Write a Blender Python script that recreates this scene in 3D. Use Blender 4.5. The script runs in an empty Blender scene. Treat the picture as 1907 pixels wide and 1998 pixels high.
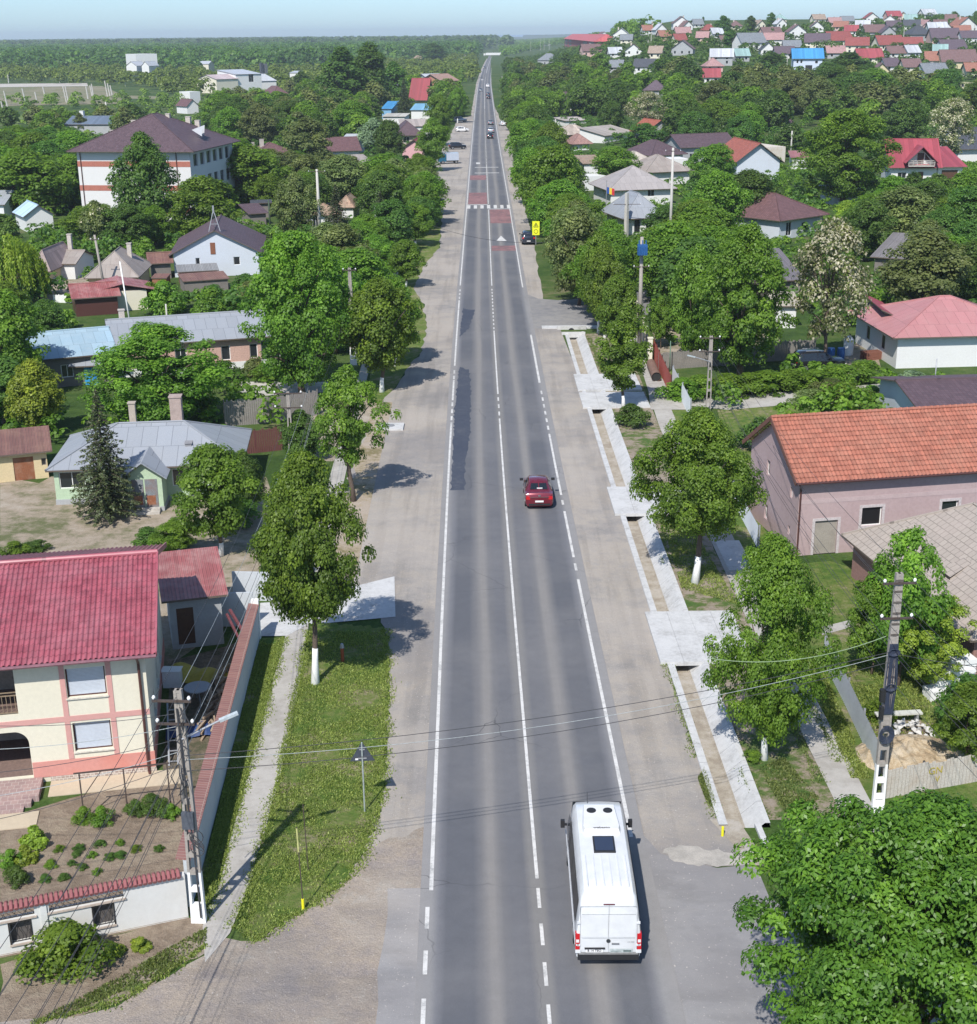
import bpy, math, random, sys
import numpy as np
from mathutils import Vector, Matrix
R = math.radians
random.seed(7)
rng = np.random.default_rng(7)
S = bpy.context.scene
COL = S.collection
# ------------------------------------------------------------------ camera
CAM_H = 27.9
FPX = 2700.0
PITCH = math.atan(933.0 / FPX)
ROLL = R(0.6)
PW, PH = 1907.0, 1998.0
Fv = Vector((0, math.cos(PITCH), -math.sin(PITCH)))
U0 = Vector((0, math.sin(PITCH), math.cos(PITCH)))
R0 = Vector((1, 0, 0))
RV = R0 * math.cos(ROLL) - U0 * math.sin(ROLL)
UV = U0 * math.cos(ROLL) + R0 * math.sin(ROLL)
cam_d = bpy.data.cameras.new("camera")
cam = bpy.data.objects.new("camera", cam_d)
COL.objects.link(cam)
cam.matrix_world = Matrix(((RV.x, UV.x, -Fv.x, 0), (RV.y, UV.y, -Fv.y, 0), (RV.z, UV.z, -Fv.z, CAM_H), (0, 0, 0, 1)))
cam_d.sensor_fit = 'HORIZONTAL'
cam_d.sensor_width = 36.0
cam_d.lens = FPX / PW * 36.0
cam_d.clip_start = 0.5
cam_d.clip_end = 60000
S.camera = cam
# ------------------------------------------------------------------ light
SUN_EL = R(48)
SUN_AZ = R(19)          # shadows fall away from the camera and a little to the right
world = bpy.data.worlds.new("World")
S.world = world
world.use_nodes = True
wn = world.node_tree
wn.nodes.clear()
sky = wn.nodes.new('ShaderNodeTexSky')
sky.sky_type = 'NISHITA'
sky.sun_disc = False
sky.sun_elevation = SUN_EL
sky.sun_rotation = R(180) + SUN_AZ
sky.altitude = 50
sky.air_density = 1.0
sky.dust_density = 0.4
sky.ozone_density = 3.0
bgn = wn.nodes.new('ShaderNodeBackground')
bgn.inputs['Strength'].default_value = 0.13
won = wn.nodes.new('ShaderNodeOutputWorld')
# the sky low over the horizon is a clean pale blue on this day
tcw = wn.nodes.new('ShaderNodeTexCoord')
spw = wn.nodes.new('ShaderNodeSeparateXYZ')
wn.links.new(tcw.outputs['Generated'], spw.inputs[0])
mrw = wn.nodes.new('ShaderNodeMapRange')
mrw.inputs[1].default_value = 0.0; mrw.inputs[2].default_value = 0.35
wn.links.new(spw.outputs[2], mrw.inputs[0])
mxw = wn.nodes.new('ShaderNodeMix'); mxw.data_type = 'RGBA'; mxw.blend_type = 'MULTIPLY'; mxw.inputs[0].default_value = 1.0
rmw = wn.nodes.new('ShaderNodeValToRGB')
rmw.color_ramp.elements[0].color = (0.56, 0.77, 1.10, 1); rmw.color_ramp.elements[0].position = 0.0
rmw.color_ramp.elements[1].color = (1, 1, 1, 1); rmw.color_ramp.elements[1].position = 1.0
wn.links.new(mrw.outputs[0], rmw.inputs[0])
wn.links.new(sky.outputs[0], mxw.inputs[6]); wn.links.new(rmw.outputs[0], mxw.inputs[7])
wn.links.new(mxw.outputs[2], bgn.inputs[0])
wn.links.new(bgn.outputs[0], won.inputs[0])
sd = bpy.data.lights.new("sun", 'SUN')
sd.energy = 4.6
sd.angle = R(0.55)
sd.color = (1.0, 0.955, 0.89)
sun = bpy.data.objects.new("sun", sd)
COL.objects.link(sun)
sdir = Vector((math.sin(SUN_AZ) * math.cos(SUN_EL), math.cos(SUN_AZ) * math.cos(SUN_EL), -math.sin(SUN_EL)))
sun.rotation_euler = sdir.to_track_quat('-Z', 'Y').to_euler()
sun.location = (-60, -60, 120)
S.view_settings.view_transform = 'Standard'
S.view_settings.look = 'None'
S.view_settings.gamma = 1
S.view_settings.exposure = 0.3
S.cycles.use_denoising = True
S.cycles.max_bounces = 6
S.cycles.diffuse_bounces = 3
S.cycles.glossy_bounces = 2
S.cycles.transmission_bounces = 3
S.cycles.transparent_max_bounces = 6
S.cycles.volume_bounces = 0
# ------------------------------------------------------------------ picture <-> place
def ray(px, py):
 return (Fv + RV * ((px - PW / 2) / FPX) - UV * ((py - PH / 2) / FPX)).normalized()
def V(px, py, z=0.0):
 """the point at height z that is seen at a pixel of the photograph"""
 d = ray(px, py)
 t = (z - CAM_H) / d.z
 return Vector((d.x * t, d.y * t, z))
def sstep(a, b, x):
 t = np.clip((x - a) / (b - a), 0, 1)
 return t * t * (3 - 2 * t)
def hill(x, y):
 """height of the ground: flat valley, a hillside rising on the far right"""
 y = np.maximum(y, 1.0)
 a = x / y
 r = np.clip((y - 330) / 760.0, 0, 1)
 r = r + 0.06 * np.sin(r * math.pi * 2) * -1
 return 36.0 * r * sstep(0.015, 0.135, a) * (1 - 0.25 * sstep(1500, 5000, y))
def T(px, py):
 """the point of the terrain that is seen at a pixel"""
 d = ray(px, py)
 prev = 30.0
 t = prev
 while t < 9000:
  z = CAM_H + d.z * t
  if z < float(hill(d.x * t, d.y * t)):
   lo, hi = prev, t
   for _ in range(20):
    m = (lo + hi) / 2
    if CAM_H + d.z * m < float(hill(d.x * m, d.y * m)): hi = m
    else: lo = m
   return Vector((d.x * hi, d.y * hi, float(hill(d.x * hi, d.y * hi))))
  prev = t
  t *= 1.01
 return Vector((d.x * t, d.y * t, 0))
def proj(p):
 """pixel of a point, and its depth"""
 q = Vector(p) - Vector((0, 0, CAM_H))
 z = q.dot(Fv)
 return (PW / 2 + q.dot(RV) / z * FPX, PH / 2 - q.dot(UV) / z * FPX, z)
def hat(base, py):
 """height above base at which the vertical through base reaches picture row py"""
 lo, hi = 0.0, 60.0
 for _ in range(30):
  m = (lo + hi) / 2
  if proj((base.x, base.y, base.z + m))[1] > py: lo = m
  else: hi = m
 return lo
# ------------------------------------------------------------------ materials
MATS = {}
def _new(name):
 m = bpy.data.materials.new(name)
 m.use_nodes = True
 nt = m.node_tree
 nt.nodes.clear()
 o = nt.nodes.new('ShaderNodeOutputMaterial')
 b = nt.nodes.new('ShaderNodeBsdfPrincipled')
 nt.links.new(b.outputs[0], o.inputs[0])
 return m, nt, b, o
def N(nt, t, **kw):
 n = nt.nodes.new(t)
 for k, v in kw.items():
  if k.startswith('i_'):
   key = k[2:]
   key = int(key) if key.isdigit() else key.replace('_', ' ')
   n.inputs[key].default_value = v
  else:
   setattr(n, k, v)
 return n
def L(nt, a, b): nt.links.new(a, b)
def ramp(nt, fac, stops, interp='LINEAR'):
 r = nt.nodes.new('ShaderNodeValToRGB')
 r.color_ramp.interpolation = interp
 e = r.color_ramp.elements
 while len(e) > 1: e.remove(e[-1])
 e[0].position = stops[0][0]; e[0].color = (*stops[0][1], 1)
 for p, c in stops[1:]:
  k = e.new(p); k.color = (*c, 1)
 L(nt, fac, r.inputs[0])
 return r.outputs[0]
def mixc(nt, fac, a, b, mode='MIX'):
 m = nt.nodes.new('ShaderNodeMix')
 m.data_type = 'RGBA'; m.blend_type = mode
 for s, v in ((m.inputs[0], fac), (m.inputs[6], a), (m.inputs[7], b)):
  if hasattr(v, 'links'): L(nt, v, s)
  elif isinstance(v, (int, float)): s.default_value = v
  else: s.default_value = (*v, 1)
 return m.outputs[2]
def mathn(nt, op, a, b=None, c=None):
 m = nt.nodes.new('ShaderNodeMath'); m.operation = op
 for i, v in enumerate((a, b, c)):
  if v is None: continue
  if hasattr(v, 'links'): L(nt, v, m.inputs[i])
  else: m.inputs[i].default_value = v
 return m.outputs[0]
def noise(nt, vec, scale, detail=4, rough=0.6):
 n = N(nt, 'ShaderNodeTexNoise'); n.inputs['Scale'].default_value = scale
 n.inputs['Detail'].default_value = detail; n.inputs['Roughness'].default_value = rough
 if vec is not None: L(nt, vec, n.inputs['Vector'])
 return n.outputs[0]
def bump(nt, b, h, strength=0.3, dist=0.02):
 n = N(nt, 'ShaderNodeBump'); n.inputs['Strength'].default_value = strength; n.inputs['Distance'].default_value = dist
 L(nt, h, n.inputs['Height']); L(nt, n.outputs[0], b.inputs['Normal'])
def scl(c, k): return tuple(min(1.0, x * k) for x in c)
def mat(name, col, rough=0.8, var=0.25, scale=1.5, stain=0.2, metal=0.0, bmp=0.0, spec=0.4, col2=None, coat=0.0):
 """painted, plastered, wooden or stone surface: fine grain plus large worn patches"""
 if name in MATS: return MATS[name]
 m, nt, b, o = _new(name)
 tc = N(nt, 'ShaderNodeTexCoord')
 f = noise(nt, tc.outputs['Object'], scale * 6, 5)
 g = noise(nt, tc.outputs['Object'], scale * 0.5, 3)
 c1 = mixc(nt, ramp_f(nt, f, 0.3, 0.7), scl(col, 1 - var), scl(col, 1 + var * 0.5))
 c2 = mixc(nt, mathn(nt, 'MULTIPLY', ramp_f(nt, g, 0.45, 0.75), stain), c1, col2 if col2 else scl(col, 0.55))
 L(nt, c2, b.inputs['Base Color'])
 b.inputs['Roughness'].default_value = rough
 b.inputs['Metallic'].default_value = metal
 b.inputs['Specular IOR Level'].default_value = spec
 if coat: b.inputs['Coat Weight'].default_value = coat
 if bmp: bump(nt, b, f, bmp, 0.02)
 MATS[name] = m
 return m
def ramp_f(nt, v, a, b):
 n = N(nt, 'ShaderNodeMapRange'); n.inputs[1].default_value = a; n.inputs[2].default_value = b
 L(nt, v, n.inputs[0])
 return n.outputs[0]
def roofmat(name, col, kind='tile', var=0.18, wear=0.25, wearcol=None, rough=0.6, geo=False):
 """roof covering laid out in metres across (u) and down (v) the slope"""
 if name in MATS: return MATS[name]
 m, nt, b, o = _new(name)
 tc = N(nt, 'ShaderNodeTexCoord')
 uv = tc.outputs['UV']
 g = noise(nt, tc.outputs['Object'], 0.7, 6, 0.7)
 f = noise(nt, tc.outputs['Object'], 9, 3)
 w, h = {'tile': (0.30, 0.36), 'sheet': (0.9, 60), 'seam': (0.95, 2.0), 'corr': (0.18, 60), 'slate': (0.4, 0.4)}[kind]
 geo_ = geo
 mo = {'tile': 0.018, 'sheet': 0.02, 'seam': 0.018, 'corr': 0.03, 'slate': 0.02}[kind]
 br = N(nt, 'ShaderNodeTexBrick')
 br.offset = 0.0 if kind in ('sheet', 'corr', 'tile') else 0.5
 br.inputs['Scale'].default_value = 1.0
 br.inputs['Mortar Size'].default_value = mo * (0.35 if geo else 1)
 br.inputs['Mortar Smooth'].default_value = 0.3
 br.inputs['Brick Width'].default_value = w
 br.inputs['Row Height'].default_value = h
 br.inputs['Color1'].default_value = (*scl(col, 1 - var), 1)
 br.inputs['Color2'].default_value = (*scl(col, 1 + var), 1)
 br.inputs['Mortar'].default_value = (*scl(col, 0.5), 1)
 L(nt, uv, br.inputs['Vector'])
 c = br.outputs[0]
 c = mixc(nt, mathn(nt, 'MULTIPLY', ramp_f(nt, g, 0.42, 0.68), wear), c, wearcol if wearcol else scl(col, 0.6))
 c = mixc(nt, ramp_f(nt, f, 0.2, 0.8), scl_mix(nt, c, 0.88), c)
 L(nt, c, b.inputs['Base Color'])
 b.inputs['Roughness'].default_value = rough
 b.inputs['Specular IOR Level'].default_value = 0.45
 if not geo:
  if kind in ('tile', 'corr'):
   sp = N(nt, 'ShaderNodeSeparateXYZ'); L(nt, uv, sp.inputs[0])
   wv = mathn(nt, 'SINE', mathn(nt, 'MULTIPLY', sp.outputs[0], 2 * math.pi / w))
   bump(nt, b, wv, 0.5, 0.03)
  else:
   bump(nt, b, mathn(nt, 'SUBTRACT', 1.0, br.outputs['Fac']), 0.25, -0.02)
 MATS[name] = m
 return m
def scl_mix(nt, c, k):
 return mixc(nt, 1.0, c, (k, k, k), 'MULTIPLY')
def blockmat(name, c1, c2, mortar, w, h, off=0.5, ms=0.012, rough=0.85, wear=0.2):
 if name in MATS: return MATS[name]
 m, nt, b, o = _new(name)
 tc = N(nt, 'ShaderNodeTexCoord')
 br = N(nt, 'ShaderNodeTexBrick'); br.offset = off
 for k, v in (('Scale', 1.0), ('Mortar Size', ms), ('Brick Width', w), ('Row Height', h)): br.inputs[k].default_value = v
 for k, v in (('Color1', c1), ('Color2', c2), ('Mortar', mortar)): br.inputs[k].default_value = (*v, 1)
 L(nt, tc.outputs['UV'], br.inputs['Vector'])
 g = noise(nt, tc.outputs['Object'], 1.1, 5)
 c = mixc(nt, mathn(nt, 'MULTIPLY', ramp_f(nt, g, 0.45, 0.7), wear), br.outputs[0], scl(c1, 0.5))
 L(nt, c, b.inputs['Base Color']); b.inputs['Roughness'].default_value = rough
 bump(nt, b, mathn(nt, 'SUBTRACT', 1.0, br.outputs['Fac']), 0.4, -0.01)
 MATS[name] = m
 return m
def glassmat(name='window_glass', col=(0.02, 0.025, 0.03), rough=0.12):
 if name in MATS: return MATS[name]
 m, nt, b, o = _new(name)
 b.inputs['Base Color'].default_value = (*col, 1)
 b.inputs['Roughness'].default_value = rough
 b.inputs['Specular IOR Level'].default_value = 0.8
 MATS[name] = m
 return m
def paint(name, col, rough=0.3, metal=0.0, coat=0.6):
 if name in MATS: return MATS[name]
 m, nt, b, o = _new(name)
 tc = N(nt, 'ShaderNodeTexCoord')
 g = noise(nt, tc.outputs['Object'], 2.0, 5)
 c = mixc(nt, ramp_f(nt, g, 0.4, 0.8), col, scl(col, 0.86))
 L(nt, c, b.inputs['Base Color'])
 b.inputs['Roughness'].default_value = rough
 b.inputs['Metallic'].default_value = metal
 b.inputs['Coat Weight'].default_value = coat
 b.inputs['Coat Roughness'].default_value = 0.08
 MATS[name] = m
 return m
def leafmat(name, c_lo, c_hi, trans=0.35, rough=0.5):
 if name in MATS: return MATS[name]
 m = bpy.data.materials.new(name); m.use_nodes = True
 nt = m.node_tree; nt.nodes.clear()
 o = N(nt, 'ShaderNodeOutputMaterial')
 at = N(nt, 'ShaderNodeAttribute'); at.attribute_name = 'tint'
 oi = N(nt, 'ShaderNodeObjectInfo')
 hv = N(nt, 'ShaderNodeHueSaturation')
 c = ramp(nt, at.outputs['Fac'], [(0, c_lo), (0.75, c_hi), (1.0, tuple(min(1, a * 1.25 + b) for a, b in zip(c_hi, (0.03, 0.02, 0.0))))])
 L(nt, c, hv.inputs['Color'])
 L(nt, ramp_out(nt, oi.outputs['Random'], 0.485, 0.515), hv.inputs['Hue'])
 L(nt, ramp_out(nt, oi.outputs['Random'], 0.8, 1.2), hv.inputs['Value'])
 p = N(nt, 'ShaderNodeBsdfPrincipled')
 p.inputs['Roughness'].default_value = rough
 p.inputs['Specular IOR Level'].default_value = 0.35
 L(nt, hv.outputs[0], p.inputs['Base Color'])
 t = N(nt, 'ShaderNodeBsdfTranslucent')
 tcx = mixc(nt, 1.0, hv.outputs[0], (1.5, 1.7, 0.6), 'MULTIPLY')
 L(nt, tcx, t.inputs['Color'])
 ms = N(nt, 'ShaderNodeMixShader'); ms.inputs[0].default_value = trans
 L(nt, p.outputs[0], ms.inputs[1]); L(nt, t.outputs[0], ms.inputs[2]); L(nt, ms.outputs[0], o.inputs[0])
 MATS[name] = m
 return m
def ramp_out(nt, v, a, b):
 n = N(nt, 'ShaderNodeMapRange'); n.inputs[3].default_value = a; n.inputs[4].default_value = b
 L(nt, v, n.inputs[0])
 return n.outputs[0]
def groundmat(name, cols, scales=(0.25, 2.5), fine=25, bmp=0.5, rough=0.95, lo=0.42, hi=0.58, speck=0.25):
 """two or three soils or plants growing into one another in world metres"""
 if name in MATS: return MATS[name]
 m, nt, b, o = _new(name)
 ge = N(nt, 'ShaderNodeNewGeometry')
 pos = ge.outputs['Position']
 a = noise(nt, pos, scales[0], 6, 0.65)
 c = noise(nt, pos, scales[1], 5, 0.7)
 f = noise(nt, pos, fine, 3, 0.7)
 s = mathn(nt, 'ADD', mathn(nt, 'MULTIPLY', a, 0.55), mathn(nt, 'MULTIPLY', c, 0.45))
 n = len(cols)
 k = 1.0 / max(1, n - 1)
 r = ramp(nt, ramp_f(nt, s, lo, hi), [(i * k, cc) for i, cc in enumerate(cols)])
 r2 = mixc(nt, ramp_f(nt, f, 0.25, 0.75), scl_mix(nt, r, 1 - speck), scl_mix(nt, r, 1 + speck))
 L(nt, r2, b.inputs['Base Color'])
 b.inputs['Roughness'].default_value = rough
 b.inputs['Specular IOR Level'].default_value = 0.15
 h = mathn(nt, 'ADD', f, mathn(nt, 'MULTIPLY', c, 2.0))
 bump(nt, b, h, bmp, 0.06)
 MATS[name] = m
 return m
# ------------------------------------------------------------------ mesh building
class MB:
 def __init__(s):
  s.v = []; s.f = []; s.m = []; s.uv = []; s.M = None
 def P(s, p):
  p = Vector(p)
  if s.M is not None: p = s.M @ p
  s.v.append((p.x, p.y, p.z)); return len(s.v) - 1
 def face(s, pts, m=0, uv=None):
  ids = [s.P(p) for p in pts]
  s.f.append(ids); s.m.append(m)
  if uv is None:
   a, b, c = Vector(pts[0]), Vector(pts[1]), Vector(pts[2])
   n = (b - a).cross(c - a)
   ax = max(range(3), key=lambda i: abs(n[i]))
   i, j = ((1, 2), (0, 2), (0, 1))[ax]
   uv = [(Vector(p)[i], Vector(p)[j]) for p in pts]
  s.uv.extend(uv)
 def quad(s, a, b, c, d, m=0, uv=None): s.face((a, b, c, d), m, uv)
 def box(s, x0, x1, y0, y1, z0, z1, m=0, skip=''):
  a, b, c, d = (x0, y0, z0), (x1, y0, z0), (x1, y1, z0), (x0, y1, z0)
  e, f, g, h = (x0, y0, z1), (x1, y0, z1), (x1, y1, z1), (x0, y1, z1)
  if 'd' not in skip: s.face((d, c, b, a), m)
  if 'u' not in skip: s.face((e, f, g, h), m)
  if 'f' not in skip: s.face((a, b, f, e), m)
  if 'b' not in skip: s.face((c, d, h, g), m)
  if 'l' not in skip: s.face((d, a, e, h), m)
  if 'r' not in skip: s.face((b, c, g, f), m)
 def slab(s, top, t, m=0, uv=None, m2=None):
  """thick plate under a planar top polygon (anticlockwise from above)"""
  m2 = m if m2 is None else m2
  bot = [(p[0], p[1], p[2] - t) for p in top]
  s.face(top, m, uv)
  s.face(bot[::-1], m2)
  n = len(top)
  for i in range(n):
   j = (i + 1) % n
   s.face((top[i], bot[i], bot[j], top[j]), m2)
 def prism(s, poly, z0, z1, m=0):
  top = [(p[0], p[1], z1) for p in poly]
  bot = [(p[0], p[1], z0) for p in poly]
  s.face(top, m); s.face(bot[::-1], m)
  for i in range(len(poly)):
   j = (i + 1) % len(poly)
   s.face((bot[i], bot[j], top[j], top[i]), m)
 def bar(s, p, q, w, h=None, m=0):
  """square bar from p to q"""
  h = w if h is None else h
  p, q = Vector(p), Vector(q)
  d = (q - p)
  if d.length < 1e-6: return
  d.normalize()
  u = Vector((0, 0, 1)) if abs(d.z) < 0.9 else Vector((0, 1, 0))
  a = d.cross(u).normalized() * w / 2
  b = a.cross(d).normalized() * h / 2
  c0 = [p - a - b, p + a - b, p + a + b, p - a + b]
  c1 = [x + (q - p) for x in c0]
  s.face([c0[3], c0[2], c0[1], c0[0]], m); s.face(c1, m)
  for i in range(4):
   j = (i + 1) % 4
   s.face([c0[i], c0[j], c1[j], c1[i]], m)
 def tube(s, pts, rad, n=8, m=0, cap=True):
  pts = [Vector(p) for p in pts]
  if isinstance(rad, (int, float)): rad = [rad] * len(pts)
  rings = []
  for i, p in enumerate(pts):
   d = (pts[min(i + 1, len(pts) - 1)] - pts[max(i - 1, 0)])
   d = d.normalized() if d.length > 1e-9 else Vector((0, 0, 1))
   u = Vector((1, 0, 0)) if abs(d.x) < 0.8 else Vector((0, 1, 0))
   a = d.cross(u).normalized(); b = d.cross(a)
   rings.append([s.P(p + (a * math.cos(t) + b * math.sin(t)) * rad[i]) for t in [2 * math.pi * k / n for k in range(n)]])
  for i in range(len(rings) - 1):
   for k in range(n):
    k2 = (k + 1) % n
    s.f.append([rings[i][k], rings[i][k2], rings[i + 1][k2], rings[i + 1][k]]); s.m.append(m)
    s.uv.extend([(k / n, i), (k2 / n, i), (k2 / n, i + 1), (k / n, i + 1)])
  if cap:
   s.f.append(rings[0][::-1]); s.m.append(m); s.uv.extend([(0, 0)] * n)
   s.f.append(rings[-1]); s.m.append(m); s.uv.extend([(0, 0)] * n)
 def build(s, name, mats, parent=None, smooth=False, weld=False):
  me = bpy.data.meshes.new(name)
  me.from_pydata(s.v, [], s.f)
  for mm in (mats if isinstance(mats, (list, tuple)) else [mats]): me.materials.append(mm)
  me.polygons.foreach_set('material_index', s.m)
  uvl = me.uv_layers.new(name='uv')
  uvl.data.foreach_set('uv', [c for p in s.uv for c in p])
  if weld:
   bm = bmesh_from(me);
   import bmesh
   bmesh.ops.remove_doubles(bm, verts=bm.verts, dist=1e-4)
   bm.to_mesh(me); bm.free()
  if smooth: me.polygons.foreach_set('use_smooth', [True] * len(me.polygons))
  me.update()
  o = bpy.data.objects.new(name, me)
  COL.objects.link(o)
  if parent is not None: o.parent = parent
  return o
def bmesh_from(me):
 import bmesh
 bm = bmesh.new(); bm.from_mesh(me); return bm
def tag(o, label=None, cat=None, group=None, kind=None):
 if label: o['label'] = label
 if cat: o['category'] = cat
 if group: o['group'] = group
 if kind: o['kind'] = kind
 return o
def thing(name, label, cat, loc=(0, 0, 0), rz=0.0, group=None):
 o = bpy.data.objects.new(name, None)
 o.empty_display_size = 0.5
 COL.objects.link(o)
 o.location = loc; o.rotation_euler = (0, 0, rz)
 return tag(o, label, cat, group)
def copy_tree(o, parent=None):
 c = o.copy(); COL.objects.link(c); c.parent = parent
 for ch in list(o.children): copy_tree(ch, c)
 return c
def sheet(name, poly, z, m, kind='structure', px=True, rag=0.0, step=1.0, label=None, cat=None, seed=1):
 """flat ground sheet from a traced outline; rag gives its edge a natural wobble in metres"""
 pts = [V(*p) for p in poly] if px else [Vector((p[0], p[1], 0)) for p in poly]
 out = []
 r = random.Random(seed)
 n = len(pts)
 for i in range(n):
  a, b = pts[i], pts[(i + 1) % n]
  k = max(1, int((b - a).length / step)) if rag > 0 else 1
  nn = Vector((-(b - a).y, (b - a).x, 0))
  if nn.length > 1e-6: nn.normalize()
  for j in range(k):
   p = a.lerp(b, j / k)
   if rag > 0: p = p + nn * r.uniform(-rag, rag)
   out.append((p.x, p.y, z))
 import bmesh
 from mathutils.geometry import tessellate_polygon
 tris = tessellate_polygon([[Vector(p) for p in out]])
 mb = MB()
 for t in tris:
  a, b, c = (out[i] for i in t)
  if (Vector(b) - Vector(a)).cross(Vector(c) - Vector(a)).z < 0: b, c = c, b
  mb.face((a, b, c), 0, [(q[0], q[1]) for q in (a, b, c)])
 o = mb.build(name, m)
 return tag(o, label, cat, None, kind)
# ------------------------------------------------------------------ building blocks
def wall_face(mb, O, ux, w, h, holes, depth=0.14, m=0, mr=None, nrm=None):
 """one wall rectangle with real openings and reveals. O lower corner, ux unit direction, nrm outward"""
 O = Vector(O); ux = Vector(ux); nz = Vector((0, 0, 1)); nrm = Vector(nrm)
 mr = m if mr is None else mr
 us = sorted({0.0, w, *[min(max(u, 0), w) for hl in holes for u in (hl[0], hl[0] + hl[2])]})
 zs = sorted({0.0, h, *[min(max(z, 0), h) for hl in holes for z in (hl[1], hl[1] + hl[3])]})
 def pt(u, z, d=0.0): return tuple(O + ux * u + nz * z - nrm * d)
 for i in range(len(us) - 1):
  for j in range(len(zs) - 1):
   cu, cz = (us[i] + us[i + 1]) / 2, (zs[j] + zs[j + 1]) / 2
   if any(hl[0] < cu < hl[0] + hl[2] and hl[1] < cz < hl[1] + hl[3] for hl in holes): continue
   mb.face((pt(us[i], zs[j]), pt(us[i + 1], zs[j]), pt(us[i + 1], zs[j + 1]), pt(us[i], zs[j + 1])), m,
     [(us[i], zs[j]), (us[i + 1], zs[j]), (us[i + 1], zs[j + 1]), (us[i], zs[j + 1])])
 for (u, z, ww, hh) in [hl[:4] for hl in holes]:
  a, b, c, d = pt(u, z), pt(u + ww, z), pt(u + ww, z + hh), pt(u, z + hh)
  A, B, Cc, D = pt(u, z, depth), pt(u + ww, z, depth), pt(u + ww, z + hh, depth), pt(u, z + hh, depth)
  mb.face((a, b, B, A), mr); mb.face((b, c, Cc, B), mr); mb.face((c, d, D, Cc), mr); mb.face((d, a, A, D), mr)
def face_frame(side, w, d):
 """origin, direction and outward normal of a wall of a w x d house"""
 return {'f': ((0, 0, 0), (1, 0, 0), (0, -1, 0), w), 'r': ((w, 0, 0), (0, 1, 0), (1, 0, 0), d),
   'b': ((w, d, 0), (-1, 0, 0), (0, 1, 0), w), 'l': ((0, d, 0), (0, -1, 0), (-1, 0, 0), d)}[side]
def fit_opening(parent, side, w, d, u, z, ww, hh, kind, depth, mats):
 O, ux, nrm, _ = face_frame(side, w, d)
 O, ux, nrm, nz = Vector(O), Vector(ux), Vector(nrm), Vector((0, 0, 1))
 def bx(mb, u0, u1, z0, z1, d0, d1, m=0):
  c = []
  for zz in (z0, z1):
   for (uu, dd) in ((u0, d0), (u1, d0), (u1, d1), (u0, d1)):
    c.append(tuple(O + ux * uu + nz * zz - nrm * dd))
  mb.face((c[3], c[2], c[1], c[0]), m); mb.face((c[4], c[5], c[6], c[7]), m)
  mb.face((c[0], c[1], c[5], c[4]), m); mb.face((c[2], c[3], c[7], c[6]), m)
  mb.face((c[3], c[0], c[4], c[7]), m); mb.face((c[1], c[2], c[6], c[5]), m)
 fr = mats.get('frame') or mat('frame_white', (0.75, 0.75, 0.73), 0.5, 0.05, stain=0.05)
 gl = mats.get('glass') or glassmat()
 b = 0.06
 d0, d1 = depth - 0.05, depth + 0.02
 if kind in ('w', 'w1', 'w2', 'w3', 'shutter', 'dark'):
  mb = MB()
  bx(mb, u, u + b, z, z + hh, d0, d1); bx(mb, u + ww - b, u + ww, z, z + hh, d0, d1)
  bx(mb, u + b, u + ww - b, z, z + b, d0, d1); bx(mb, u + b, u + ww - b, z + hh - b, z + hh, d0, d1)
  nm = {'w': 1, 'w1': 0, 'w2': 1, 'w3': 2, 'shutter': 0, 'dark': 0}[kind]
  for k in range(nm):
   c = u + ww * (k + 1) / (nm + 1)
   bx(mb, c - b * 0.4, c + b * 0.4, z + b, z + hh - b, d0, d1)
  if kind == 'w3': bx(mb, u + b, u + ww - b, z + hh * 0.66, z + hh * 0.66 + b, d0 + .003, d1)
  o = mb.build('window', fr, parent)
  pb = MB()
  bx(pb, u + b * .5, u + ww - b * .5, z + b * .5, z + hh - b * .5, d0 + 0.02, d1 - 0.01)
  if kind == 'shutter':
   pb = MB()
   n = max(4, int(hh / 0.06))
   for k in range(n):
    z0 = z + b + (hh - 2 * b) * k / n
    bx(pb, u + b, u + ww - b, z0, z0 + (hh - 2 * b) / n * 0.86, d0 + 0.01, d1)
   pb.build('shutter', mats.get('shutter') or mat('shutter_grey', (0.52, 0.56, 0.62), 0.5, 0.06), o)
  else:
   pb.build('pane', glassmat('dark_opening', (0.006, 0.006, 0.007), 0.5) if kind == 'dark' else gl, o)  # dark kind: near-black panel painted for the unlit interior
  if mats.get('sill'):
   sb = MB(); bx(sb, u - 0.06, u + ww + 0.06, z - 0.055, z - 0.003, -0.07, depth - 0.06)
   sb.build('sill', mats['sill'], o)
  return o
 if kind.startswith('d'):
  mb = MB()
  bx(mb, u + 0.003, u + ww - .003, z, z + hh - .003, depth - 0.06, depth)
  if kind == 'd':
   for k in range(2):
    bx(mb, u + ww * (0.12 + 0.42 * k), u + ww * (0.46 + 0.42 * k), z + hh * 0.12, z + hh * 0.45, depth - 0.075, depth - 0.06)
  o = mb.build('door', mats.get('door') or mat('door_brown', (0.10, 0.05, 0.03), 0.5), parent)
  if kind == 'd':
   hb = MB(); bx(hb, u + ww * 0.82, u + ww * 0.9, z + hh * 0.48, z + hh * 0.5, depth - 0.12, depth - 0.06)
   hb.build('handle', mat('handle_metal', (0.4, 0.4, 0.4), 0.35, metal=0.8), o)
  if kind == 'dg':   # garage door, ribs across
   rb = MB()
   for k in range(1, 6):
    bx(rb, u + .02, u + ww - .02, z + hh * k / 6 - 0.015, z + hh * k / 6 + 0.015, depth - 0.075, depth - 0.06)
   rb.build('rib', mats.get('door') or mat('door_brown', (0.10, 0.05, 0.03), 0.5), o)
  return o
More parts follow.
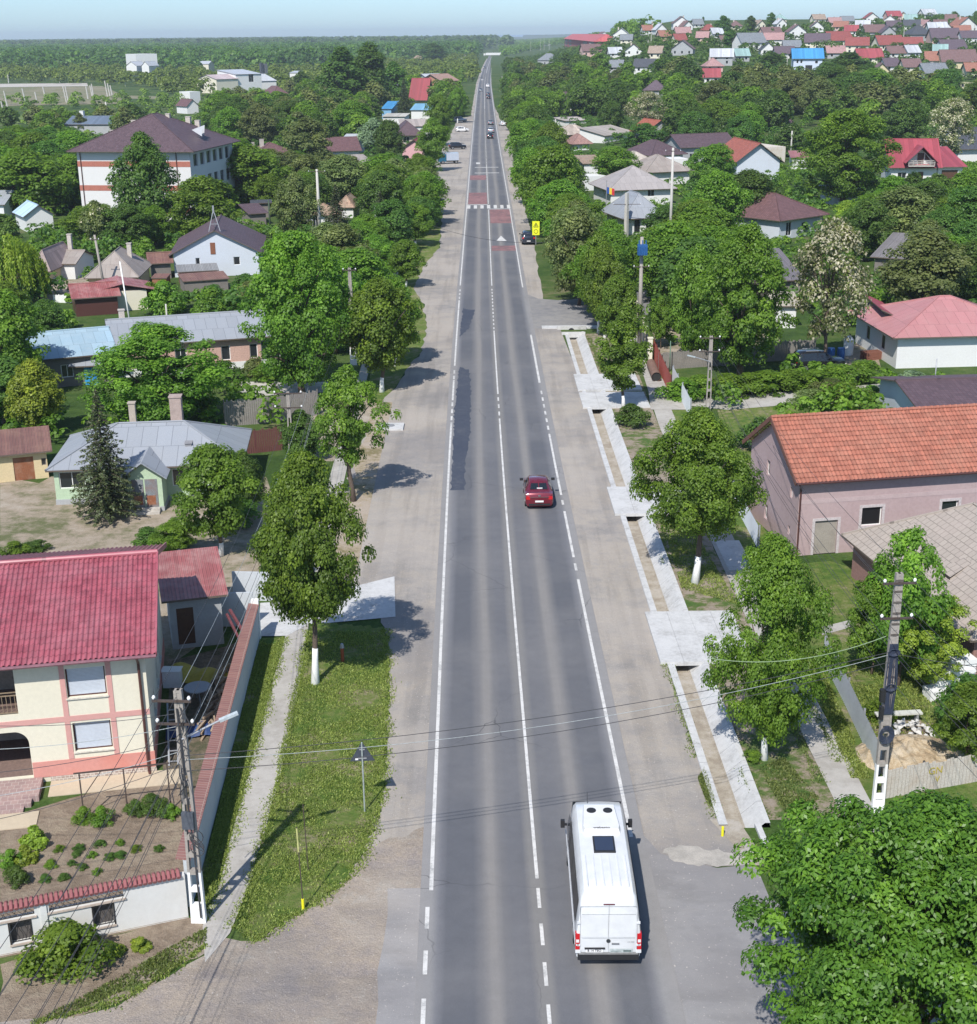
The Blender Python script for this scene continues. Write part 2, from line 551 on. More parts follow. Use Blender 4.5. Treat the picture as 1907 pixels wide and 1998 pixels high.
def roof_planes(mb, typ, w, d, h, rise, ov, ove=None, th=0.1, x0=0.0, y0=0.0, lift=0.0, hipl=True, hipr=True):
 """roof over the rectangle w x d whose walls end at h. typ gx: ridge along the front, gy: gable to the front, hip, shed"""
 ove = ov if ove is None else ove
 X0, X1, Y0, Y1 = x0 - ove, x0 + w + ove, y0 - ov, y0 + d + ov
 def uvq(pts, org, du, dv):
  return [((Vector(p) - Vector(org)).dot(du), (Vector(p) - Vector(org)).dot(dv)) for p in pts]
 def plane(pts, du):
  a, b, c = (Vector(p) for p in pts[:3])
  n = (b - a).cross(c - a).normalized()
  if n.z < 0: pts = pts[::-1]; n = -n
  du = Vector(du); dv = n.cross(du).normalized()
  mb.slab(pts, th, 0, uvq(pts, pts[0], du, dv), 1)
 if typ == 'gx':
  s = rise / (d / 2); ze = h - ov * s + lift; zr = h + rise + lift; ym = y0 + d / 2
  plane([(X0, Y0, ze), (X1, Y0, ze), (X1, ym, zr), (X0, ym, zr)], (1, 0, 0))
  plane([(X1, Y1, ze), (X0, Y1, ze), (X0, ym, zr), (X1, ym, zr)], (1, 0, 0))
  mb.tube([(X0 - .02, ym, zr + .02), (X1 + .02, ym, zr + .02)], 0.09, 6, 0)
 elif typ == 'gy':
  X0, X1, Y0, Y1 = x0 - ov, x0 + w + ov, y0 - ove, y0 + d + ove
  s = rise / (w / 2); ze = h - ov * s + lift; zr = h + rise + lift; xm = x0 + w / 2
  plane([(X0, Y1, ze), (X0, Y0, ze), (xm, Y0, zr), (xm, Y1, zr)], (0, 1, 0))
  plane([(X1, Y0, ze), (X1, Y1, ze), (xm, Y1, zr), (xm, Y0, zr)], (0, 1, 0))
  mb.tube([(xm, Y0 - .02, zr + .02), (xm, Y1 + .02, zr + .02)], 0.09, 6, 0)
 elif typ == 'hip':
  X0, X1 = x0 - ov, x0 + w + ov
  hw, hd = (X1 - X0) / 2, (Y1 - Y0) / 2
  mn = min(w, d) / 2
  s = rise / mn; ze = h - ov * s + lift
  ins = min(hw, hd); zr = ze + ins * s
  xa, xb = (X0 + ins, X1 - ins) if hw > hd else ((X0 + X1) / 2,) * 2
  ya, yb = (Y0 + ins, Y1 - ins) if hd > hw else ((Y0 + Y1) / 2,) * 2
  A, B, Cc, D = (X0, Y0, ze), (X1, Y0, ze), (X1, Y1, ze), (X0, Y1, ze)
  if hw > hd + .01:
   P, Q = (xa, ya, zr), (xb, ya, zr)
   plane([A, B, Q, P], (1, 0, 0)); plane([B, Cc, Q], (0, 1, 0)); plane([Cc, D, P, Q], (1, 0, 0)); plane([D, A, P], (0, 1, 0))
   hips = [(A, P), (D, P), (B, Q), (Cc, Q), (P, Q)]
  elif hd > hw + .01:
   P, Q = (xa, ya, zr), (xa, yb, zr)
   plane([A, B, P], (1, 0, 0)); plane([B, Cc, Q, P], (0, 1, 0)); plane([Cc, D, Q], (1, 0, 0)); plane([D, A, P, Q], (0, 1, 0))
   hips = [(A, P), (B, P), (D, Q), (Cc, Q), (P, Q)]
  else:
   P = (xa, ya, zr)
   for t, u in (((A, B), (1, 0, 0)), ((B, Cc), (0, 1, 0)), ((Cc, D), (1, 0, 0)), ((D, A), (0, 1, 0))): plane([t[0], t[1], P], u)
   hips = [(A, P), (B, P), (Cc, P), (D, P)]
  for a, b in hips: mb.tube([Vector(a) + Vector((0, 0, .02)), Vector(b) + Vector((0, 0, .02))], 0.07, 5, 0)
 elif typ in ('shed', 'shedb'):
  s = rise / d * (1 if typ == 'shed' else -1)
  za, zb = h - ov * s + lift + (rise if typ == 'shedb' else 0), h + (rise if typ == 'shed' else 0) + ov * s + lift
  plane([(X0, Y0, za), (X1, Y0, za), (X1, Y1, zb), (X0, Y1, zb)], (1, 0, 0))
 elif typ in ('shedx', 'shedxb'):       # slope across x
  s = rise / w * (1 if typ == 'shedx' else -1)
  za, zb = h - ove * s + lift + (rise if typ == 'shedxb' else 0), h + (rise if typ == 'shedx' else 0) + ove * s + lift
  plane([(X0, Y0, za), (X1, Y0, zb), (X1, Y1, zb), (X0, Y1, za)], (0, 1, 0))
def house(name, label, cat, A, B, d, h, typ, rise, rmat, wmat, ov=0.4, ove=None, ops=(), mats=None, chim=(), depth=0.12,
          group=None, plinth=None, trim=None, backface=True, z0=0.0, zg=0.0, holes_extra=(), under=None, root=None):
 """A, B front-left and front-right corners on the ground; ops: (side, u, z, w, h, kind)"""
 mats = mats or {}
 A = Vector(A); B = Vector(B)
 w = (Vector((B.x, B.y)) - Vector((A.x, A.y))).length
 rz = math.atan2(B.y - A.y, B.x - A.x)
 t = root or thing(name, label, cat, (A.x, A.y, zg), rz, group)
 mb = MB()
 for side in 'frbl':
  O, ux, nrm, L_ = face_frame(side, w, d)
  holes = [tuple(o[1:5]) for o in ops if o[0] == side] + [tuple(o[1:5]) for o in holes_extra if o[0] == side]
  wall_face(mb, (O[0], O[1], z0), ux, L_, h - z0, [(a, b - z0, c, e) for a, b, c, e in holes], depth, 0, None, nrm)
 r = rise
 if typ == 'gx':
  mb.face(((w, 0, h), (w, d, h), (w, d / 2, h + r - .02)), 0); mb.face(((0, d, h), (0, 0, h), (0, d / 2, h + r - .02)), 0)
 elif typ == 'gy':
  mb.face(((0, 0, h), (w, 0, h), (w / 2, 0, h + r - .02)), 0); mb.face(((w, d, h), (0, d, h), (w / 2, d, h + r - .02)), 0)
 elif typ == 'shed':
  mb.face(((w, 0, h), (w, d, h), (w, d, h + r)), 0); mb.face(((0, d, h), (0, 0, h), (0, d, h + r)), 0); mb.face(((0, d, h), (w, d, h), (w, d, h + r), (0, d, h + r)), 0)
 elif typ == 'shedb':
  mb.face(((w, 0, h), (w, d, h), (w, 0, h + r)), 0); mb.face(((0, d, h), (0, 0, h), (0, 0, h + r)), 0); mb.face(((0, 0, h), (w, 0, h), (w, 0, h + r), (0, 0, h + r)), 0)
 elif typ in ('shedx', 'shedxb'):
  xx = w if typ == 'shedx' else 0
  mb.face(((0, 0, h), (w, 0, h), (xx, 0, h + r)), 0); mb.face(((0, d, h), (w, d, h), (xx, d, h + r)), 0); mb.face(((xx, 0, h), (xx, d, h), (xx, d, h + r), (xx, 0, h + r)), 0)
 elif typ == 'flat':
  mb.face(((0, 0, h), (w, 0, h), (w, d, h), (0, d, h)), 0)
 if typ == 'hip': mb.face(((0, 0, h - .03), (w, 0, h - .03), (w, d, h - .03), (0, d, h - .03)), 0)
 mb.build('wall', wmat, t)
 if plinth:
  pb = MB(); ph, pm = plinth
  e = 0.04
  pb.box(-e, w + e, -e, 0.0 - 0.002, 0, ph); pb.box(-e, -0.002, -.0, d + e, 0, ph); pb.box(w + .002, w + e, 0, d + e, 0, ph)
  pb.build('plinth', pm, t)
 if typ != 'flat' and rmat is not None:
  rb = MB(); roof_planes(rb, typ, w, d, h, rise, ov, ove, lift=0.12)
  rf = rb.build('roof', [rmat, under or mat('eaves_wood', (0.13, 0.10, 0.08))], t)
  for c in chim:      # (x, y, z_top, size, material)
   cb = MB(); x, y, zt, sz = c[:4]
   cb.box(x - sz / 2, x + sz / 2, y - sz / 2, y + sz / 2, h - 0.1, zt)
   cb.box(x - sz / 2 - .05, x + sz / 2 + .05, y - sz / 2 - .05, y + sz / 2 + .05, zt + .001, zt + 0.08)
   cb.build('chimney', c[4] if len(c) > 4 else mat('chimney_plaster', (0.5, 0.45, 0.4), bmp=0.3), rf)
 for o in ops: fit_opening(t, o[0], w, d, *o[1:5], o[5], depth, mats)
 return t
# road frame
_cx = np.array([(1.75, 26), (1.7, 31.8), (1.58, 39.8), (1.50, 45.8), (1.40, 54.8), (1.31, 60.5), (1.23, 68), (1.15, 76), (1.0, 89.9), (0.80, 121.7), (0.72, 137),
    (0.64, 170), (0.53, 244), (0.42, 290), (0.2, 418), (0.13, 538), (0.25, 842), (0.8, 960), (3.6, 1328), (12.1, 2040), (26, 3090), (60, 4500)])
def road_x(y):
 y = np.asarray(y, dtype=float)
 base = np.interp(y, _cx[:, 1], _cx[:, 0])
 lo = y < 26
 return np.where(lo, 1.75 + (26 - y) * 0.012, base)
def road_xs(y):
 w = np.maximum(6.0, np.asarray(y, float) * 0.12)
 return (road_x(y) * 2 + road_x(y - w) + road_x(y + w) + road_x(y - w / 2) + road_x(y + w / 2)) / 6
def RP(y, off, z=0.0):
 """point at distance y down the road, off metres right of its centre line"""
 x = float(road_xs(y)); dx = float(road_xs(y + 1.0) - road_xs(y - 1.0)) / 2
 l = math.hypot(dx, 1)
 return Vector((x + off / l, y - off * dx / l, z))
def yd(py): return V(955, py).y
def roff(px, py, z=0.0):
 p = V(px, py, z); return (p.x - float(road_xs(p.y)), p.y)
# ------------------------------------------------------------------ ground, road, verges
GREEN = (0.055, 0.105, 0.022); DGREEN = (0.032, 0.068, 0.018); YGREEN = (0.12, 0.15, 0.04)
SOIL = (0.26, 0.205, 0.155); DIRT = (0.33, 0.285, 0.24); DRY = (0.30, 0.26, 0.15)
M_ground = groundmat('meadow_ground', [(0.03, 0.06, 0.014), (0.045, 0.085, 0.018), (0.075, 0.11, 0.03), (0.17, 0.15, 0.09)], (0.05, 0.5), 5, 0.9, lo=0.38, hi=0.64, speck=0.35)
M_lawn = groundmat('verge_grass', [(0.075, 0.14, 0.025), (0.11, 0.17, 0.035), (0.17, 0.2, 0.06), (0.29, 0.25, 0.16)], (0.35, 2.2), 30, 1.0, lo=0.38, hi=0.6)
M_mixv = groundmat('patchy_verge', [(0.07, 0.13, 0.03), (0.12, 0.15, 0.05), (0.27, 0.225, 0.165), (0.31, 0.26, 0.21)], (0.3, 1.8), 22, 0.8, lo=0.41, hi=0.56)
M_shoulder = groundmat('shoulder_gravel', [(0.265, 0.25, 0.235), (0.32, 0.295, 0.27), (0.37, 0.33, 0.285), (0.33, 0.31, 0.29)], (0.16, 1.1), 34, 0.5, lo=0.36, hi=0.64, speck=0.18)
def tracks(m, ax):
 nt = m.node_tree; b = [n for n in nt.nodes if n.type == 'BSDF_PRINCIPLED'][0]; c0 = b.inputs['Base Color'].links[0].from_socket
 ge = N(nt, 'ShaderNodeNewGeometry'); mp = N(nt, 'ShaderNodeMapping'); mp.inputs['Scale'].default_value = (1.3, 0.06, 1) if ax == 'y' else (.35, 0.9, 1)
 if ax != 'y': mp.inputs['Rotation'].default_value = (0, 0, .6)
 L(nt, ge.outputs['Position'], mp.inputs[0])
 v = noise(nt, mp.outputs[0], 1.0, 4); w = noise(nt, ge.outputs['Position'], 0.09, 3)
 sp = noise(nt, ge.outputs['Position'], 9.0, 2, 0.9)
 c = mixc(nt, ramp_f(nt, v, .48, .62), c0, scl_mix(nt, c0, 0.84))
 c = mixc(nt, mathn(nt, 'MULTIPLY', ramp_f(nt, w, .5, .62), .5), c, (0.40, 0.36, 0.32)); c = mixc(nt, ramp_f(nt, w, .49, .38), c, mixc(nt, .5, c, (0.2, 0.19, 0.19)))
 c = mixc(nt, ramp_f(nt, sp, .66, .72), c, (0.5, 0.46, 0.42))
 L(nt, c, b.inputs['Base Color'])
tracks(M_shoulder, 'y')
M_junction = groundmat('junction_gravel', [(0.25, 0.22, 0.21), (0.31, 0.265, 0.23), (0.36, 0.30, 0.24), (0.38, 0.34, 0.29)], (0.3, 1.3), 22, 0.8, lo=0.36, hi=0.64, speck=0.3)
tracks(M_junction, 'x')
M_soil = groundmat('garden_soil', [(0.22, 0.17, 0.125), (0.28, 0.22, 0.165), (0.33, 0.27, 0.2)], (0.4, 2.5), 26, 1.0, speck=0.25)
M_yard = groundmat('yard_dirt', [(0.12, 0.13, 0.06), (0.30, 0.25, 0.19), (0.38, 0.33, 0.27)], (0.12, 0.9), 18, 0.5, lo=0.4, hi=0.6)
M_conc = groundmat('poured_concrete', [(0.36, 0.355, 0.345), (0.47, 0.47, 0.465), (0.53, 0.53, 0.525)], (0.8, 4.5), 45, 0.2, rough=0.8, speck=0.08, lo=.36, hi=.56)
M_conc2 = groundmat('old_concrete', [(0.36, 0.34, 0.31), (0.45, 0.42, 0.38), (0.5, 0.48, 0.44)], (0.5, 3.0), 40, 0.25, rough=0.85, speck=0.1)
M_walk = groundmat('pavement_concrete', [(0.33, 0.31, 0.28), (0.38, 0.36, 0.33), (0.42, 0.40, 0.37)], (0.4, 2.5), 40, 0.2, speck=0.08)
M_silt = groundmat('ditch_silt', [(0.30, 0.26, 0.21), (0.37, 0.33, 0.27), (0.42, 0.38, 0.33)], (0.7, 3.0), 30, 0.5)
DITCH = (44.6, 134.5)
def ground():
 rows = list(np.linspace(-60, 20, 9)) + list(np.arange(22, 44, 4)) + [44.6] + list(np.linspace(48, 134.5, 20)) + list(np.linspace(140, 200, 7))
 y = 205.0
 while y < 30000:
  rows.append(y); y *= 1.035
 cols = [-400, -300, -220, -160, -120, -95, -75, -60, -48, -38, -30, -24, -18, -12, -8, -4, 0, 4, 6.95, 8.82, 11, 14, 17, 20, 23, 26, 29, 32, 36, 40, 44, 48, 52, 57, 62, 68, 74, 80, 88, 97, 108, 120, 140, 160, 220, 300, 400]
 mb = MB()
 vid = {}
 for i, yy in enumerate(rows):
  k = max(1.0, yy / 200.0)
  for j, c in enumerate(cols):
   o = c * k if yy > 134.5 or True else c
   if yy <= 200: x = float(road_xs(yy)) + c
   else: x = float(road_xs(min(yy, 900))) + c * k
   vid[i, j] = mb.P((x, yy, float(hill(x, yy))))
 for i in range(len(rows) - 1):
  for j in range(len(cols) - 1):
   if cols[j] == 6.95 and rows[i] >= DITCH[0] - .01 and rows[i + 1] <= DITCH[1] + .01: continue
   ids = [vid[i, j], vid[i, j + 1], vid[i + 1, j + 1], vid[i + 1, j]]
   mb.f.append(ids); mb.m.append(0); mb.uv.extend([(mb.v[q][0], mb.v[q][1]) for q in ids])
 return tag(mb.build('ground', M_ground, smooth=True), kind='structure')
ground()
def strip(name, ys, o0, o1, z, m, kind='structure', rag=0.0, seed=3, zt=0.0):
 """ribbon beside the road between the offsets o0(y) and o1(y)"""
 r = random.Random(seed)
 f0 = o0 if callable(o0) else (lambda y: o0)
 f1 = o1 if callable(o1) else (lambda y: o1)
 mb = MB(); pv = None
 for y in ys:
  a, b = f0(y), f1(y)
  if rag: b += r.uniform(-rag, rag) if abs(b) > abs(a) else 0; a += r.uniform(-rag, rag) if abs(a) > abs(b) else 0
  zz = z + float(hill(road_xs(y), y))
  cur = (RP(y, a, zz), RP(y, b, zz), a, b, y)
  if pv: mb.face((pv[0], pv[1], cur[1], cur[0]), 0, [(pv[2], pv[4]), (pv[3], pv[4]), (cur[3], y), (cur[2], y)])
  pv = cur
 return tag(mb.build(name, m), kind=kind)
def ys_range(a, b, s=2.0, g=1.02):
 out = [a]; y = a
 while y < b:
  y = y + max(s, y * (g - 1)); out.append(min(y, b))
 return out
def arr(pts):
 xs = [p[0] for p in pts]; vs = [p[1] for p in pts]
 return lambda y: float(np.interp(y, xs, vs))
# shoulders of trodden gravel
left_b = arr([(20, -30), (33, -30), (34, -22), (36, -14), (37.5, -10.6), (39.5, -8), (41.7, -6.6), (44, -6.0), (47.7, -5.75), (52.5, -5.8), (62, -6.35), (66, -7), (71, -10.2), (90, -10.3),
              (108, -9.5), (113, -8.5), (119, -8.0), (127, -6.8), (137, -6.7), (150, -7.5), (161, -9.1), (177, -8.5), (193, -7.0), (230, -7.6), (273, -10.2), (324, -12.2), (352, -11.5), (420, -10.2), (480, -9.5), (505, -9), (515, -5.0), (4000, -5)])
strip('shoulder', ys_range(41.7, 2600, 0.3, 1.01), lambda y: -3.5, left_b, 0.02, M_shoulder, rag=0.2)
strip('shoulder', ys_range(42, 137, 1.0), lambda y: 3.5, arr([(42, 7.6), (45, 6.97), (120, 6.97), (137, 6.6)]), 0.02, M_shoulder)
strip('shoulder', ys_range(153, 2600, 1.0), lambda y: 3.5, arr([(153, 5.7), (193, 6.1), (300, 6.2), (420, 7.2), (450, 7.0), (500, 5), (700, 5.5), (800, 8), (900, 5), (4000, 5)]), 0.02, M_shoulder, rag=0.15)
# gravel junction at the lower left, asphalt apron at the lower right
sheet('junction_gravel', [(-1400, 2700), (-1400, 2150), (0, 1992), (120, 1990), (230, 1965), (330, 1905), (400, 1862), (398, 1800), (440, 1830), (505, 1838), (560, 1795), (615, 1765), (680, 1712), (716, 1655), (880, 1600), (880, 2700)], 0.024, M_junction, rag=0.15, step=0.5)
M_apron = groundmat('apron_asphalt', [(0.245, 0.24, 0.245), (0.275, 0.268, 0.268), (0.31, 0.30, 0.295)], (0.2, 1.3), 40, 0.3, lo=0.35, hi=0.65, speck=0.12)
tracks(M_apron, 'x')
sheet('side_road', [(1190, 1640), (1252, 1628), (1290, 1668), (1400, 1695), (1475, 1688), (1500, 1750), (1560, 1800), (1700, 1850), (2300, 1900), (4200, 1990), (4200, 2700), (1180, 2700)], 0.028, M_apron, rag=0.03)
sheet('dusty_patch', [(1290, 1664), (1325, 1650), (1400, 1660), (1440, 1672), (1462, 1640), (1478, 1688), (1400, 1694), (1330, 1686)], 0.034, groundmat('pale_dust', [(0.33, 0.31, 0.28), (0.42, 0.39, 0.35)], (0.5, 2), 30, .3), rag=0.12, step=0.2)
strip_sr = sheet('side_road', [(1015, 568), (1050, 583), (1090, 586), (1125, 583), (1320, 560), (1330, 600), (1180, 632), (1075, 641), (1030, 642)], 0.03, groundmat('side_asphalt', [(0.17, 0.17, 0.18), (0.22, 0.215, 0.215), (0.26, 0.25, 0.24)], (0.1, 1.0), 30, .3), rag=0.05)
strip('asphalt_apron', ys_range(14, 41, 1.5), lambda y: -5.2, lambda y: -3.9, 0.036, M_apron, rag=0.12)
# carriageway
def N_noise_col(nt, v, s):
 n = N(nt, 'ShaderNodeTexNoise'); n.inputs['Scale'].default_value = s; L(nt, v, n.inputs['Vector']); return n.outputs[1]
def roadmat():
 m, nt, b, o = _new('road_asphalt')
 tc = N(nt, 'ShaderNodeTexCoord')
 sp = N(nt, 'ShaderNodeSeparateXYZ'); L(nt, tc.outputs['UV'], sp.inputs[0])
 ge = N(nt, 'ShaderNodeNewGeometry')
 mp = N(nt, 'ShaderNodeMapping'); mp.inputs['Scale'].default_value = (1.0, 0.03, 1); L(nt, ge.outputs['Position'], mp.inputs[0])
 wob = mathn(nt, 'MULTIPLY', mathn(nt, 'SUBTRACT', noise(nt, mp.outputs[0], 0.6, 3), 0.5), 0.75)
 u = mathn(nt, 'ADD', sp.outputs[0], wob)
 au = mathn(nt, 'ABSOLUTE', u)
 k = mathn(nt, 'DIVIDE', au, 4.5)
 lightc, dark, mid = (0.215, 0.205, 0.197), (0.105, 0.109, 0.122), (0.148, 0.147, 0.152)
 st = [(0.0, (0.185, 0.18, 0.175)), (0.04, (0.185, 0.18, 0.175)), (0.10, (0.125, 0.127, 0.138)), (0.2, (0.128, 0.13, 0.141)), (0.27, mid), (0.325, lightc), (0.375, lightc), (0.44, mid), (0.5, dark), (0.68, dark), (0.735, (0.155, 0.157, 0.17)), (0.8, (0.24, 0.236, 0.235)), (1.0, (0.275, 0.26, 0.25))]
 c = ramp(nt, k, st)
 n1 = noise(nt, ge.outputs['Position'], 0.13, 4)
 n2 = noise(nt, ge.outputs['Position'], 26, 3, 0.8)
 n3 = noise(nt, ge.outputs['Position'], 1.7, 5, 0.7)
 c = mixc(nt, ramp_f(nt, n1, 0.42, 0.75), c, mixc(nt, 0.5, c, (0.2, 0.195, 0.195)))
 c = mixc(nt, ramp_f(nt, n2, 0.2, 0.8), scl_mix(nt, c, 0.84), scl_mix(nt, c, 1.14))
 c = mixc(nt, ramp_f(nt, n3, 0.3, 0.7), scl_mix(nt, c, 0.94), scl_mix(nt, c, 1.05))
 vo = N(nt, 'ShaderNodeTexVoronoi'); vo.feature = 'DISTANCE_TO_EDGE'; vo.inputs['Scale'].default_value = .32
 mq = mixc(nt, .35, ge.outputs['Position'], N_noise_col(nt, ge.outputs['Position'], 1.2)); L(nt, mq, vo.inputs['Vector'])
 ck = mathn(nt, 'MULTIPLY', ramp_f(nt, vo.outputs[0], .006, .001), ramp_f(nt, noise(nt, ge.outputs['Position'], .09, 2), .5, .6))
 c = mixc(nt, mathn(nt, 'MULTIPLY', ck, .6), c, (.05, .05, .055))
 L(nt, c, b.inputs['Base Color'])
 b.inputs['Roughness'].default_value = 0.85
 b.inputs['Specular IOR Level'].default_value = 0.3
 bump(nt, b, n2, 0.35, 0.01)
 return m
strip('road', ys_range(18, 4200, 2.0, 1.015), lambda y: -4.05, lambda y: 4.05, 0.045, roadmat())
M_white = groundmat('road_paint', [(0.30, 0.30, 0.30), (0.47, 0.465, 0.45), (0.60, 0.59, 0.57)], (1.2, 7), 40, 0.1, rough=0.7, speck=0.15, lo=.35, hi=.54)
def line_quads(mb, y0, y1, off, w, z=0.052, m=0):
 ys = ys_range(y0, y1, 3.0, 1.03)
 for a, b in zip(ys[:-1], ys[1:]):
  mb.face((RP(a, off - w / 2, z), RP(a, off + w / 2, z), RP(b, off + w / 2, z), RP(b, off - w / 2, z)), m)
def markings():
 mb = MB()
 Y = yd
 def dashes(pa, pb, off, w, period, on, z=0.052):
  y = Y(pa); e = Y(pb)
  while y + on <= e + 0.3:
   line_quads(mb, y, y + on, off, w, z); y += period
 cw = 0.12
 dashes(2110, 1728, 0, cw, 2.02, 1.15)
 line_quads(mb, Y(1718), Y(818), 0, cw)
 dashes(812, 776, 0, cw, 2.25, 1.15)
 line_quads(mb, Y(770), Y(646), 0, cw)
 dashes(643, 560, 0, cw, 2.0, 1.0)
 line_quads(mb, Y(558), Y(409), 0, cw)
 line_quads(mb, Y(398), Y(322), 0, cw)
 dashes(321, 262, 0, cw, 4.0, 2.0)
 dashes(262, 215, 0, cw, 4.0, 2.0)
 line_quads(mb, Y(213), Y(150), 0, cw)
 line_quads(mb, 1100, 2600, 0, 0.25)
 ew = 0.14
 dashes(2110, 1745, -3.78, ew, 2.35, 1.2)
 line_quads(mb, Y(1737), Y(824), -3.68, ew)
 dashes(820, 786, -3.68, ew, 2.1, 1.2)
 line_quads(mb, Y(781), Y(742), -3.68, ew)
 dashes(740, 716, -3.68, ew, 2.1, 1.2)
 line_quads(mb, Y(714), Y(586), -3.68, ew)
 dashes(583, 560, -3.68, ew, 2.4, 1.2)
 line_quads(mb, Y(557), 1500, -3.7, ew)
 line_quads(mb, Y(1640), Y(1134), 3.58, ew)
 line_quads(mb, Y(1117), Y(1103), 3.58, ew)
 line_quads(mb, Y(1091), Y(1001), 3.58, ew)
 line_quads(mb, Y(988), Y(979), 3.58, ew)
 line_quads(mb, Y(969), Y(849), 3.58, ew)
 dashes(841, 757, 3.58, ew, 2.15, 1.1)
 line_quads(mb, Y(749), Y(655), 3.58, 0.18)
 line_quads(mb, Y(562), 1500, 3.58, ew)
 for k in range(7):
  o = -3.35 + k * 1.13
  line_quads(mb, Y(407), Y(400.5), o, 0.55, 0.053)
 line_quads(mb, Y(408.6), Y(407.8), 1.85, 3.5, 0.0525)
 line_quads(mb, Y(399.8), Y(399.0), -1.85, 3.5, 0.0525)
 for py in (327, 338):
  line_quads(mb, Y(py), Y(py) + 1.0, 0, 5.2, 0.0545)
 ty = Y(471)
 tri = [(0.9, 0), (2.4, 0), (1.65, 5.5)]
 mb.face([RP(ty + b, a, 0.0535) for a, b in tri], 0)
 line_quads(mb, Y(320) , Y(320) + 4, -1.9, 0.9, 0.0535)
 line_quads(mb, Y(156), Y(156) + 14, -2.0, 1.5, 0.0535)
 tag(mb.build('road_markings', M_white), kind='structure')
 rb = MB()
 for pa, pb, o in ((436, 409.2, 1.85), (490, 480, 1.85), (398.4, 376, -1.85), (351, 342, -1.85)):
  line_quads(rb, Y(pa), Y(pb), o, 3.3, 0.0502)
 tag(rb.build('red_road_surface', groundmat('red_coating', [(0.17, 0.115, 0.12), (0.24, 0.13, 0.135), (0.27, 0.16, 0.16)], (0.3, 1.2), 20, .2)), kind='structure')
 def patch(pts, seed):
  r = random.Random(seed); out = []
  for i in range(len(pts)):
   a, b = pts[i], pts[(i + 1) % len(pts)]
   k = max(1, int(math.hypot(b[0] - a[0], (b[1] - a[1])) / 0.5))
   for j in range(k):
    t = j / k
    out.append((a[0] + (b[0] - a[0]) * t + r.uniform(-.09, .09), a[1] + (b[1] - a[1]) * t + r.uniform(-.25, .25)))
  poly = [RP(y, o) for o, y in out]
  return [(p.x, p.y) for p in poly]
 pm = groundmat('repair_asphalt', [(0.055, 0.065, 0.092), (0.065, 0.075, 0.1), (0.11, 0.115, 0.13)], (0.25, 2.2), 25, .4, lo=.4, hi=.68)
 sheet('road_patch', patch([(-3.5, Y(955)), (-2.55, Y(955)), (-2.6, Y(900)), (-2.25, Y(850)), (-2.2, Y(760)), (-2.35, Y(722)), (-3.3, Y(716)), (-3.5, Y(800)), (-3.45, Y(880))], 4), 0.0485, pm, px=False)
 sheet('road_patch', patch([(-3.4, Y(660)), (-2.5, Y(640)), (-1.9, Y(605)), (-3.2, Y(602))], 6), 0.0485, pm, px=False)
markings()
# concrete-lined drainage ditch with driveway slabs across it
def ditch():
 prof = [(6.90, -0.06), (6.92, 0.09), (7.24, 0.09), (7.34, -0.42), (7.42, -0.5), (7.95, -0.5), (8.03, -0.42), (8.62, 0.13), (8.82, 0.13), (8.84, -0.06)]
 zones = [(DITCH[0], DITCH[1])]
 for nm, i0, i1, mm in (('ditch_lining', 0, 3, M_conc), ('ditch_lining', 6, 9, M_conc), ('ditch_floor', 3, 6, M_silt)):
  mb = MB()
  ys = list(np.arange(DITCH[0], DITCH[1], 1.55)) + [DITCH[1]]
  for a, b in zip(ys[:-1], ys[1:]):
   if nm == 'ditch_lining':
    g = 0.012; b2 = b - g
   else: b2 = b
   for k in range(i0, i1):
    (o0, z0), (o1, z1) = prof[k], prof[k + 1]
    mb.face((RP(a, o0, z0), RP(a, o1, z1), RP(b2, o1, z1), RP(b2, o0, z0)), 0)
  tag(mb.build(nm, mm), kind='structure')
 mb = MB()
 for y0, y1 in ((133.6, 134.5),):
  a, b = RP(y0, 6.6), RP(y0, 8.9)
  mb.bar((a.x, a.y, 0.0), (b.x, b.y, 0.0), 0.3, 0.5)
 tag(mb.build('ditch_lining', M_conc), kind='structure')
ditch()
def slab_over(y0, y1, o0, o1, label, th=0.2, top=0.15):
 mb = MB()
 n = 4
 for i in range(n):
  a, b = o0 + (o1 - o0) * i / n, o0 + (o1 - o0) * (i + 1) / n
  g = 0.006
  mb.slab([tuple(RP(y0, a + g, top)), tuple(RP(y0, b - g, top)), tuple(RP(y1, b - g, top)), tuple(RP(y1, a + g, top))], th)
 o = mb.build('driveway_slab', M_conc)
 return tag(o, label, 'driveway slab', 'driveway slabs over the ditch')
slab_over(yd(1303), yd(1203), 6.6, 11.0, 'nearest white concrete driveway slab across the roadside ditch')
slab_over(yd(1010), yd(957), 6.6, 11.6, 'white concrete driveway slab beside the round maple tree')
slab_over(yd(800), yd(771), 6.6, 11.9, 'concrete slab across the ditch at the foot of the whitewashed slim tree')
slab_over(yd(766), yd(735), 6.6, 11.9, 'concrete ditch slab just beyond the narrow slot')
def culvert():
 t = thing('culvert_headwall', 'white concrete headwall with a round black pipe mouth at the side road', 'culvert', RP(136.0, 7.7), 0)
 mb = MB(); mb.box(-1.4, 1.5, 0.0, 0.35, -0.5, 0.35)
 mb.box(-2.9, 3.9, 0.36, 1.6, -0.1, 0.12)
 mb.build('headwall', M_conc, t)
 pb = MB(); pb.tube([(0, -0.16, -0.12), (0, 0.1, -0.12)], 0.3, 16, 0)
 o = pb.build('pipe', glassmat('pipe_hollow_shade', (0.01, 0.01, 0.01), 0.9), t)  # solid near-black tube, shade of the hollow mouth put into its colour
culvert()
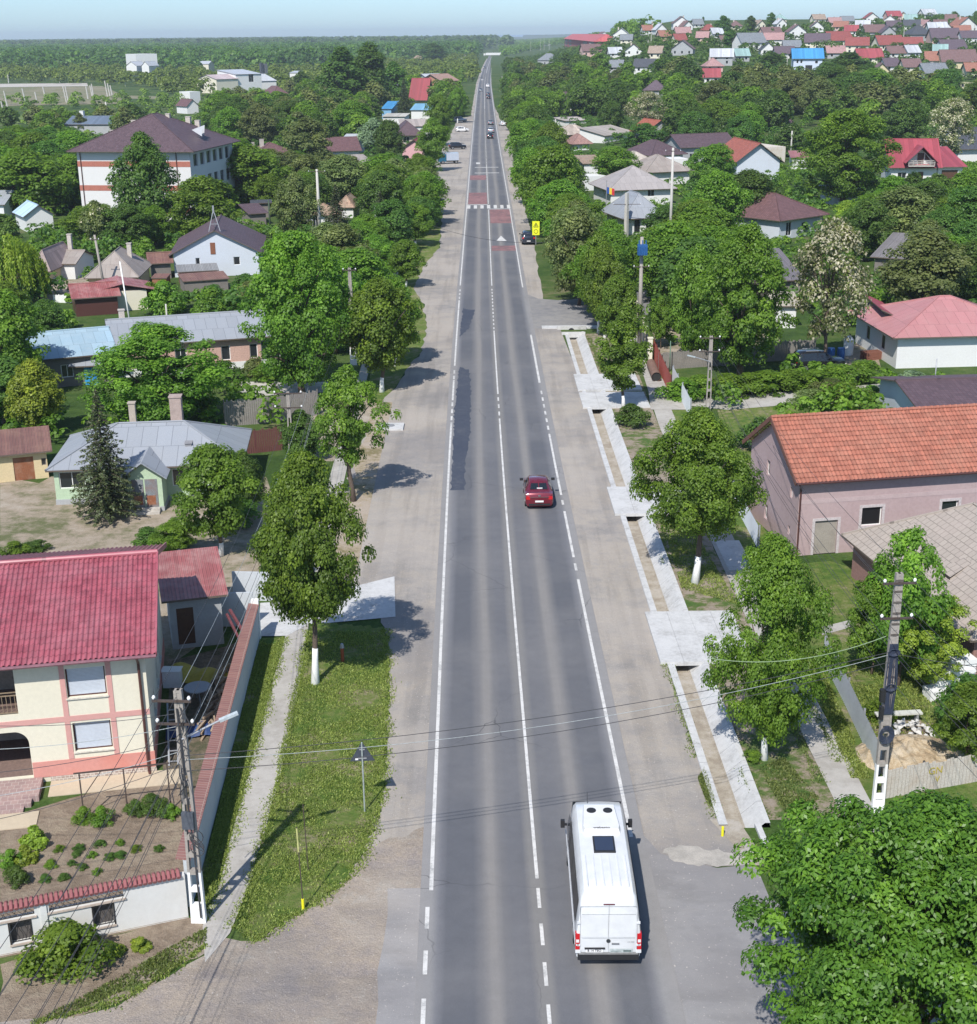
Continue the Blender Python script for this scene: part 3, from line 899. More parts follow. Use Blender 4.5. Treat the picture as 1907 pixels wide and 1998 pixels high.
# wing wall where the ditch ends
wb = MB()
pA, pB, pC = V(1478, 1612), V(1500, 1664), V(1545, 1680)
for a, b in ((pA, pB), (pB, pC)):
 wb.bar((a.x, a.y, -0.05), (b.x, b.y, -0.05), 0.22, 0.35)
tag(wb.build('ditch_lining', M_conc), kind='structure')
sheet('ditch_floor', [(1385, 1600), (1440, 1600), (1500, 1690), (1470, 1690)], 0.03, M_silt)
# pavements, verges
def vr(y): return 0
strip('verge', ys_range(45, 134, 0.8), lambda y: 8.84, arr([(45, 11.7), (60, 11.6), (100, 11.9), (134, 12.6)]), 0.012, M_mixv, rag=0.05)
strip('pavement', ys_range(44, 150, 3.0), arr([(44, 11.65), (60, 11.6), (100, 11.9), (118, 12.7), (150, 13)]), arr([(44, 13.0), (60, 12.95), (100, 13.35), (118, 13.8), (150, 14)]), 0.03, M_walk)
strip('pavement', ys_range(yd(1120), yd(1062), 3.0), arr([(60, 11.9), (80, 11.95)]), arr([(60, 13.3), (80, 13.35)]), 0.036, M_conc)
sheet('driveway', [(1270, 800), (1262, 735), (1295, 740), (1345, 800)], 0.04, M_walk)
strip('verge', ys_range(44, 150, 1.5), arr([(44, 13.0), (60, 12.95), (100, 13.35), (118, 13.8), (150, 14)]), lambda y: 15.2, 0.008, M_lawn)
sheet('verge', [(615, 1214), (752, 1226), (757, 1300), (752, 1440), (748, 1540), (724, 1640), (684, 1712), (612, 1768), (556, 1798), (505, 1838), (478, 1822), (500, 1700), (520, 1600), (560, 1400), (585, 1290)], 0.03, M_lawn, rag=0.16, step=0.16)
sheet('verge', [(556, 1244), (505, 1245), (477, 1357), (372, 1791), (400, 1790), (447, 1650), (482, 1520), (517, 1391)], 0.01, M_lawn)
sheet('pavement', [(603, 1216), (597, 1260), (574, 1391), (546, 1520), (511, 1640), (491, 1720), (448, 1822), (400, 1880), (395, 1810), (405, 1780), (430, 1720), (447, 1650), (482, 1520), (517, 1391), (558, 1240), (560, 1216)], 0.035, M_walk, rag=0.02)
strip('pavement', ys_range(71, 215, 2.0), arr([(71, -11.4), (128, -12.1), (215, -12.4)]), arr([(71, -10.25), (128, -11.4), (215, -11.6)]), 0.025, M_walk)
strip('verge', ys_range(108, 215, 1.2), arr([(108, -10.6), (128, -11.4), (215, -11.6)]), left_b, 0.018, M_lawn)
strip('verge', ys_range(70, 108, 1.2), lambda y: -10.2, lambda y: -8.5, 0.024, groundmat('dusty_verge', [(0.2, 0.17, 0.09), (0.34, 0.28, 0.2), (0.38, 0.32, 0.26)], (0.3, 1.6), 20, .6), rag=0.5)
sheet('driveway', [(508, 1178), (600, 1172), (632, 1160), (770, 1126), (772, 1205), (640, 1217), (603, 1219), (560, 1242), (505, 1243)], 0.045, M_conc, rag=0.0)
sheet('front_strip', [(0, 1880), (180, 1835), (368, 1791), (400, 1800), (404, 1850), (330, 1900), (235, 1960), (120, 1992), (0, 2000)], 0.014, M_soil, rag=0.1)
sheet('front_grass', [(60, 2010), (110, 1985), (190, 1955), (240, 1900), (310, 1862), (400, 1808), (404, 1850), (330, 1900), (235, 1960), (120, 1992)], 0.018, M_mixv, rag=0.2, step=0.4)
# yards
sheet('garden_soil', [(0, 1870), (365, 1795), (350, 1500), (130, 1560), (0, 1600)], 0.006, M_soil)
sheet('yard', [(0, 1330), (0, 930), (330, 985), (520, 1010), (500, 1180), (330, 1300)], 0.006, M_yard)
sheet('yard', [(0, 985), (100, 930), (520, 930), (560, 1060), (0, 1075)], 0.010, M_yard)
sheet('yard', [(470, 745), (640, 745), (640, 765), (470, 775)], 0.012, M_conc2)
sheet('yard', [(650, 900), (745, 800), (775, 760), (640, 790), (560, 830), (600, 900)], 0.009, M_yard)
sheet('yard', [(70, 555), (200, 520), (290, 560), (180, 590), (80, 585)], 0.012, M_yard)
sheet('yard', [(1270, 640), (1500, 640), (1560, 700), (1300, 720)], 0.012, M_yard)
sheet('yard', [(1640, 700), (1700, 640), (1720, 720), (1640, 740)], 0.012, M_yard)
sheet('track', [(1330, 790), (1330, 775), (1540, 765), (1760, 745), (1760, 762), (1600, 785), (1420, 800)], 0.02, M_walk)
sheet('track', [(1600, 1225), (1660, 1210), (1670, 1222), (1605, 1240)], 0.02, M_walk)
sheet('lawn', [(1600, 1280), (1560, 1100), (1620, 1095), (1700, 1120), (1760, 1300), (1907, 1300), (1907, 1480), (1725, 1500)], 0.012, M_lawn)
sheet('lawn', [(1400, 800), (1560, 790), (1560, 960), (1440, 960)], 0.012, M_lawn)
sheet('lawn', [(1720, 1560), (1950, 1500), (2100, 1700), (1800, 1680)], 0.012, M_lawn)
sheet('lawn', [(1830, 350), (1907, 345), (1960, 390), (1850, 390)], 0.012, M_lawn)
sheet('soil_bank', [(1700, 1420), (1790, 1400), (1850, 1480), (1740, 1510)], 0.02, M_soil, rag=0.2)
sheet('yard', [(318, 1500), (335, 1290), (440, 1262), (500, 1240), (470, 1352), (372, 1765), (356, 1545)], 0.014, groundmat('shaded_yard', [(0.10, 0.10, 0.06), (0.17, 0.14, 0.10), (0.22, 0.18, 0.13)], (0.5, 2.5), 20, .9))  # dark soil of the side yard, its own colour
# open field and river beyond the houses on the far left
fm = groundmat('dry_field', [(0.16, 0.17, 0.09), (0.22, 0.2, 0.13), (0.26, 0.24, 0.17)], (0.006, 0.05), 1.5, .2)
sheet('field', [(-60, 170), (200, 168), (240, 185), (235, 202), (-60, 208)], 0.05, fm)
sheet('track', [(-60, 164), (170, 162), (172, 168), (-60, 171)], 0.10, groundmat('pale_track', [(0.4, 0.37, 0.33), (0.5, 0.47, 0.42)], (0.02, 0.3), 2, .2))
sheet('field', [(240, 186), (320, 188), (330, 194), (240, 192)], 0.06, fm)
sheet('field', [(-60, 225), (60, 225), (30, 245), (-60, 245)], 0.05, groundmat('green_field', [(0.12, 0.17, 0.05), (0.17, 0.2, 0.08)], (0.01, 0.1), 1.5, .2))
rw = MB(); rw.face(((-1400, 13000, 1.0), (600, 13000, 1.0), (1500, 40000, 1.0), (-4800, 40000, 1.0)), 0)
tag(rw.build('river', glassmat('river_water', (0.25, 0.32, 0.4), 0.25)), kind='structure')
# ------------------------------------------------------------------ buildings
def G(px, py, z=0.0):
 p = V(px, py, z); return Vector((p.x, p.y, 0))
def keep(x0, y0, x1, y1, base): BOXES_.append((x0, y0, x1, y1, base))
BOXES_ = []
FOOT_ = []
def foot(A, B, d):
 w = (B - A).length; u = (B - A).normalized(); n = Vector((-u.y, u.x, 0))
 k = max(1, int(w / 5)); m = max(1, int(d / 5))
 for i in range(k + 1):
  for j in range(m + 1):
   p = A + u * (w * i / k) + n * (d * j / m); FOOT_.append((p.x, p.y, 2.6))
def H(name, label, A, B, d, h, typ, rise, rm, wm, keepbox=None, cat='house', **kw):
 foot(A, B, d)
 if keepbox:
  a, b, c, e, f = keepbox; keep(a, b, c, b + (e - b) * (.74 if f < 600 else 1), f)
 return house(name, label, cat, A, B, d, h, typ, rise, rm, wm, **kw)
RED = roofmat('red_metal_tiles', (0.33, 0.085, 0.11), 'tile', geo=True, wear=0.45, rough=0.38, wearcol=(0.45, 0.2, 0.23))
REDC = roofmat('red_corrugated', (0.36, 0.115, 0.11), 'corr', wear=0.55, wearcol=(0.5, 0.33, 0.3), rough=0.5)
REDS = roofmat('red_sheet', (0.34, 0.068, 0.085), 'sheet', wear=0.25, rough=0.45)
REDD = roofmat('dark_red_sheet', (0.28, 0.04, 0.05), 'sheet', wear=0.2)
ORANGE = roofmat('orange_tiles', (0.36, 0.13, 0.085), 'tile', var=0.2, wear=0.45, wearcol=(0.40, 0.20, 0.14), geo=True, rough=0.7)
ORANGE2 = roofmat('orange_sheet', (0.38, 0.115, 0.075), 'tile', wear=0.25)
PURPLE = roofmat('purple_brown_tiles', (0.115, 0.075, 0.085), 'tile', wear=0.12)
BROWN = roofmat('brown_tiles', (0.16, 0.085, 0.085), 'tile', wear=0.15)
BROWNR = roofmat('rust_corrugated', (0.22, 0.11, 0.09), 'corr', wear=0.5, wearcol=(0.33, 0.2, 0.14))
TIN = roofmat('grey_seam_metal', (0.30, 0.32, 0.35), 'seam', var=0.06, wear=0.15, wearcol=(0.36, 0.36, 0.36), rough=0.45)
TINO = roofmat('old_tin', (0.33, 0.29, 0.26), 'seam', var=0.12, wear=0.55, wearcol=(0.24, 0.19, 0.17), rough=0.7)
TINB = roofmat('blue_grey_tin', (0.30, 0.42, 0.50), 'seam', var=0.12, wear=0.3, wearcol=(0.45, 0.52, 0.55), rough=0.5)
TINP = roofmat('pale_tin', (0.5, 0.52, 0.55), 'seam', var=0.06, wear=0.2, rough=0.4)
MOSS = roofmat('mossy_tiles', (0.36, 0.24, 0.17), 'tile', var=0.3, wear=0.6, wearcol=(0.30, 0.30, 0.22))
ETER = roofmat('fibre_cement', (0.38, 0.33, 0.285), 'slate', var=0.06, wear=0.4, wearcol=(0.42, 0.35, 0.31), rough=0.85)
SLATE = roofmat('dark_slate', (0.075, 0.08, 0.095), 'tile', wear=0.1)
GREY = roofmat('grey_tiles', (0.17, 0.18, 0.20), 'tile', wear=0.1)
PINKM = roofmat('pink_metal', (0.44, 0.20, 0.20), 'seam', var=0.06, wear=0.25, wearcol=(0.5, 0.3, 0.28), rough=0.55)
BLUE = roofmat('blue_sheet', (0.06, 0.28, 0.55), 'sheet', wear=0.1)
CREAM = mat('cream_plaster', (0.66, 0.62, 0.50), 0.9, 0.06, 1, 0.08)
WHITE = mat('white_plaster', (0.66, 0.66, 0.65), 0.9, 0.06, 1, 0.15, col2=(0.5, 0.48, 0.45))
PWHITE = mat('pale_blue_plaster', (0.52, 0.56, 0.62), 0.9, 0.07, 1, 0.2, col2=(0.4, 0.4, 0.42))
PINKP = mat('pink_grey_render', (0.40, 0.30, 0.30), 0.95, 0.10, 0.8, 0.35, col2=(0.50, 0.40, 0.40), bmp=0.15)
GREENP = mat('pale_green_plaster', (0.42, 0.54, 0.38), 0.9, 0.12, 1.2, 0.3, col2=(0.38, 0.42, 0.33))
YELP = mat('yellow_plaster', (0.62, 0.50, 0.30), 0.9, 0.1, 1, 0.25, col2=(0.45, 0.38, 0.28))
GREYP = mat('grey_cement', (0.36, 0.37, 0.38), 0.95, 0.1, 1, 0.3, bmp=0.2)
PINKB = mat('pink_band', (0.56, 0.30, 0.27), 0.9, 0.06, 1, 0.15)
SALMON = mat('salmon_plinth', (0.56, 0.26, 0.22), 0.9, 0.08, 1.2, 0.5, col2=(0.55, 0.16, 0.11))
WOODG = mat('weathered_wood', (0.20, 0.18, 0.165), 0.95, 0.3, 3, 0.4, bmp=0.4)
RUST = mat('rusty_sheet', (0.26, 0.10, 0.05), 0.8, 0.35, 3, 0.6, col2=(0.35, 0.25, 0.18))
DKBROWN = mat('dark_brown_metal', (0.085, 0.035, 0.03), 0.45, 0.1)
METALG = mat('grey_metal', (0.35, 0.36, 0.38), 0.45, 0.1, metal=0.3)
def wavy_roof(mb, w, L0, org, du, dv, nrm, pitch=0.21, amp=0.028, row=0.36, step=0.02, pan=True):
 """metal or clay tile sheet as real relief: waves across, a small step at every row"""
 org, du, dv, nrm = map(Vector, (org, du, dv, nrm))
 nu = int(w / pitch) * 6; rows = int(L0 / row)
 def pt(u, v, k):
  s = math.sin(2 * math.pi * u / pitch)
  h = amp * (abs(s) ** 0.8 * (1 if s > 0 else -0.35)) + step * (1 - k)
  return org + du * u + dv * v + nrm * h
 for j in range(rows):
  v0, v1 = L0 * j / rows, L0 * (j + 1) / rows
  base = len(mb.v)
  for i in range(nu + 1):
   u = w * i / nu
   mb.P(pt(u, v0, 0)); mb.P(pt(u, v1, 1))
  for i in range(nu):
   a = base + 2 * i
   mb.f.append([a, a + 2, a + 3, a + 1]); mb.m.append(0)
   u0, u1 = w * i / nu, w * (i + 1) / nu
   mb.uv.extend([(u0, v0), (u1, v0), (u1, v1), (u0, v1)])
# ---- two-storey house with the red roof, lower left
def left_house():
 ang = R(10.5)
 C = V(304, 1504); w = 15.5
 A = Vector((C.x - w * math.cos(ang), C.y - w * math.sin(ang), 0)); B = Vector((C.x, C.y, 0))
 foot(A, B, 11.2); keep(0, 1050, 320, 1620, 1515)
 h, d, rise, ov = 5.45, 11.2, 1.7, 0.6
 t = thing('two_storey_house', 'cream two-storey house with ribbed crimson roof and pink bands', 'house', (A.x, A.y, 0), ang)
 uL = w - 4.95
 loggia = ('f', uL - 5.2, 3.05, 5.2, 2.05); arch = ('f', uL - 5.0, 0.25, 5.25, 2.05)
 ops = [('f', w - 3.0, 1.2, 1.45, 1.25, 'shutter'), ('f', w - 3.05, 3.55, 1.5, 1.25, 'shutter'),
           ('r', 2.2, 1.3, 0.7, 1.1, 'w1'), ('r', 5.0, 1.3, 0.9, 1.1, 'w1'), ('r', 7.6, 1.3, 0.7, 1.1, 'w1'), ('r', 3.4, 3.6, 0.9, 1.1, 'w1'), ('r', 6.6, 3.6, 0.9, 1.1, 'w1')]
 house('x', 'x', 'house', A, B, d, h, 'gx', rise, None, CREAM, ops=ops, mats={'frame': DKBROWN, 'sill': mat('sill_cream', (0.6, 0.56, 0.48))}, depth=0.2,
          holes_extra=[loggia, arch], root=t)
 mb = MB()
 for (s, u, z, ww, hh), dep in ((loggia, 2.4), (arch, 3.4)):
  mb.face(((u, dep, z), (u + ww, dep, z), (u + ww, dep, z + hh), (u, dep, z + hh)), 0)
  mb.face(((u + ww, 0.2, z), (u + ww, dep, z), (u + ww, dep, z + hh), (u + ww, 0.2, z + hh)), 0)
  mb.face(((u, 0.2, z), (u + ww, 0.2, z), (u + ww, dep, z), (u, dep, z)), 1)
  mb.face(((u, 0.2, z + hh), (u + ww, 0.2, z + hh), (u + ww, dep, z + hh), (u, dep, z + hh)), 0)
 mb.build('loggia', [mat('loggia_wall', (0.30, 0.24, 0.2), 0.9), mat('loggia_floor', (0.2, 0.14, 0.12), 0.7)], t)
 ab = MB(); u1, z1 = arch[1] + arch[3], arch[2] + arch[4]; rr_ = 0.55
 pts = [(u1, 0.0, z1 + .001)] + [(u1 - rr_ + rr_ * math.sin(a), 0.0, z1 - rr_ + rr_ * math.cos(a)) for a in [math.pi / 2 * k / 8 for k in range(9)]][::-1]
 ab.face([(p[0], 0.003, p[2]) for p in pts]); ab.face([(p[0], 0.203, p[2]) for p in pts[::-1]])
 for i in range(1, len(pts) - 1): ab.face(((pts[i][0], .003, pts[i][2]), (pts[i + 1][0], .003, pts[i + 1][2]), (pts[i + 1][0], .203, pts[i + 1][2]), (pts[i][0], .203, pts[i][2])))
 ab.build('arch_corner', CREAM, t)
 bb = MB(); e = 0.025
 bb.box(uL + .32 - 5.6, w, -e, 0.0 - .001, 2.55, 2.78)
 for u in (w - 3.0 - 0.27, w - 1.55 + 0.03):
  bb.box(u, u + .2, -e, -.001, 2.781, h - 0.02); bb.box(u, u + .2, -e, -.001, 0.92, 2.549)
 bb.build('band', PINKB, t)
 pb = MB(); pb.box(uL + .27, w + .03, -0.03, -.001, 0.22, 0.9); pb.box(w + .001, w + .03, 0, d, 0.22, 0.9)
 pb.build('plinth', SALMON, t)
 st = MB(); st.box(uL + .9, w + .05, -0.05, -.001, 0.0, 0.21)
 st.build('stone_skirt', blockmat('stone_pattern', (0.45, 0.38, 0.33), (0.28, 0.2, 0.17), (0.6, 0.55, 0.48), 0.16, 0.1), t)
 rb = MB(); s = rise / (d / 2); ze = h - ov * s + 0.12; zr = h + rise + 0.12
 sl = math.hypot(1, s); Ls = (d / 2 + ov) * sl
 wavy_roof(rb, w + 1.0, Ls, (-0.5, -ov, ze), (1, 0, 0), (0, 1 / sl, s / sl), (0, -s / sl, 1 / sl), 0.2, 0.05, 0.37, 0.012)
 wavy_roof(rb, w + 1.0, Ls, (w + .5, d + ov, ze), (-1, 0, 0), (0, -1 / sl, s / sl), (0, s / sl, 1 / sl), 0.2, 0.05, 0.37, 0.012)
 rb.tube([(-.5, d / 2, zr + .05), (w + .5, d / 2, zr + .05)], 0.12, 10, 0)
 for y0, y1, za, zb in ((-ov, d / 2, ze, zr), (d + ov, d / 2, ze, zr)):
  rb.bar((w + .5, y0, za), (w + .5, y1, zb), 0.06, 0.22, 0)
 rf = rb.build('roof', [RED], t, smooth=False)
 ub = MB()
 ub.face(((-.5, -ov, ze - .06), (w + .5, -ov, ze - .06), (w + .5, d / 2, zr - .06), (-.5, d / 2, zr - .06)))
 ub.face(((-.5, d + ov, ze - .06), (w + .5, d + ov, ze - .06), (w + .5, d / 2, zr - .06), (-.5, d / 2, zr - .06)))
 ub.build('soffit', mat('soffit_brown', (0.12, 0.08, 0.07)), rf)
 gb = MB(); gb.tube([(-.5, -ov - .07, ze - .05), (w + .5, -ov - .07, ze - .05)], 0.075, 8)
 gb.build('gutter', mat('gutter_metal', (0.22, 0.1, 0.12), 0.4), rf)
 dp = MB(); dp.tube([(w - .25, -ov - .05, ze - .1), (w - .25, -0.12, ze - .55), (w - .25, -0.1, 0.1), (w - .2, -.3, 0.02)], 0.055, 8)
 dp.build('downpipe', DKBROWN, t)
 rl = MB(); u0 = uL - 5.2
 for z in (3.12, 3.85, 3.98): rl.bar((u0, 0.06, z), (uL, 0.06, z), 0.04)
 k = 0
 while u0 + k * 0.16 < uL: rl.bar((u0 + k * .16, 0.06, 3.12), (u0 + k * .16, 0.06, 3.85), 0.022); k += 1
 rl.build('railing', mat('railing_bronze', (0.25, 0.19, 0.13), 0.5), t)
 tb = MB()
 uT = uL + .6
 tb.box(uT - 9, uT, -1.5, -0.06, 0.0, 0.25); tb.box(uT - 9, uT - .25, -1.9, -1.501, 0, 0.17); tb.box(uT - 9, uT - .5, -2.3, -1.901, 0, 0.09)
 tb.build('terrace', blockmat('terrace_tiles', (0.36, 0.25, 0.23), (0.30, 0.21, 0.2), (0.46, 0.38, 0.34), 0.26, 0.26), t)
 cb = MB(); cb.box(uT + .3, w + 1.2, -1.25, -0.06, 0, 0.03); cb.box(uT - 9, uT + .1, -3.4, -2.301, 0, 0.05)
 cb.build('apron', mat('ochre_concrete', (0.50, 0.42, 0.31), 0.9, 0.08, 1, 0.3), t)
 return t
left_house()
def annex():
 A, B = V(338, 1268), V(438, 1256)
 H('outbuilding', 'grey rendered outbuilding under a striped pinkish-red corrugated lean-to roof', A, B, 4.6, 2.6, 'shed', 0.5, REDC, GREYP, (320, 1060, 460, 1250, 1258), ov=0.35, cat='outbuilding',
      ops=[('f', 0.3, 0.2, 0.8, 1.9, 'd1')])
annex()
# ---- pink house with the orange roof on the right
def pink_house():
 A = V(1552, 1085); ang = R(9.8); w = 12.4; d = 7.6; h = 4.6; rise = 2.35; ov = 0.45
 A = Vector((A.x, A.y, 0)); B = A + Vector((w * math.cos(ang), w * math.sin(ang), 0))
 foot(A, B, d); keep(1465, 785, 1907, 1075, 1080)
 t = thing('barn_house', 'unfinished mauve rendered house with bright orange tiled roof', 'house', A, ang)
 ops = [('f', 1.05, 0.0, 1.35, 2.0, 'd1'), ('f', 3.8, 1.5, 1.2, 1.1, 'dark'), ('f', 8.6, 1.5, 1.0, 1.15, 'w1'), ('r', 3, 1.5, 1, 1.1, 'w1'),
           ('l', 2.6, 0.6, 0.5, 0.9, 'dark'), ('l', 6.3, 0.9, 0.3, 0.5, 'dark'), ('l', 2.6, 3.3, 0.5, 0.9, 'dark'), ('l', 6.3, 3.1, 0.35, 0.6, 'dark')]
 house('x', 'x', 'house', A, B, d, h, 'gx', rise, None, PINKP, ops=ops, depth=0.16, root=t,
          mats={'door': mat('plank_door', (0.33, 0.30, 0.26), 0.9, 0.2, 3, 0.4)})
 fb = MB()
 for (u, z, ww, hh) in ((1.05, 0, 1.35, 2.0), (3.8, 1.5, 1.2, 1.1), (8.6, 1.5, 1.0, 1.15)):
  g = 0.16; y0, y1 = -0.02, -0.001
  fb.box(u - g, u, y0, y1, max(z - g, 0), z + hh + g); fb.box(u + ww, u + ww + g, y0, y1, max(z - g, 0), z + hh + g); fb.box(u + .001, u + ww - .001, y0, y1, z + hh, z + hh + g)
  if z > 0: fb.box(u + .001, u + ww - .001, y0, y1, z - g, z)
 fb.build('surround', mat('pale_surround', (0.52, 0.47, 0.47), 0.9), t)
 bb = MB(); bb.box(0.1, w, -0.012, -.001, 3.05, 3.3); bb.build('render_band', mat('render_band', (0.45, 0.35, 0.35), 0.95, 0.1, 2, .3), t)
 rb = MB(); s = rise / (d / 2); ze = h - ov * s + 0.12; zr = h + rise + 0.12; sl = math.hypot(1, s); Ls = (d / 2 + ov) * sl
 wavy_roof(rb, w + .8, Ls, (-0.4, -ov, ze), (1, 0, 0), (0, 1 / sl, s / sl), (0, -s / sl, 1 / sl), 0.235, 0.035, 0.34, 0.035)
 wavy_roof(rb, w + .8, Ls, (w + .4, d + ov, ze), (-1, 0, 0), (0, -1 / sl, s / sl), (0, s / sl, 1 / sl), 0.235, 0.035, 0.34, 0.035)
 k = 0
 while -0.4 + k * 0.38 < w + .4:
  x = -0.4 + k * .38; rb.tube([(x, d / 2, zr + .03), (x + .36, d / 2, zr + .045)], [0.10, 0.115], 8, 0); k += 1
 rf = rb.build('roof', [ORANGE], t)
 vb = MB()
 for y0 in (-ov, d + ov): vb.bar((-.42, y0, ze - .05), (-.42, d / 2, zr - .05), 0.05, 0.24); vb.bar((w + .42, y0, ze - .05), (w + .42, d / 2, zr - .05), 0.05, 0.24)
 vb.face(((-.4, -ov, ze - .05), (w + .4, -ov, ze - .05), (w + .4, d / 2, zr - .05), (-.4, d / 2, zr - .05)))
 vb.build('bargeboard', mat('brown_board', (0.16, 0.07, 0.05), .6), rf)
 gb = MB(); gb.tube([(-.4, -ov - .06, ze - .03), (w + .4, -ov - .06, ze - .03)], 0.07, 8); gb.build('gutter', DKBROWN, rf)
 db = MB(); db.tube([(-.2, -ov - .04, ze - .1), (0.06, -0.08, ze - .45), (0.06, -0.08, 0.1)], 0.05, 8); db.build('downpipe', DKBROWN, t)
pink_house()
# ---- grey hipped house in front of it
def grey_hip():
 A = V(1668, 1040, 2.5); B = V(1905, 1230, 2.5); A.z = B.z = 0
 t = H('hipped_house', 'low house with large grey fibre-cement hipped roof before the mauve house', A, B, 8.5, 2.45, 'hip', 2.7, ETER, mat('brown_render', (0.30, 0.17, 0.15), .9), (1650, 975, 1907, 1130, 1200), ov=0.5,
          ops=[('f', 3, 0.8, 1.1, 1.1, 'w'), ('f', 6, 0, 1.0, 2.0, 'd'), ('f', 9, .8, 1.1, 1.1, 'w')], chim=[(9.5, 5.6, 5.2, 0.5, mat('chimney_white', (0.6, 0.62, 0.62)))])
 for u in (2.4, 7.6):     # small eyebrow dormers
  mb = MB(); mb.face(((u, 0.9, 3.3), (u + 1.1, 0.9, 3.3), (u + .9, 2.1, 3.9), (u + .2, 2.1, 3.9)), 0)
  mb.face(((u, 0.9, 2.9), (u + 1.1, 0.9, 3.0), (u + 1.1, 0.9, 3.3), (u, 0.9, 3.3)), 1)
  mb.build('dormer', [ETER, glassmat('dark_opening', (0.006, 0.006, 0.007), 0.5)], t)  # near-black front, the shade inside the dormer put into its colour
grey_hip()
# ---- pale green house with the grey metal roof
def green_house():
 A = Vector((-27.3, 83.0, 0)); B = Vector((-15.9, 84.0, 0))
 t = H('green_house', 'pale green single-storey house with grey standing-seam roof and two chimneys', A, B, 7.2, 2.45, 'hip', 1.65, TIN, GREENP, (88, 800, 490, 985, 985), ov=0.4,
          ops=[('f', 0.3, 1.05, 1.6, 1.1, 'w'), ('f', 2.4, 1.05, 1.6, 1.1, 'w'), ('f', 7.3, .95, 1.7, 1.15, 'w2'), ('f', 9.3, .95, 1.7, 1.15, 'w'), ('l', 1.5, 1.0, 1.2, 1.1, 'w'), ('r', 3, 1, 1.2, 1.1, 'w')],
          chim=[(4.3, 5.4, 5.1, 0.42, mat('old_chimney', (0.42, 0.36, 0.30), .95, .25, 4, .5, bmp=.5)), (7.2, 5.2, 5.5, 0.75, mat('brick_chimney', (0.42, 0.33, 0.29), .95, .3, 5, .5, bmp=.6))],
          plinth=(0.35, GREYP))
 pw = MB(); x0, x1, y0 = 4.75, 6.95, -2.0
 pw.box(x0, x1, y0, -0.002, 0.3, 2.3, 0, 'ub'); pw.box(x0 - .03, x1 + .03, y0 - .03, -0.045, 0, 0.3, 1, '')
 pw.face(((x0, y0, 2.3), (x1, y0, 2.3), ((x0 + x1) / 2, y0, 3.1)), 0)
 po = pw.build('porch', [GREENP, GREYP], t)
 rb = MB(); xm = (x0 + x1) / 2
 for sx in (-1, 1):
  xe = xm + sx * 1.45
  q = [(xe, y0 - .35, 2.2), (xm, y0 - .35, 3.25), (xm, 1.6, 3.25), (xe, 0.3, 2.2)]
  if sx > 0: q = q[::-1]
  q = q[::-1] if (Vector(q[1]) - Vector(q[0])).cross(Vector(q[2]) - Vector(q[0])).z < 0 else q
  rb.slab(q, 0.05, 0)
 rb.build('porch_roof', TIN, t)
 db = MB(); db.box(x0 + .35, x0 + 1.05, y0 - .03, y0 - .002, 0.32, 2.1, 0); db.box(x0 + 1.15, x1 - .3, y0 - .03, y0 - .002, 0.32, 2.1, 0)
 do = db.build('door', mat('flaking_door', (0.20, 0.22, 0.24), .8, .3, 3, .7, col2=(0.22, 0.10, 0.06)), t)
 for x in (x0 + .4, x0 + 1.2):
  pb = MB(); pb.box(x, x + .55, y0 - .045, y0 - .031, 0.45, 1.05); pb.build('panel', RUST, do)
 sb = MB(); sb.box(8.1, 8.5, 1.3, 1.7, 3.0, 3.32); sb.face(((8.05, 1.25, 3.35), (8.55, 1.25, 3.35), (8.55, 1.9, 3.42), (8.05, 1.9, 3.42)))
 sb.build('skylight', [mat('skylight_box', (0.25, 0.25, 0.26))], t)
 st = MB(); st.box(x0 + .2, x1 - .2, y0 - .7, y0 - .031, 0, .15); st.box(x0 + .2, x1 - .2, y0 - .4, y0 - .032, .151, .28); st.build('steps', M_conc2, t)
green_house()
H('shed', 'low yellow-walled shed with rusty ribbed roof and rusty double doors', V(-60, 948), V(96, 932), 3.6, 1.9, 'shed', 0.5, BROWNR, YELP, (0, 850, 125, 935, 940), cat='shed', ov=0.4,
  ops=[('f', 1.0, .8, .35, .6, 'w1'), ('f', 2.9, 0, 1.3, 1.6, 'd1'), ('f', 4.7, .9, .3, .5, 'dark')], mats={'door': RUST, 'frame': WOODG})
H('long_house', 'long low pink-walled house under a grey tin roof with skylight', V(230, 738), V(522, 716), 8.0, 2.9, 'gx', 1.35, TIN, mat('salmon_wall', (0.55, 0.36, 0.30), .9), (230, 610, 520, 715, 712), ov=0.5,
  ops=[('f', 9.0, 0.9, .8, 1.3, 'w1'), ('f', 11.5, 0.9, .7, 1.3, 'w1'), ('f', 12.5, 0.1, 1.7, 2.3, 'w2'), ('f', 5, .9, 1.0, 1.3, 'w')], plinth=(0.7, WHITE), chim=[(1.0, 5.5, 4.9, .5)])
H('tin_wing', 'faded blue-grey tin roofed wing, left of the long pink-walled house', V(75, 760), V(226, 745), 8.0, 2.6, 'gx', 1.3, TINB, WOODG, (80, 635, 232, 690, 700), ov=0.4, cat='outbuilding', ops=[('f', 2, .8, 1, 1.1, 'w')])
H('blue_shed', 'tiny shed with bright blue door and pale tin roof', V(150, 752), V(192, 750), 2.6, 1.9, 'gx', .7, TIN, mat('blue_boards', (0.03, 0.22, 0.5), .7, .2, 2, .3), (138, 678, 200, 750, 752), cat='shed', ov=0.5, ops=[('f', .4, 0, .8, 1.6, 'd1')], mats={'door': mat('blue_door', (0.03, 0.3, 0.62), .6)})
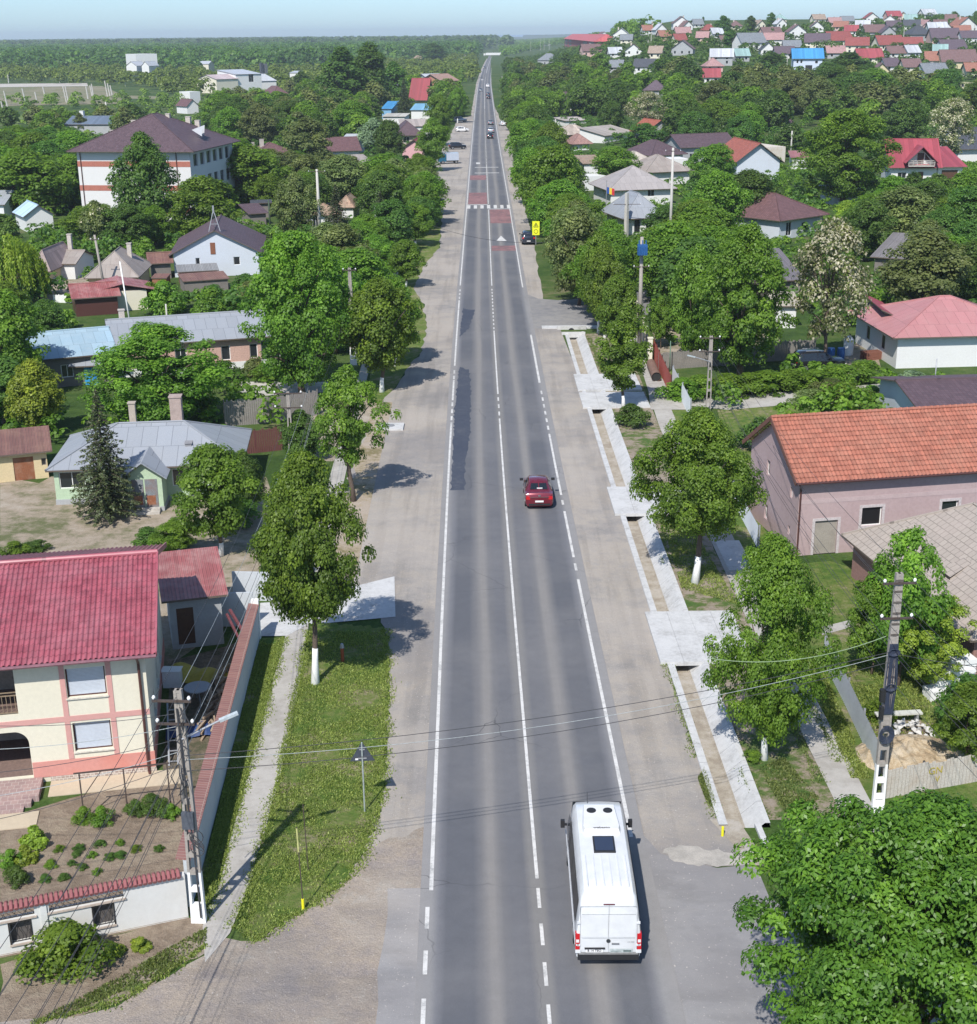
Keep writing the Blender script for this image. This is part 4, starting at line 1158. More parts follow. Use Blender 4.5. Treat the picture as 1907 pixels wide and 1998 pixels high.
H('cottage', 'yellow-walled cottage with dull tin pyramid roof and chimney', V(176, 573), V(268, 571), 9.0, 2.1, 'hip', 2.2, TINO, YELP, (160, 475, 305, 572, 571), ov=0.45, ops=[('f', 1.5, .7, .8, 1, 'w'), ('f', 3.6, .7, .8, 1, 'w'), ('r', 2, .7, .9, 1, 'w')], chim=[(3.9, 5.5, 4.9, .5)])
H('cottage', 'patched pinkish tin-roofed cottage behind the weeping willow', V(70, 556), V(98, 556), 9.0, 2.3, 'hip', 1.6, roofmat('patched_tin', (0.36, 0.27, 0.25), 'seam', .3, .6), YELP, (62, 480, 155, 540, 556), ov=0.4, chim=[(1.8, 8.0, 4.9, .5)])
H('cottage', 'light tin-roofed side building between the willow and the pyramid roof', V(100, 545), V(148, 545), 7.0, 1.9, 'gx', 1.0, TINO, WHITE, None, ov=0.3)
def red_porch():
 A, B = V(150, 618), V(232, 612)
 t = H('red_roofed_shed', 'dark timber outbuilding with bright red corrugated roof and gable', A, B, 5.5, 2.0, 'gx', .9, REDC, DKBROWN, (145, 540, 285, 600, 610), cat='shed', ov=.4)
 rb = MB(); rb.slab([(5.2, 1.2, 2.9), (8.6, 1.2, 2.15), (8.6, 7, 2.15), (5.2, 7, 2.9)], .06); rb.slab([(2.0, 1.2, 2.3), (5.2, 1.2, 3.0), (5.2, 7, 3.0), (2.0, 7, 2.3)], .06)
 rb.build('cross_roof', REDC, t)
 wb_ = MB(); wb_.prism([(3.2, 1.5), (7.6, 1.5), (7.6, 6.5), (3.2, 6.5)], 0.0, 2.1); wb_.build('cross_wall', CREAM, t)
red_porch()
def white_gable():
 t = H('gabled_house', 'white gabled house with purple-brown roof and steel lattice mast on its ridge', V(342, 541), V(507, 536), 15.0, 2.9, 'gy', 2.6, PURPLE, PWHITE, (325, 440, 560, 540, 538), ov=0.6, ove=.4,
          ops=[('f', 2.6, 1.5, .55, .8, 'w1'), ('f', 7.2, 1.3, .8, 1.0, 'dark')])
 db = MB(); db.box(4.5, 5.1, -.05, -.002, 2.7, 4.1); db.build('hatch', mat('brown_hatch', (0.22, .09, .05)), t)
 mb = MB()
 for dx in (-.7, .7):
  mb.bar((5.1 + dx, 1.0, 5.3 if dx < 0 else 5.3), (5.1 + dx * .12, 1.3, 7.6), .09)
 mb.bar((5.1, 2.4, 5.5), (5.1, 1.3, 7.6), .09); mb.bar((4.65, 1.1, 6.2), (5.55, 1.1, 6.2), .07); mb.bar((5.1, 1.3, 7.5), (5.1, 1.3, 8.4), .2)
 mb.build('mast', METALG, t)
white_gable()
H('shed', 'little shed with grey ribbed roof against the white gable wall', V(352, 556), V(425, 552), 2.5, 1.5, 'shed', .35, roofmat('grey_corr', (0.3, 0.3, 0.3), 'corr', wear=.4), mat('brown_plank', (.2, .1, .07)), (350, 508, 430, 545, 553), cat='shed', ov=.25)
H('shed', 'flat rust-brown patched shed before the white gabled house', V(362, 572), V(446, 566), 3.6, 1.3, 'shed', .25, BROWNR, WOODG, (360, 525, 450, 565, 567), cat='shed', ov=.2)
H('shed', 'brown plank hut left of the white gabled house', V(297, 545), V(335, 543), 4, 2.0, 'gx', .8, BROWNR, WOODG, (295, 475, 340, 540, 543), cat='shed', ov=.4)
H('shed', 'tiny red-brown box hut beside the yellow cottage', V(298, 560), V(326, 560), 1.6, 1.0, 'shed', .2, BROWNR, RUST, None, cat='shed', ov=.1)
# ---- banded school block
def school():
 B = V(380, 432); h = 11.4
 A = V(163, 430); A.z = B.z = 0
 w = (B - A).length
 u = (B - A).normalized(); n = Vector((-u.y, u.x, 0))
 d = 21.0
 t = thing('school_block', 'three-storey white block with terracotta bands and dark hipped roof', 'school', A, math.atan2(u.y, u.x))
 foot(A, B, d); keep(140, 200, 440, 405, 430)
 ops = []
 for fl in range(3):
  for k in range(6):
   ops.append(('r', 1.6 + k * 3.1, 1.2 + fl * 3.6, 2.0, 1.9, 'w'))
 house('x', 'x', 'school', A, B, d, h, 'hip', 4.6, PURPLE, mat('school_white', (0.62, 0.61, 0.6), .9, .04, 1, .08), ov=1.2, ops=ops, root=t, depth=.25, mats={'frame': mat('frame_grey', (.4, .41, .42))},
          chim=[(2.6, 9, 13.5, .8), (5.2, 12, 14.9, .8), (w - 6, 17, 15.2, .8), (w - 4.4, 17, 14.6, .8), (w - 8, 13, 15.9, .7)])
 bb = MB()
 for z in (1.1, 4.75, 8.5):
  bb.box(-.02, w + .0, -.03, -.002, z, z + .85)
 bb.build('band', mat('terracotta_band', (0.40, 0.15, 0.11), .9), t)
 pb = MB()
 for x in (0.6, w * .44, w - 2.2): pb.tube([(x, -.12, 0), (x, -.12, h)], .07, 6)
 pb.build('downpipe', DKBROWN, t)
 db = MB()
 for k in range(3): db.face(((w - .8 - k * .25, 8.5 + k * 1.3, 12.6), (w - 2.6 - k * .25, 8.9 + k * 1.3, 13.6), (w - .8 - k * .25, 9 + k * 1.3, 14.2)))
 db.build('roof_vent', METALG, t)
school()
H('small_house', 'white hut with pale blue gabled roof below the school', V(52, 452), V(106, 448), 7, 2.4, 'gy', 1.4, roofmat('sky_tin', (.42, .56, .7), 'sheet', wear=.1), WHITE, (44, 403, 122, 442, 450), ov=.4)
H('small_house', 'grey-roofed building at the left edge above the willow', V(-60, 430), V(10, 430), 8, 2.6, 'gx', 1.6, TIN, WHITE, (0, 388, 35, 415, 428), ov=.4)
H('cottage', 'cottage with lichen-spotted clay roof behind the round concrete pole', V(570, 448), V(662, 446), 8, 2.3, 'hip', 1.9, MOSS, WHITE, (560, 383, 668, 446, 446), ov=.5, ops=[('f', 1.2, .3, .9, 1.6, 'dark'), ('f', 3.2, .3, .9, 1.6, 'w'), ('f', 5, .8, .8, 1, 'w')], chim=[(4.6, 5.5, 4.9, .5)])
H('shed', 'purple-roofed lean-to left of the lichen-spotted cottage', V(490, 440), V(520, 438), 5, 1.8, 'shed', .8, PURPLE, WOODG, (492, 402, 522, 432, 438), cat='shed')
H('carport', 'dark flat canopy on posts left of the lichen-spotted cottage', V(495, 425), V(528, 424), 3, 2.3, 'shed', .1, SLATE, WOODG, (490, 388, 530, 400, 424), cat='shed')
H('cottage', 'reddish clay-roofed outhouse right of the spruces', V(660, 425), V(690, 425), 6, 2.0, 'hip', 1.3, MOSS, WHITE, (664, 383, 692, 405, 424), ov=.4)
H('long_house', 'dark brown hipped roof and red lean-to behind the garden trees', V(500, 330), V(582, 326), 10, 3.0, 'hip', 2.2, BROWN, REDD, (498, 268, 578, 302, 326), ov=.6, chim=[(3, 5, 6, .8), (1, 5, 5.4, .5)])
H('long_house', 'brown gabled roof beside a white slanting sheet roof', V(640, 320), V(702, 318), 12, 3.0, 'gx', 2.4, BROWN, WHITE, (645, 260, 695, 286, 318), ov=.6)
H('outbuilding', 'white sheet roof peeping out behind the brown gabled roof', V(668, 300), V(700, 300), 7, 3.2, 'shed', 1.0, TINP, WHITE, (665, 252, 698, 272, 298), cat='outbuilding')
H('outbuilding', 'grey weathered sheet roof below the brown gabled roof', V(662, 345), V(728, 342), 8, 2.4, 'shed', 1.2, TINO, WOODG, (664, 283, 730, 308, 342), cat='outbuilding')
H('house', 'house with slate-and-tan hipped roof and white window by the road', V(776, 285), V(822, 284), 12, 3.4, 'hip', 2.6, PURPLE, mat('tan_wall', (.45, .36, .3)), (765, 230, 835, 278, 284), ov=.9, ops=[('f', 1.6, .8, 1.6, 1.6, 'w')])
H('outbuilding', 'pale tan sheet roof reaching toward the roadside pole', V(785, 268), V(838, 267), 9, 3.0, 'shed', 1.4, roofmat('tan_sheet', (.42, .36, .32), 'sheet'), WHITE, (778, 228, 840, 250, 266), cat='outbuilding')
H('small_house', 'dark red roofs with small pink gable behind the roadside wall', V(786, 310), V(832, 310), 9, 2.6, 'gy', 1.8, REDD, mat('pink_gable', (.62, .36, .38)), (782, 270, 838, 305, 310), ov=.6)
H('outbuilding', 'bright blue sheet roof behind the dark spruces', V(746, 232), V(764, 232), 10, 3.4, 'shed', 2.0, BLUE, mat('blue_wall', (.2, .4, .6)), (744, 192, 765, 218, 231), cat='outbuilding')
H('outbuilding', 'long light blue sheet roof near the far roadside', V(803, 236), V(840, 236), 8, 3.6, 'shed', 1.6, roofmat('light_blue_sheet', (.2, .42, .6), 'sheet'), WHITE, (798, 210, 842, 232, 236), cat='outbuilding')
H('outbuilding', 'cream flat roof strip behind the spruces', V(748, 248), V(790, 248), 7, 3.2, 'shed', .6, roofmat('cream_sheet', (.5, .48, .42), 'sheet'), WHITE, (745, 222, 792, 234, 247), cat='outbuilding')
H('a_frame_house', 'steep red A-frame roof with cream front by the poplars', V(803, 200), V(830, 200), 12, 2.4, 'gx', 7.5, REDD, CREAM, (798, 152, 835, 198, 200), ov=1.2)
H('unfinished_tower_house', 'tall unfinished house shell with blue-grey frames under the poplars', V(762, 196), V(780, 196), 8, 9.5, 'shed', 1.5, SLATE, mat('blue_frame_wall', (.25, .28, .36)), (760, 156, 780, 195, 196), ops=[('f', .6, 4, 1.2, 1.5, 'w'), ('f', 2.6, 4, 1.2, 1.5, 'w'), ('f', .6, 6.8, 1.2, 1.5, 'w'), ('f', 2.6, 6.8, 1.2, 1.5, 'w')])
H('house', 'pale blue-roofed house with orange-tiled wing near the far road', V(838, 168), V(868, 167), 14, 4, 'gx', 2.5, TINP, WHITE, (832, 133, 870, 160, 166), ov=1)
H('house', 'orange-tan gabled house beside the pale blue roof', V(862, 172), V(893, 170), 14, 4, 'gx', 3.2, roofmat('tan_orange', (.42, .26, .2), 'tile'), mat('orange_wall', (.4, .2, .12)), (862, 133, 893, 165, 169), ov=1)
H('villa', 'white flat-topped villa with pale pink roof among the far trees', V(424, 182), V(466, 180), 16, 7, 'gx', 2.0, roofmat('rose_sheet', (.55, .45, .45), 'sheet'), CREAM, (420, 152, 470, 176, 180))
H('villa', 'white villa with blue-grey mono-pitch roof and dark chimneys', V(462, 180), V(512, 178), 18, 9, 'shed', 2.0, TINP, WHITE, (450, 148, 540, 180, 179), ops=[('f', 8, 5, 3, 4, 'w')], chim=[(19, 4, 14.5, 1.6, SLATE), (21.5, 4, 14, 1.6, GREY)])
H('villa', 'pale pyramid-roofed house right of the white villas', V(508, 176), V(540, 175), 18, 5, 'hip', 3.5, TINP, WHITE, (505, 152, 545, 172, 175))
H('house', 'brown-roofed house below the white villas', V(536, 198), V(562, 197), 12, 3.5, 'hip', 3, BROWN, WHITE, (535, 162, 570, 185, 196))
H('small_house', 'white cube house among far left trees', V(372, 202), V(392, 201), 8, 5, 'flat', 0, None, WHITE, (372, 182, 392, 198, 201))
H('small_house', 'small brown-roofed house with white gable behind the school', V(366, 222), V(388, 221), 9, 3, 'gy', 2.2, BROWN, WHITE, (363, 196, 390, 218, 221))
H('long_house', 'slate-blue long roof behind the left end of the school roof', V(130, 262), V(218, 262), 12, 3, 'gx', 2.0, roofmat('slate_blue', (.13, .17, .23), 'sheet'), GREYP, (130, 232, 218, 258, 262), chim=[(3, 6, 6.6, 1.2, WHITE)])
H('warehouse', 'plain white windowless block rising from the distant forest', V(268, 142), V(309, 141), 24, 15, 'flat', 0, None, WHITE, (262, 104, 318, 138, 141), cat='building')
H('small_house', 'white barn front at the foot of the distant white block', V(248, 146), V(268, 146), 14, 7, 'gy', 3, TINP, WHITE, (246, 126, 270, 142, 145), cat='barn')
H('small_house', 'second white barn front right of the first', V(278, 146), V(292, 146), 14, 7, 'gy', 3, TINP, WHITE, (276, 126, 296, 142, 145), cat='barn')
H('small_house', 'cream far-off gable beside the brown hillock', V(408, 142), V(419, 141), 12, 7, 'gy', 2, TINP, CREAM, (406, 124, 421, 140, 141))
H('small_house', 'white low roof among far bushes near the poplars', V(566, 152), V(582, 152), 8, 3.5, 'shed', 1, TINP, WHITE, (566, 138, 584, 150, 151))
H('house', 'house with tan roof hidden behind far left road trees', V(806, 122), V(822, 122), 16, 4, 'gx', 3, MOSS, WHITE, (804, 100, 824, 116, 121))
# ---- right middle ground
H('metal_roofed_house', 'white house with large faded pink metal hipped roof at the right edge', V(1748, 719), V(2010, 712), 11, 3.0, 'hip', 2.1, PINKM, WHITE, (1690, 578, 1907, 715, 714), ov=.7,
  ops=[('l', 3, 1, .9, 1.2, 'w'), ('l', 7, 1, .9, 1.2, 'w'), ('f', 9.6, .8, .6, 1.4, 'dark')], mats={'frame': DKBROWN})
H('outbuilding', 'raised dark-sided wing with crimson roof on the pink-roofed house', V(1722, 690), V(1746, 690), 8, 3.3, 'shedxb', .5, REDS, WOODG, (1690, 600, 1750, 640, 690), cat='outbuilding', ov=.5)
H('house', 'small hipped brown-purple roof at the right edge just behind the orange tiles', V(1862, 897), V(2000, 893), 4.5, 2.2, 'hip', 1.0, PURPLE, PWHITE, (1845, 770, 1907, 840, 893), ov=.6)
H('outbuilding', 'low wing with plum-coloured sheet roof behind the round shrubby tree', V(1800, 860), V(2010, 854), 9.5, 2.3, 'gx', .9, PURPLE, PWHITE, (1775, 715, 1907, 800, 858), cat='outbuilding', ov=.6)
H('hipped_house', 'blue-grey house with dark brown ribbed hipped roof among dense trees', V(1520, 468), V(1604, 455), 12, 3.0, 'hip', 2.6, BROWN, PWHITE, (1463, 362, 1622, 455, 468), ov=.7, ops=[('f', 1.5, .4, 1.2, 1.9, 'w'), ('f', 5, .8, 1.2, 1.2, 'w')])
def chalet():
 A, B = V(1738, 358), V(1826, 358)
 t = H('chalet', 'white house with crimson gabled roofs, wooden balcony and garage door', A, B, 11, 3.6, 'gx', 4.2, REDS, WHITE, (1733, 262, 1882, 362, 358), ov=.9,
          ops=[('f', 1.2, .9, 1.6, 1.2, 'w'), ('f', 5.0, 0, 1.0, 2.2, 'd')])
 w = (B - A).length
 rb = MB()
 xm = w * .62
 for sx in (-1, 1):
  xe = xm + sx * 3.1
  q = [(xe, -2.0, 4.0), (xm, -2.0, 7.0), (xm, 4.6, 7.0), (xe, 1.2, 4.0)]
  if (Vector(q[1]) - Vector(q[0])).cross(Vector(q[2]) - Vector(q[0])).z < 0: q = q[::-1]
  rb.slab(q, .12)
 rb.build('cross_gable', REDS, t)
 gb = MB(); gb.prism([(xm - 2.3, -.02), (xm + 2.3, -.02), (xm + 2.3, 1.0), (xm - 2.3, 1.0)], 3.6, 4.3); gb.face(((xm - 2.3, -.02, 4.3), (xm + 2.3, -.02, 4.3), (xm, -.02, 6.5)))
 gb.build('gable_wall', WHITE, t)
 db = MB(); db.box(xm - .6, xm + .6, -.05, -.025, 3.7, 5.7); db.face(((xm + .8, -.04, 4.4), (xm + 1.8, -.04, 4.4), (xm + .8, -.04, 5.6))); db.build('balcony_door', DKBROWN, t)
 bb = MB(); bb.box(xm - 2.4, xm + 2.4, -1.6, -.03, 3.3, 3.5)
 for z in (3.8, 4.1, 4.4): bb.bar((xm - 2.4, -1.6, z), (xm + 2.4, -1.6, z), .1)
 for k in range(7): bb.bar((xm - 2.4 + k * .8, -1.6, 3.5), (xm - 2.4 + k * .8, -1.6, 4.45), .1)
 bb.build('balcony', mat('pale_timber', (.5, .46, .42)), t)
 A2, B2 = V(1828, 358), V(1876, 357)
 H('garage', 'white garage wing with crimson roof and brown door', A2, B2, 9, 3.2, 'shed', 2.6, REDS, WHITE, None, cat='garage', ov=.7, ops=[('f', .8, 0, 3.2, 2.5, 'dg')])
chalet()
H('house', 'grey house with dark slate gabled roof at the right frame edge', V(1868, 318), V(1960, 316), 12, 3.4, 'gx', 3.6, SLATE, WHITE, (1858, 250, 1907, 315, 317), ov=.9)
H('gabled_house', 'pale gable with dark-edged orange sheet roof in mid distance', V(1437, 352), V(1520, 350), 16, 3.8, 'gy', 3.2, ORANGE2, PWHITE, (1370, 268, 1525, 332, 350), ov=.8, ove=.8)
H('long_house', 'long purple-brown roof left of the orange roof', V(1330, 318), V(1432, 314), 10, 3.6, 'gx', 2.2, PURPLE, GREYP, (1270, 256, 1440, 300, 316), ov=.7, ops=[('f', 2, .8, 1.2, 1.2, 'w')])
H('house', 'purple-brown hipped roof over a white garden wall', V(1272, 330), V(1332, 326), 10, 3.2, 'hip', 2.4, PURPLE, WHITE, (1268, 262, 1330, 300, 328), ov=.8)
H('wall_house', 'white two-bay annexe in front of the purple roofs', V(1284, 340), V(1342, 338), 5, 3.0, 'flat', 0, None, WHITE, (1284, 300, 1345, 322, 339), cat='outbuilding')
H('unfinished_house', 'unroofed white-walled house with bare sand-coloured slab', V(1488, 318), V(1532, 316), 12, 3.4, 'flat', 0, None, mat('raw_block', (.6, .55, .48), .95, .2, 2, .5, col2=(.4, .3, .18)), (1480, 265, 1545, 300, 317))
H('house', 'mauve hipped roof half hidden in trees above the unroofed house', V(1502, 262), V(1548, 262), 10, 3.2, 'hip', 2.4, PURPLE, CREAM, (1490, 218, 1545, 250, 262), ov=.6)
H('outbuilding', 'small red sheet roof right of the orange gable', V(1545, 330), V(1575, 330), 6, 2.4, 'shed', .8, REDC, WHITE, (1545, 303, 1577, 318, 329), cat='outbuilding')
H('barn_house', 'white house with long dark brown gabled roof and an open window', V(1104, 232), V(1188, 229), 13, 4.6, 'gx', 4.0, PURPLE, WHITE, (1080, 190, 1200, 232, 230), ov=.6, ops=[('f', 14.5, 1.0, 2.4, 2.6, 'dark')])
H('long_house', 'faded red gabled roof continuing the brown-roofed house', V(1190, 228), V(1246, 226), 13, 4.2, 'gx', 3.8, roofmat('faded_red', (.42, .16, .15), 'tile', wear=.4), GREYP, (1180, 188, 1240, 215, 227), ov=.5)
H('cottage', 'lichen-covered tan roof with little dormer right of the road', V(1086, 282), V(1162, 280), 9, 2.6, 'hip', 2.0, roofmat('lichen_tan', (.45, .38, .32), 'seam', .25, .6), WOODG, (1082, 240, 1160, 272, 281), ov=.6)
H('outbuilding', 'rubble-strewn pale flat roof before the brown-roofed house', V(1104, 252), V(1150, 250), 8, 2.4, 'shed', .6, roofmat('rubble_roof', (.5, .44, .4), 'seam', .3, .7), WHITE, (1100, 228, 1150, 245, 251), cat='outbuilding')
H('small_house', 'small pinkish hipped roof below the lichen-covered roof', V(1120, 296), V(1150, 295), 6, 2.4, 'hip', 1.6, roofmat('pinkish', (.34, .2, .17), 'tile'), WHITE, (1112, 264, 1150, 285, 295), ov=.8)
H('gabled_house', 'grey gable with red gabled roof and pale lower canopy', V(1262, 282), V(1312, 280), 9, 3.4, 'gy', 2.6, ORANGE2, GREYP, (1233, 230, 1320, 268, 281), ov=.7, ove=.6)
H('outbuilding', 'tan sheet roof sloping away left of the grey gable', V(1180, 285), V(1240, 278), 8, 2.6, 'shed', 1.6, roofmat('tan2', (.4, .36, .32), 'sheet'), WHITE, (1178, 242, 1235, 268, 282), cat='outbuilding')
H('hipped_house', 'house with pale brown tin pyramid roof behind the flag', V(1192, 402), V(1310, 398), 11, 3.0, 'hip', 3.0, roofmat('taupe_tin', (.36, .33, .32), 'seam', .06, .2), WHITE, (1165, 343, 1318, 400, 399), ov=.8, ops=[('f', 6.5, 1.4, 1.2, 1.2, 'w')])
H('small_house', 'white-columned house with bluish tin pyramid roof', V(1222, 458), V(1290, 455), 9, 3.0, 'hip', 2.5, TIN, WHITE, (1200, 388, 1295, 457, 456), ov=.8, ops=[('f', 1.2, .2, 1.0, 2.1, 'dark'), ('f', 3.0, .2, 1.0, 2.1, 'w'), ('f', 1.0, 2.4, 2.4, .5, 'w3')])
H('house', 'broad crumpled pale tin roof behind the concrete mast', V(1262, 362), V(1345, 358), 10, 2.8, 'hip', 2.4, TINO, WHITE, (1255, 305, 1350, 346, 358), ov=.8)
H('outbuilding', 'light tan roof left of the purple roofs', V(1222, 345), V(1278, 343), 8, 2.8, 'hip', 1.8, roofmat('light_tan', (.5, .44, .38), 'seam'), WHITE, (1236, 302, 1280, 328, 343), cat='outbuilding')
H('outbuilding', 'white flat-roofed porch among trees left of the flag', V(1142, 372), V(1182, 370), 5, 2.6, 'flat', 0, None, WHITE, (1140, 340, 1184, 365, 371), cat='outbuilding')
H('small_house', 'mossy porch roof beside the dense green trees', V(1140, 345), V(1175, 344), 7, 2.6, 'shed', 1.0, MOSS, WHITE, (1130, 308, 1175, 335, 344))
H('outbuilding', 'dark corrugated long roof behind the flowering acacia', V(1705, 540), V(1772, 545), 9, 2.4, 'shed', 1.5, roofmat('dark_corr', (.24, .22, .22), 'corr', wear=.4), WOODG, (1690, 475, 1775, 522, 542), cat='outbuilding', ov=.5)
H('outbuilding', 'weathered dark tin roof left of the flowering acacia', V(1495, 590), V(1560, 588), 9, 2.4, 'shed', 1.8, roofmat('dark_tin', (.2, .18, .19), 'corr', wear=.5), WOODG, (1488, 500, 1565, 572, 588), cat='outbuilding', ov=.5)
H('small_house', 'white and cream hut under the acacia', V(1512, 640), V(1552, 640), 4, 2.2, 'shed', .5, roofmat('cream2', (.5, .45, .35), 'sheet'), WHITE, (1510, 600, 1552, 640, 639), cat='hut')
H('small_house', 'tin-roofed white hut among trees above the orange gable', V(1625, 400), V(1680, 398), 5, 2.2, 'shed', .5, TINP, PWHITE, (1628, 376, 1682, 388, 398), cat='hut')
# ---- hillside town
HC = {'red': roofmat('h_red', (.30, .085, .075), 'tile'), 'crimson': roofmat('h_crimson', (.34, .075, .085), 'sheet'), 'orange': roofmat('h_orange', (.34, .155, .11), 'tile'), 'brown': roofmat('h_brown', (.20, .12, .115), 'tile'),
      'purple': roofmat('h_purple', (.13, .095, .115), 'tile'), 'slate': roofmat('h_slate', (.08, .085, .1), 'tile'), 'grey': roofmat('h_grey', (.22, .24, .26), 'tile'), 'pale': roofmat('h_pale', (.5, .52, .55), 'sheet'),
      'pink': roofmat('h_pink', (.42, .25, .24), 'tile'), 'teal': roofmat('h_teal', (.28, .42, .40), 'sheet'), 'blue': BLUE, 'tan': roofmat('h_tan', (.36, .28, .22), 'tile')}
WC = {'white': WHITE, 'cream': CREAM, 'pink': mat('h_pinkwall', (.62, .42, .38)), 'grey': GREYP, 'yellow': mat('h_yellow', (.62, .54, .34)), 'bluish': PWHITE}
HILL = [
 (1069, 88, 18, 'pale', 'flat', 'white'), (1143, 67, 18, 'pink', 'gy', 'white'), (1179, 75, 24, 'brown', 'gy', 'white'), (1183, 64, 20, 'pink', 'gx', 'white'), (1212, 78, 32, 'pale', 'gy', 'white'),
 (1222, 85, 22, 'grey', 'gx', 'cream'), (1265, 66, 14, 'orange', 'gx', 'white'), (1275, 60, 12, 'grey', 'gy', 'cream'), (1291, 65, 22, 'pale', 'gy', 'white'), (1299, 79, 20, 'orange', 'gx', 'pink'),
 (1330, 57, 32, 'brown', 'gy', 'white'), (1334, 74, 28, 'pink', 'gx', 'cream'), (1236, 108, 32, 'orange', 'gy', 'white'), (1331, 108, 42, 'brown', 'gy', 'grey'), (1278, 114, 18, 'tan', 'gx', 'cream'),
 (1156, 110, 36, 'brown', 'gx', 'red'), (1202, 112, 24, 'pale', 'gx', 'white'), (1068, 127, 38, 'grey', 'hip', 'grey'), (1256, 142, 38, 'slate', 'gx', 'white'), (1200, 140, 26, 'grey', 'gx', 'grey'),
 (1278, 190, 42, 'purple', 'hip', 'grey'),
 (1343, 58, 16, 'brown', 'gy', 'white'), (1364, 54, 14, 'grey', 'gx', 'white'), (1386, 68, 30, 'red', 'hip', 'white'), (1370, 82, 20, 'pink', 'gx', 'pink'), (1402, 74, 14, 'pale', 'gx', 'white'),
 (1437, 58, 22, 'brown', 'hip', 'cream'), (1452, 84, 16, 'tan', 'gy', 'white'), (1486, 56, 18, 'tan', 'gy', 'cream'), (1524, 44, 22, 'teal', 'hip', 'cream'), (1526, 54, 20, 'pale', 'gy', 'white'),
 (1509, 76, 38, 'brown', 'gx', 'pink'), (1509, 92, 36, 'pink', 'gx', 'white'), (1556, 76, 34, 'brown', 'gy', 'white'), (1594, 98, 46, 'purple', 'gx', 'cream'), (1471, 99, 52, 'grey', 'gx', 'white'),
 (1499, 107, 28, 'slate', 'gy', 'white'), (1532, 114, 36, 'purple', 'gx', 'white'), (1546, 103, 32, 'grey', 'gx', 'grey'), (1394, 140, 34, 'pink', 'hip', 'pink'), (1408, 128, 42, 'pale', 'gx', 'grey'),
 (1389, 164, 30, 'crimson', 'gx', 'white'), (1450, 120, 26, 'teal', 'gx', 'grey'), (1594, 62, 26, 'brown', 'gy', 'white'), (1600, 45, 24, 'tan', 'gx', 'cream'), (1631, 52, 24, 'pink', 'gx', 'pink'),
 (1624, 35, 28, 'pink', 'gy', 'cream'), (1676, 31, 30, 'grey', 'hip', 'grey'), (1717, 30, 24, 'brown', 'gx', 'grey'), (1741, 31, 26, 'brown', 'gx', 'cream'), (1790, 28, 26, 'slate', 'gx', 'white'),
 (1843, 28, 22, 'red', 'hip', 'cream'), (1885, 32, 36, 'tan', 'gx', 'white'), (1702, 43, 26, 'red', 'gy', 'white'), (1746, 42, 28, 'crimson', 'gx', 'pink'), (1736, 50, 28, 'teal', 'gy', 'white'),
 (1763, 40, 14, 'orange', 'gy', 'cream'), (1777, 45, 24, 'teal', 'gx', 'cream'), (1779, 60, 30, 'slate', 'gx', 'white'), (1683, 58, 26, 'pale', 'gx', 'white'), (1655, 48, 24, 'grey', 'gx', 'cream'),
 (1640, 60, 26, 'orange', 'gx', 'pink'), (1661, 70, 24, 'crimson', 'gx', 'white'), (1709, 72, 40, 'brown', 'gx', 'grey'), (1734, 74, 28, 'purple', 'gy', 'grey'), (1745, 60, 26, 'purple', 'gx', 'grey'),
 (1800, 55, 26, 'tan', 'hip', 'cream'), (1812, 60, 28, 'pink', 'gy', 'pink'), (1836, 58, 24, 'brown', 'gx', 'pink'), (1846, 62, 18, 'pale', 'gy', 'white'), (1887, 62, 44, 'orange', 'gy', 'white'),
 (1878, 71, 30, 'orange', 'gx', 'cream'), (1799, 80, 46, 'slate', 'hip', 'grey'), (1831, 68, 36, 'pale', 'gx', 'white'), (1846, 85, 54, 'purple', 'gx', 'pink'), (1895, 86, 36, 'purple', 'gx', 'white'),
 (1864, 106, 50, 'purple', 'gx', 'bluish'), (1642, 94, 48, 'red', 'gx', 'cream'), (1672, 106, 42, 'red', 'gx', 'cream'), (1632, 114, 34, 'pink', 'gx', 'grey'), (1740, 98, 50, 'red', 'gx', 'cream'),
 (1782, 95, 34, 'red', 'gx', 'white'), (1752, 114, 36, 'brown', 'gx', 'white'), (1699, 124, 48, 'crimson', 'gx', 'cream'), (1784, 114, 18, 'pale', 'gx', 'white'), (1742, 140, 26, 'purple', 'gx', 'white'),
 (1781, 142, 34, 'brown', 'gx', 'cream'), (1720, 150, 26, 'brown', 'gy', 'yellow'), (1831, 132, 48, 'orange', 'gx', 'cream'), (1834, 112, 24, 'teal', 'gx', 'cream'), (1872, 134, 66, 'brown', 'gx', 'yellow'),
 (1828, 156, 50, 'grey', 'gx', 'bluish'), (1901, 150, 26, 'orange', 'gx', 'cream'), (1886, 174, 20, 'pale', 'flat', 'yellow'), (1655, 36, 18, 'brown', 'gx', 'white'), (1765, 30, 20, 'pink', 'gx', 'cream'),
 (1815, 40, 28, 'pale', 'gx', 'white'), (1855, 46, 20, 'brown', 'gx', 'white'), (1330, 88, 20, 'red', 'gx', 'cream'), (1420, 90, 20, 'brown', 'gx', 'cream'),
]
ORD = ['first', 'second', 'third', 'fourth', 'fifth', 'sixth', 'seventh', 'eighth', 'ninth', 'tenth', 'eleventh', 'twelfth', 'thirteenth', 'fourteenth', 'fifteenth', 'sixteenth', 'seventeenth', 'eighteenth', 'nineteenth', 'twentieth']
hr = random.Random(5)
order = {}
for i, e in enumerate(sorted(HILL)):
 k = e[3]; order.setdefault(k, []).append(e)
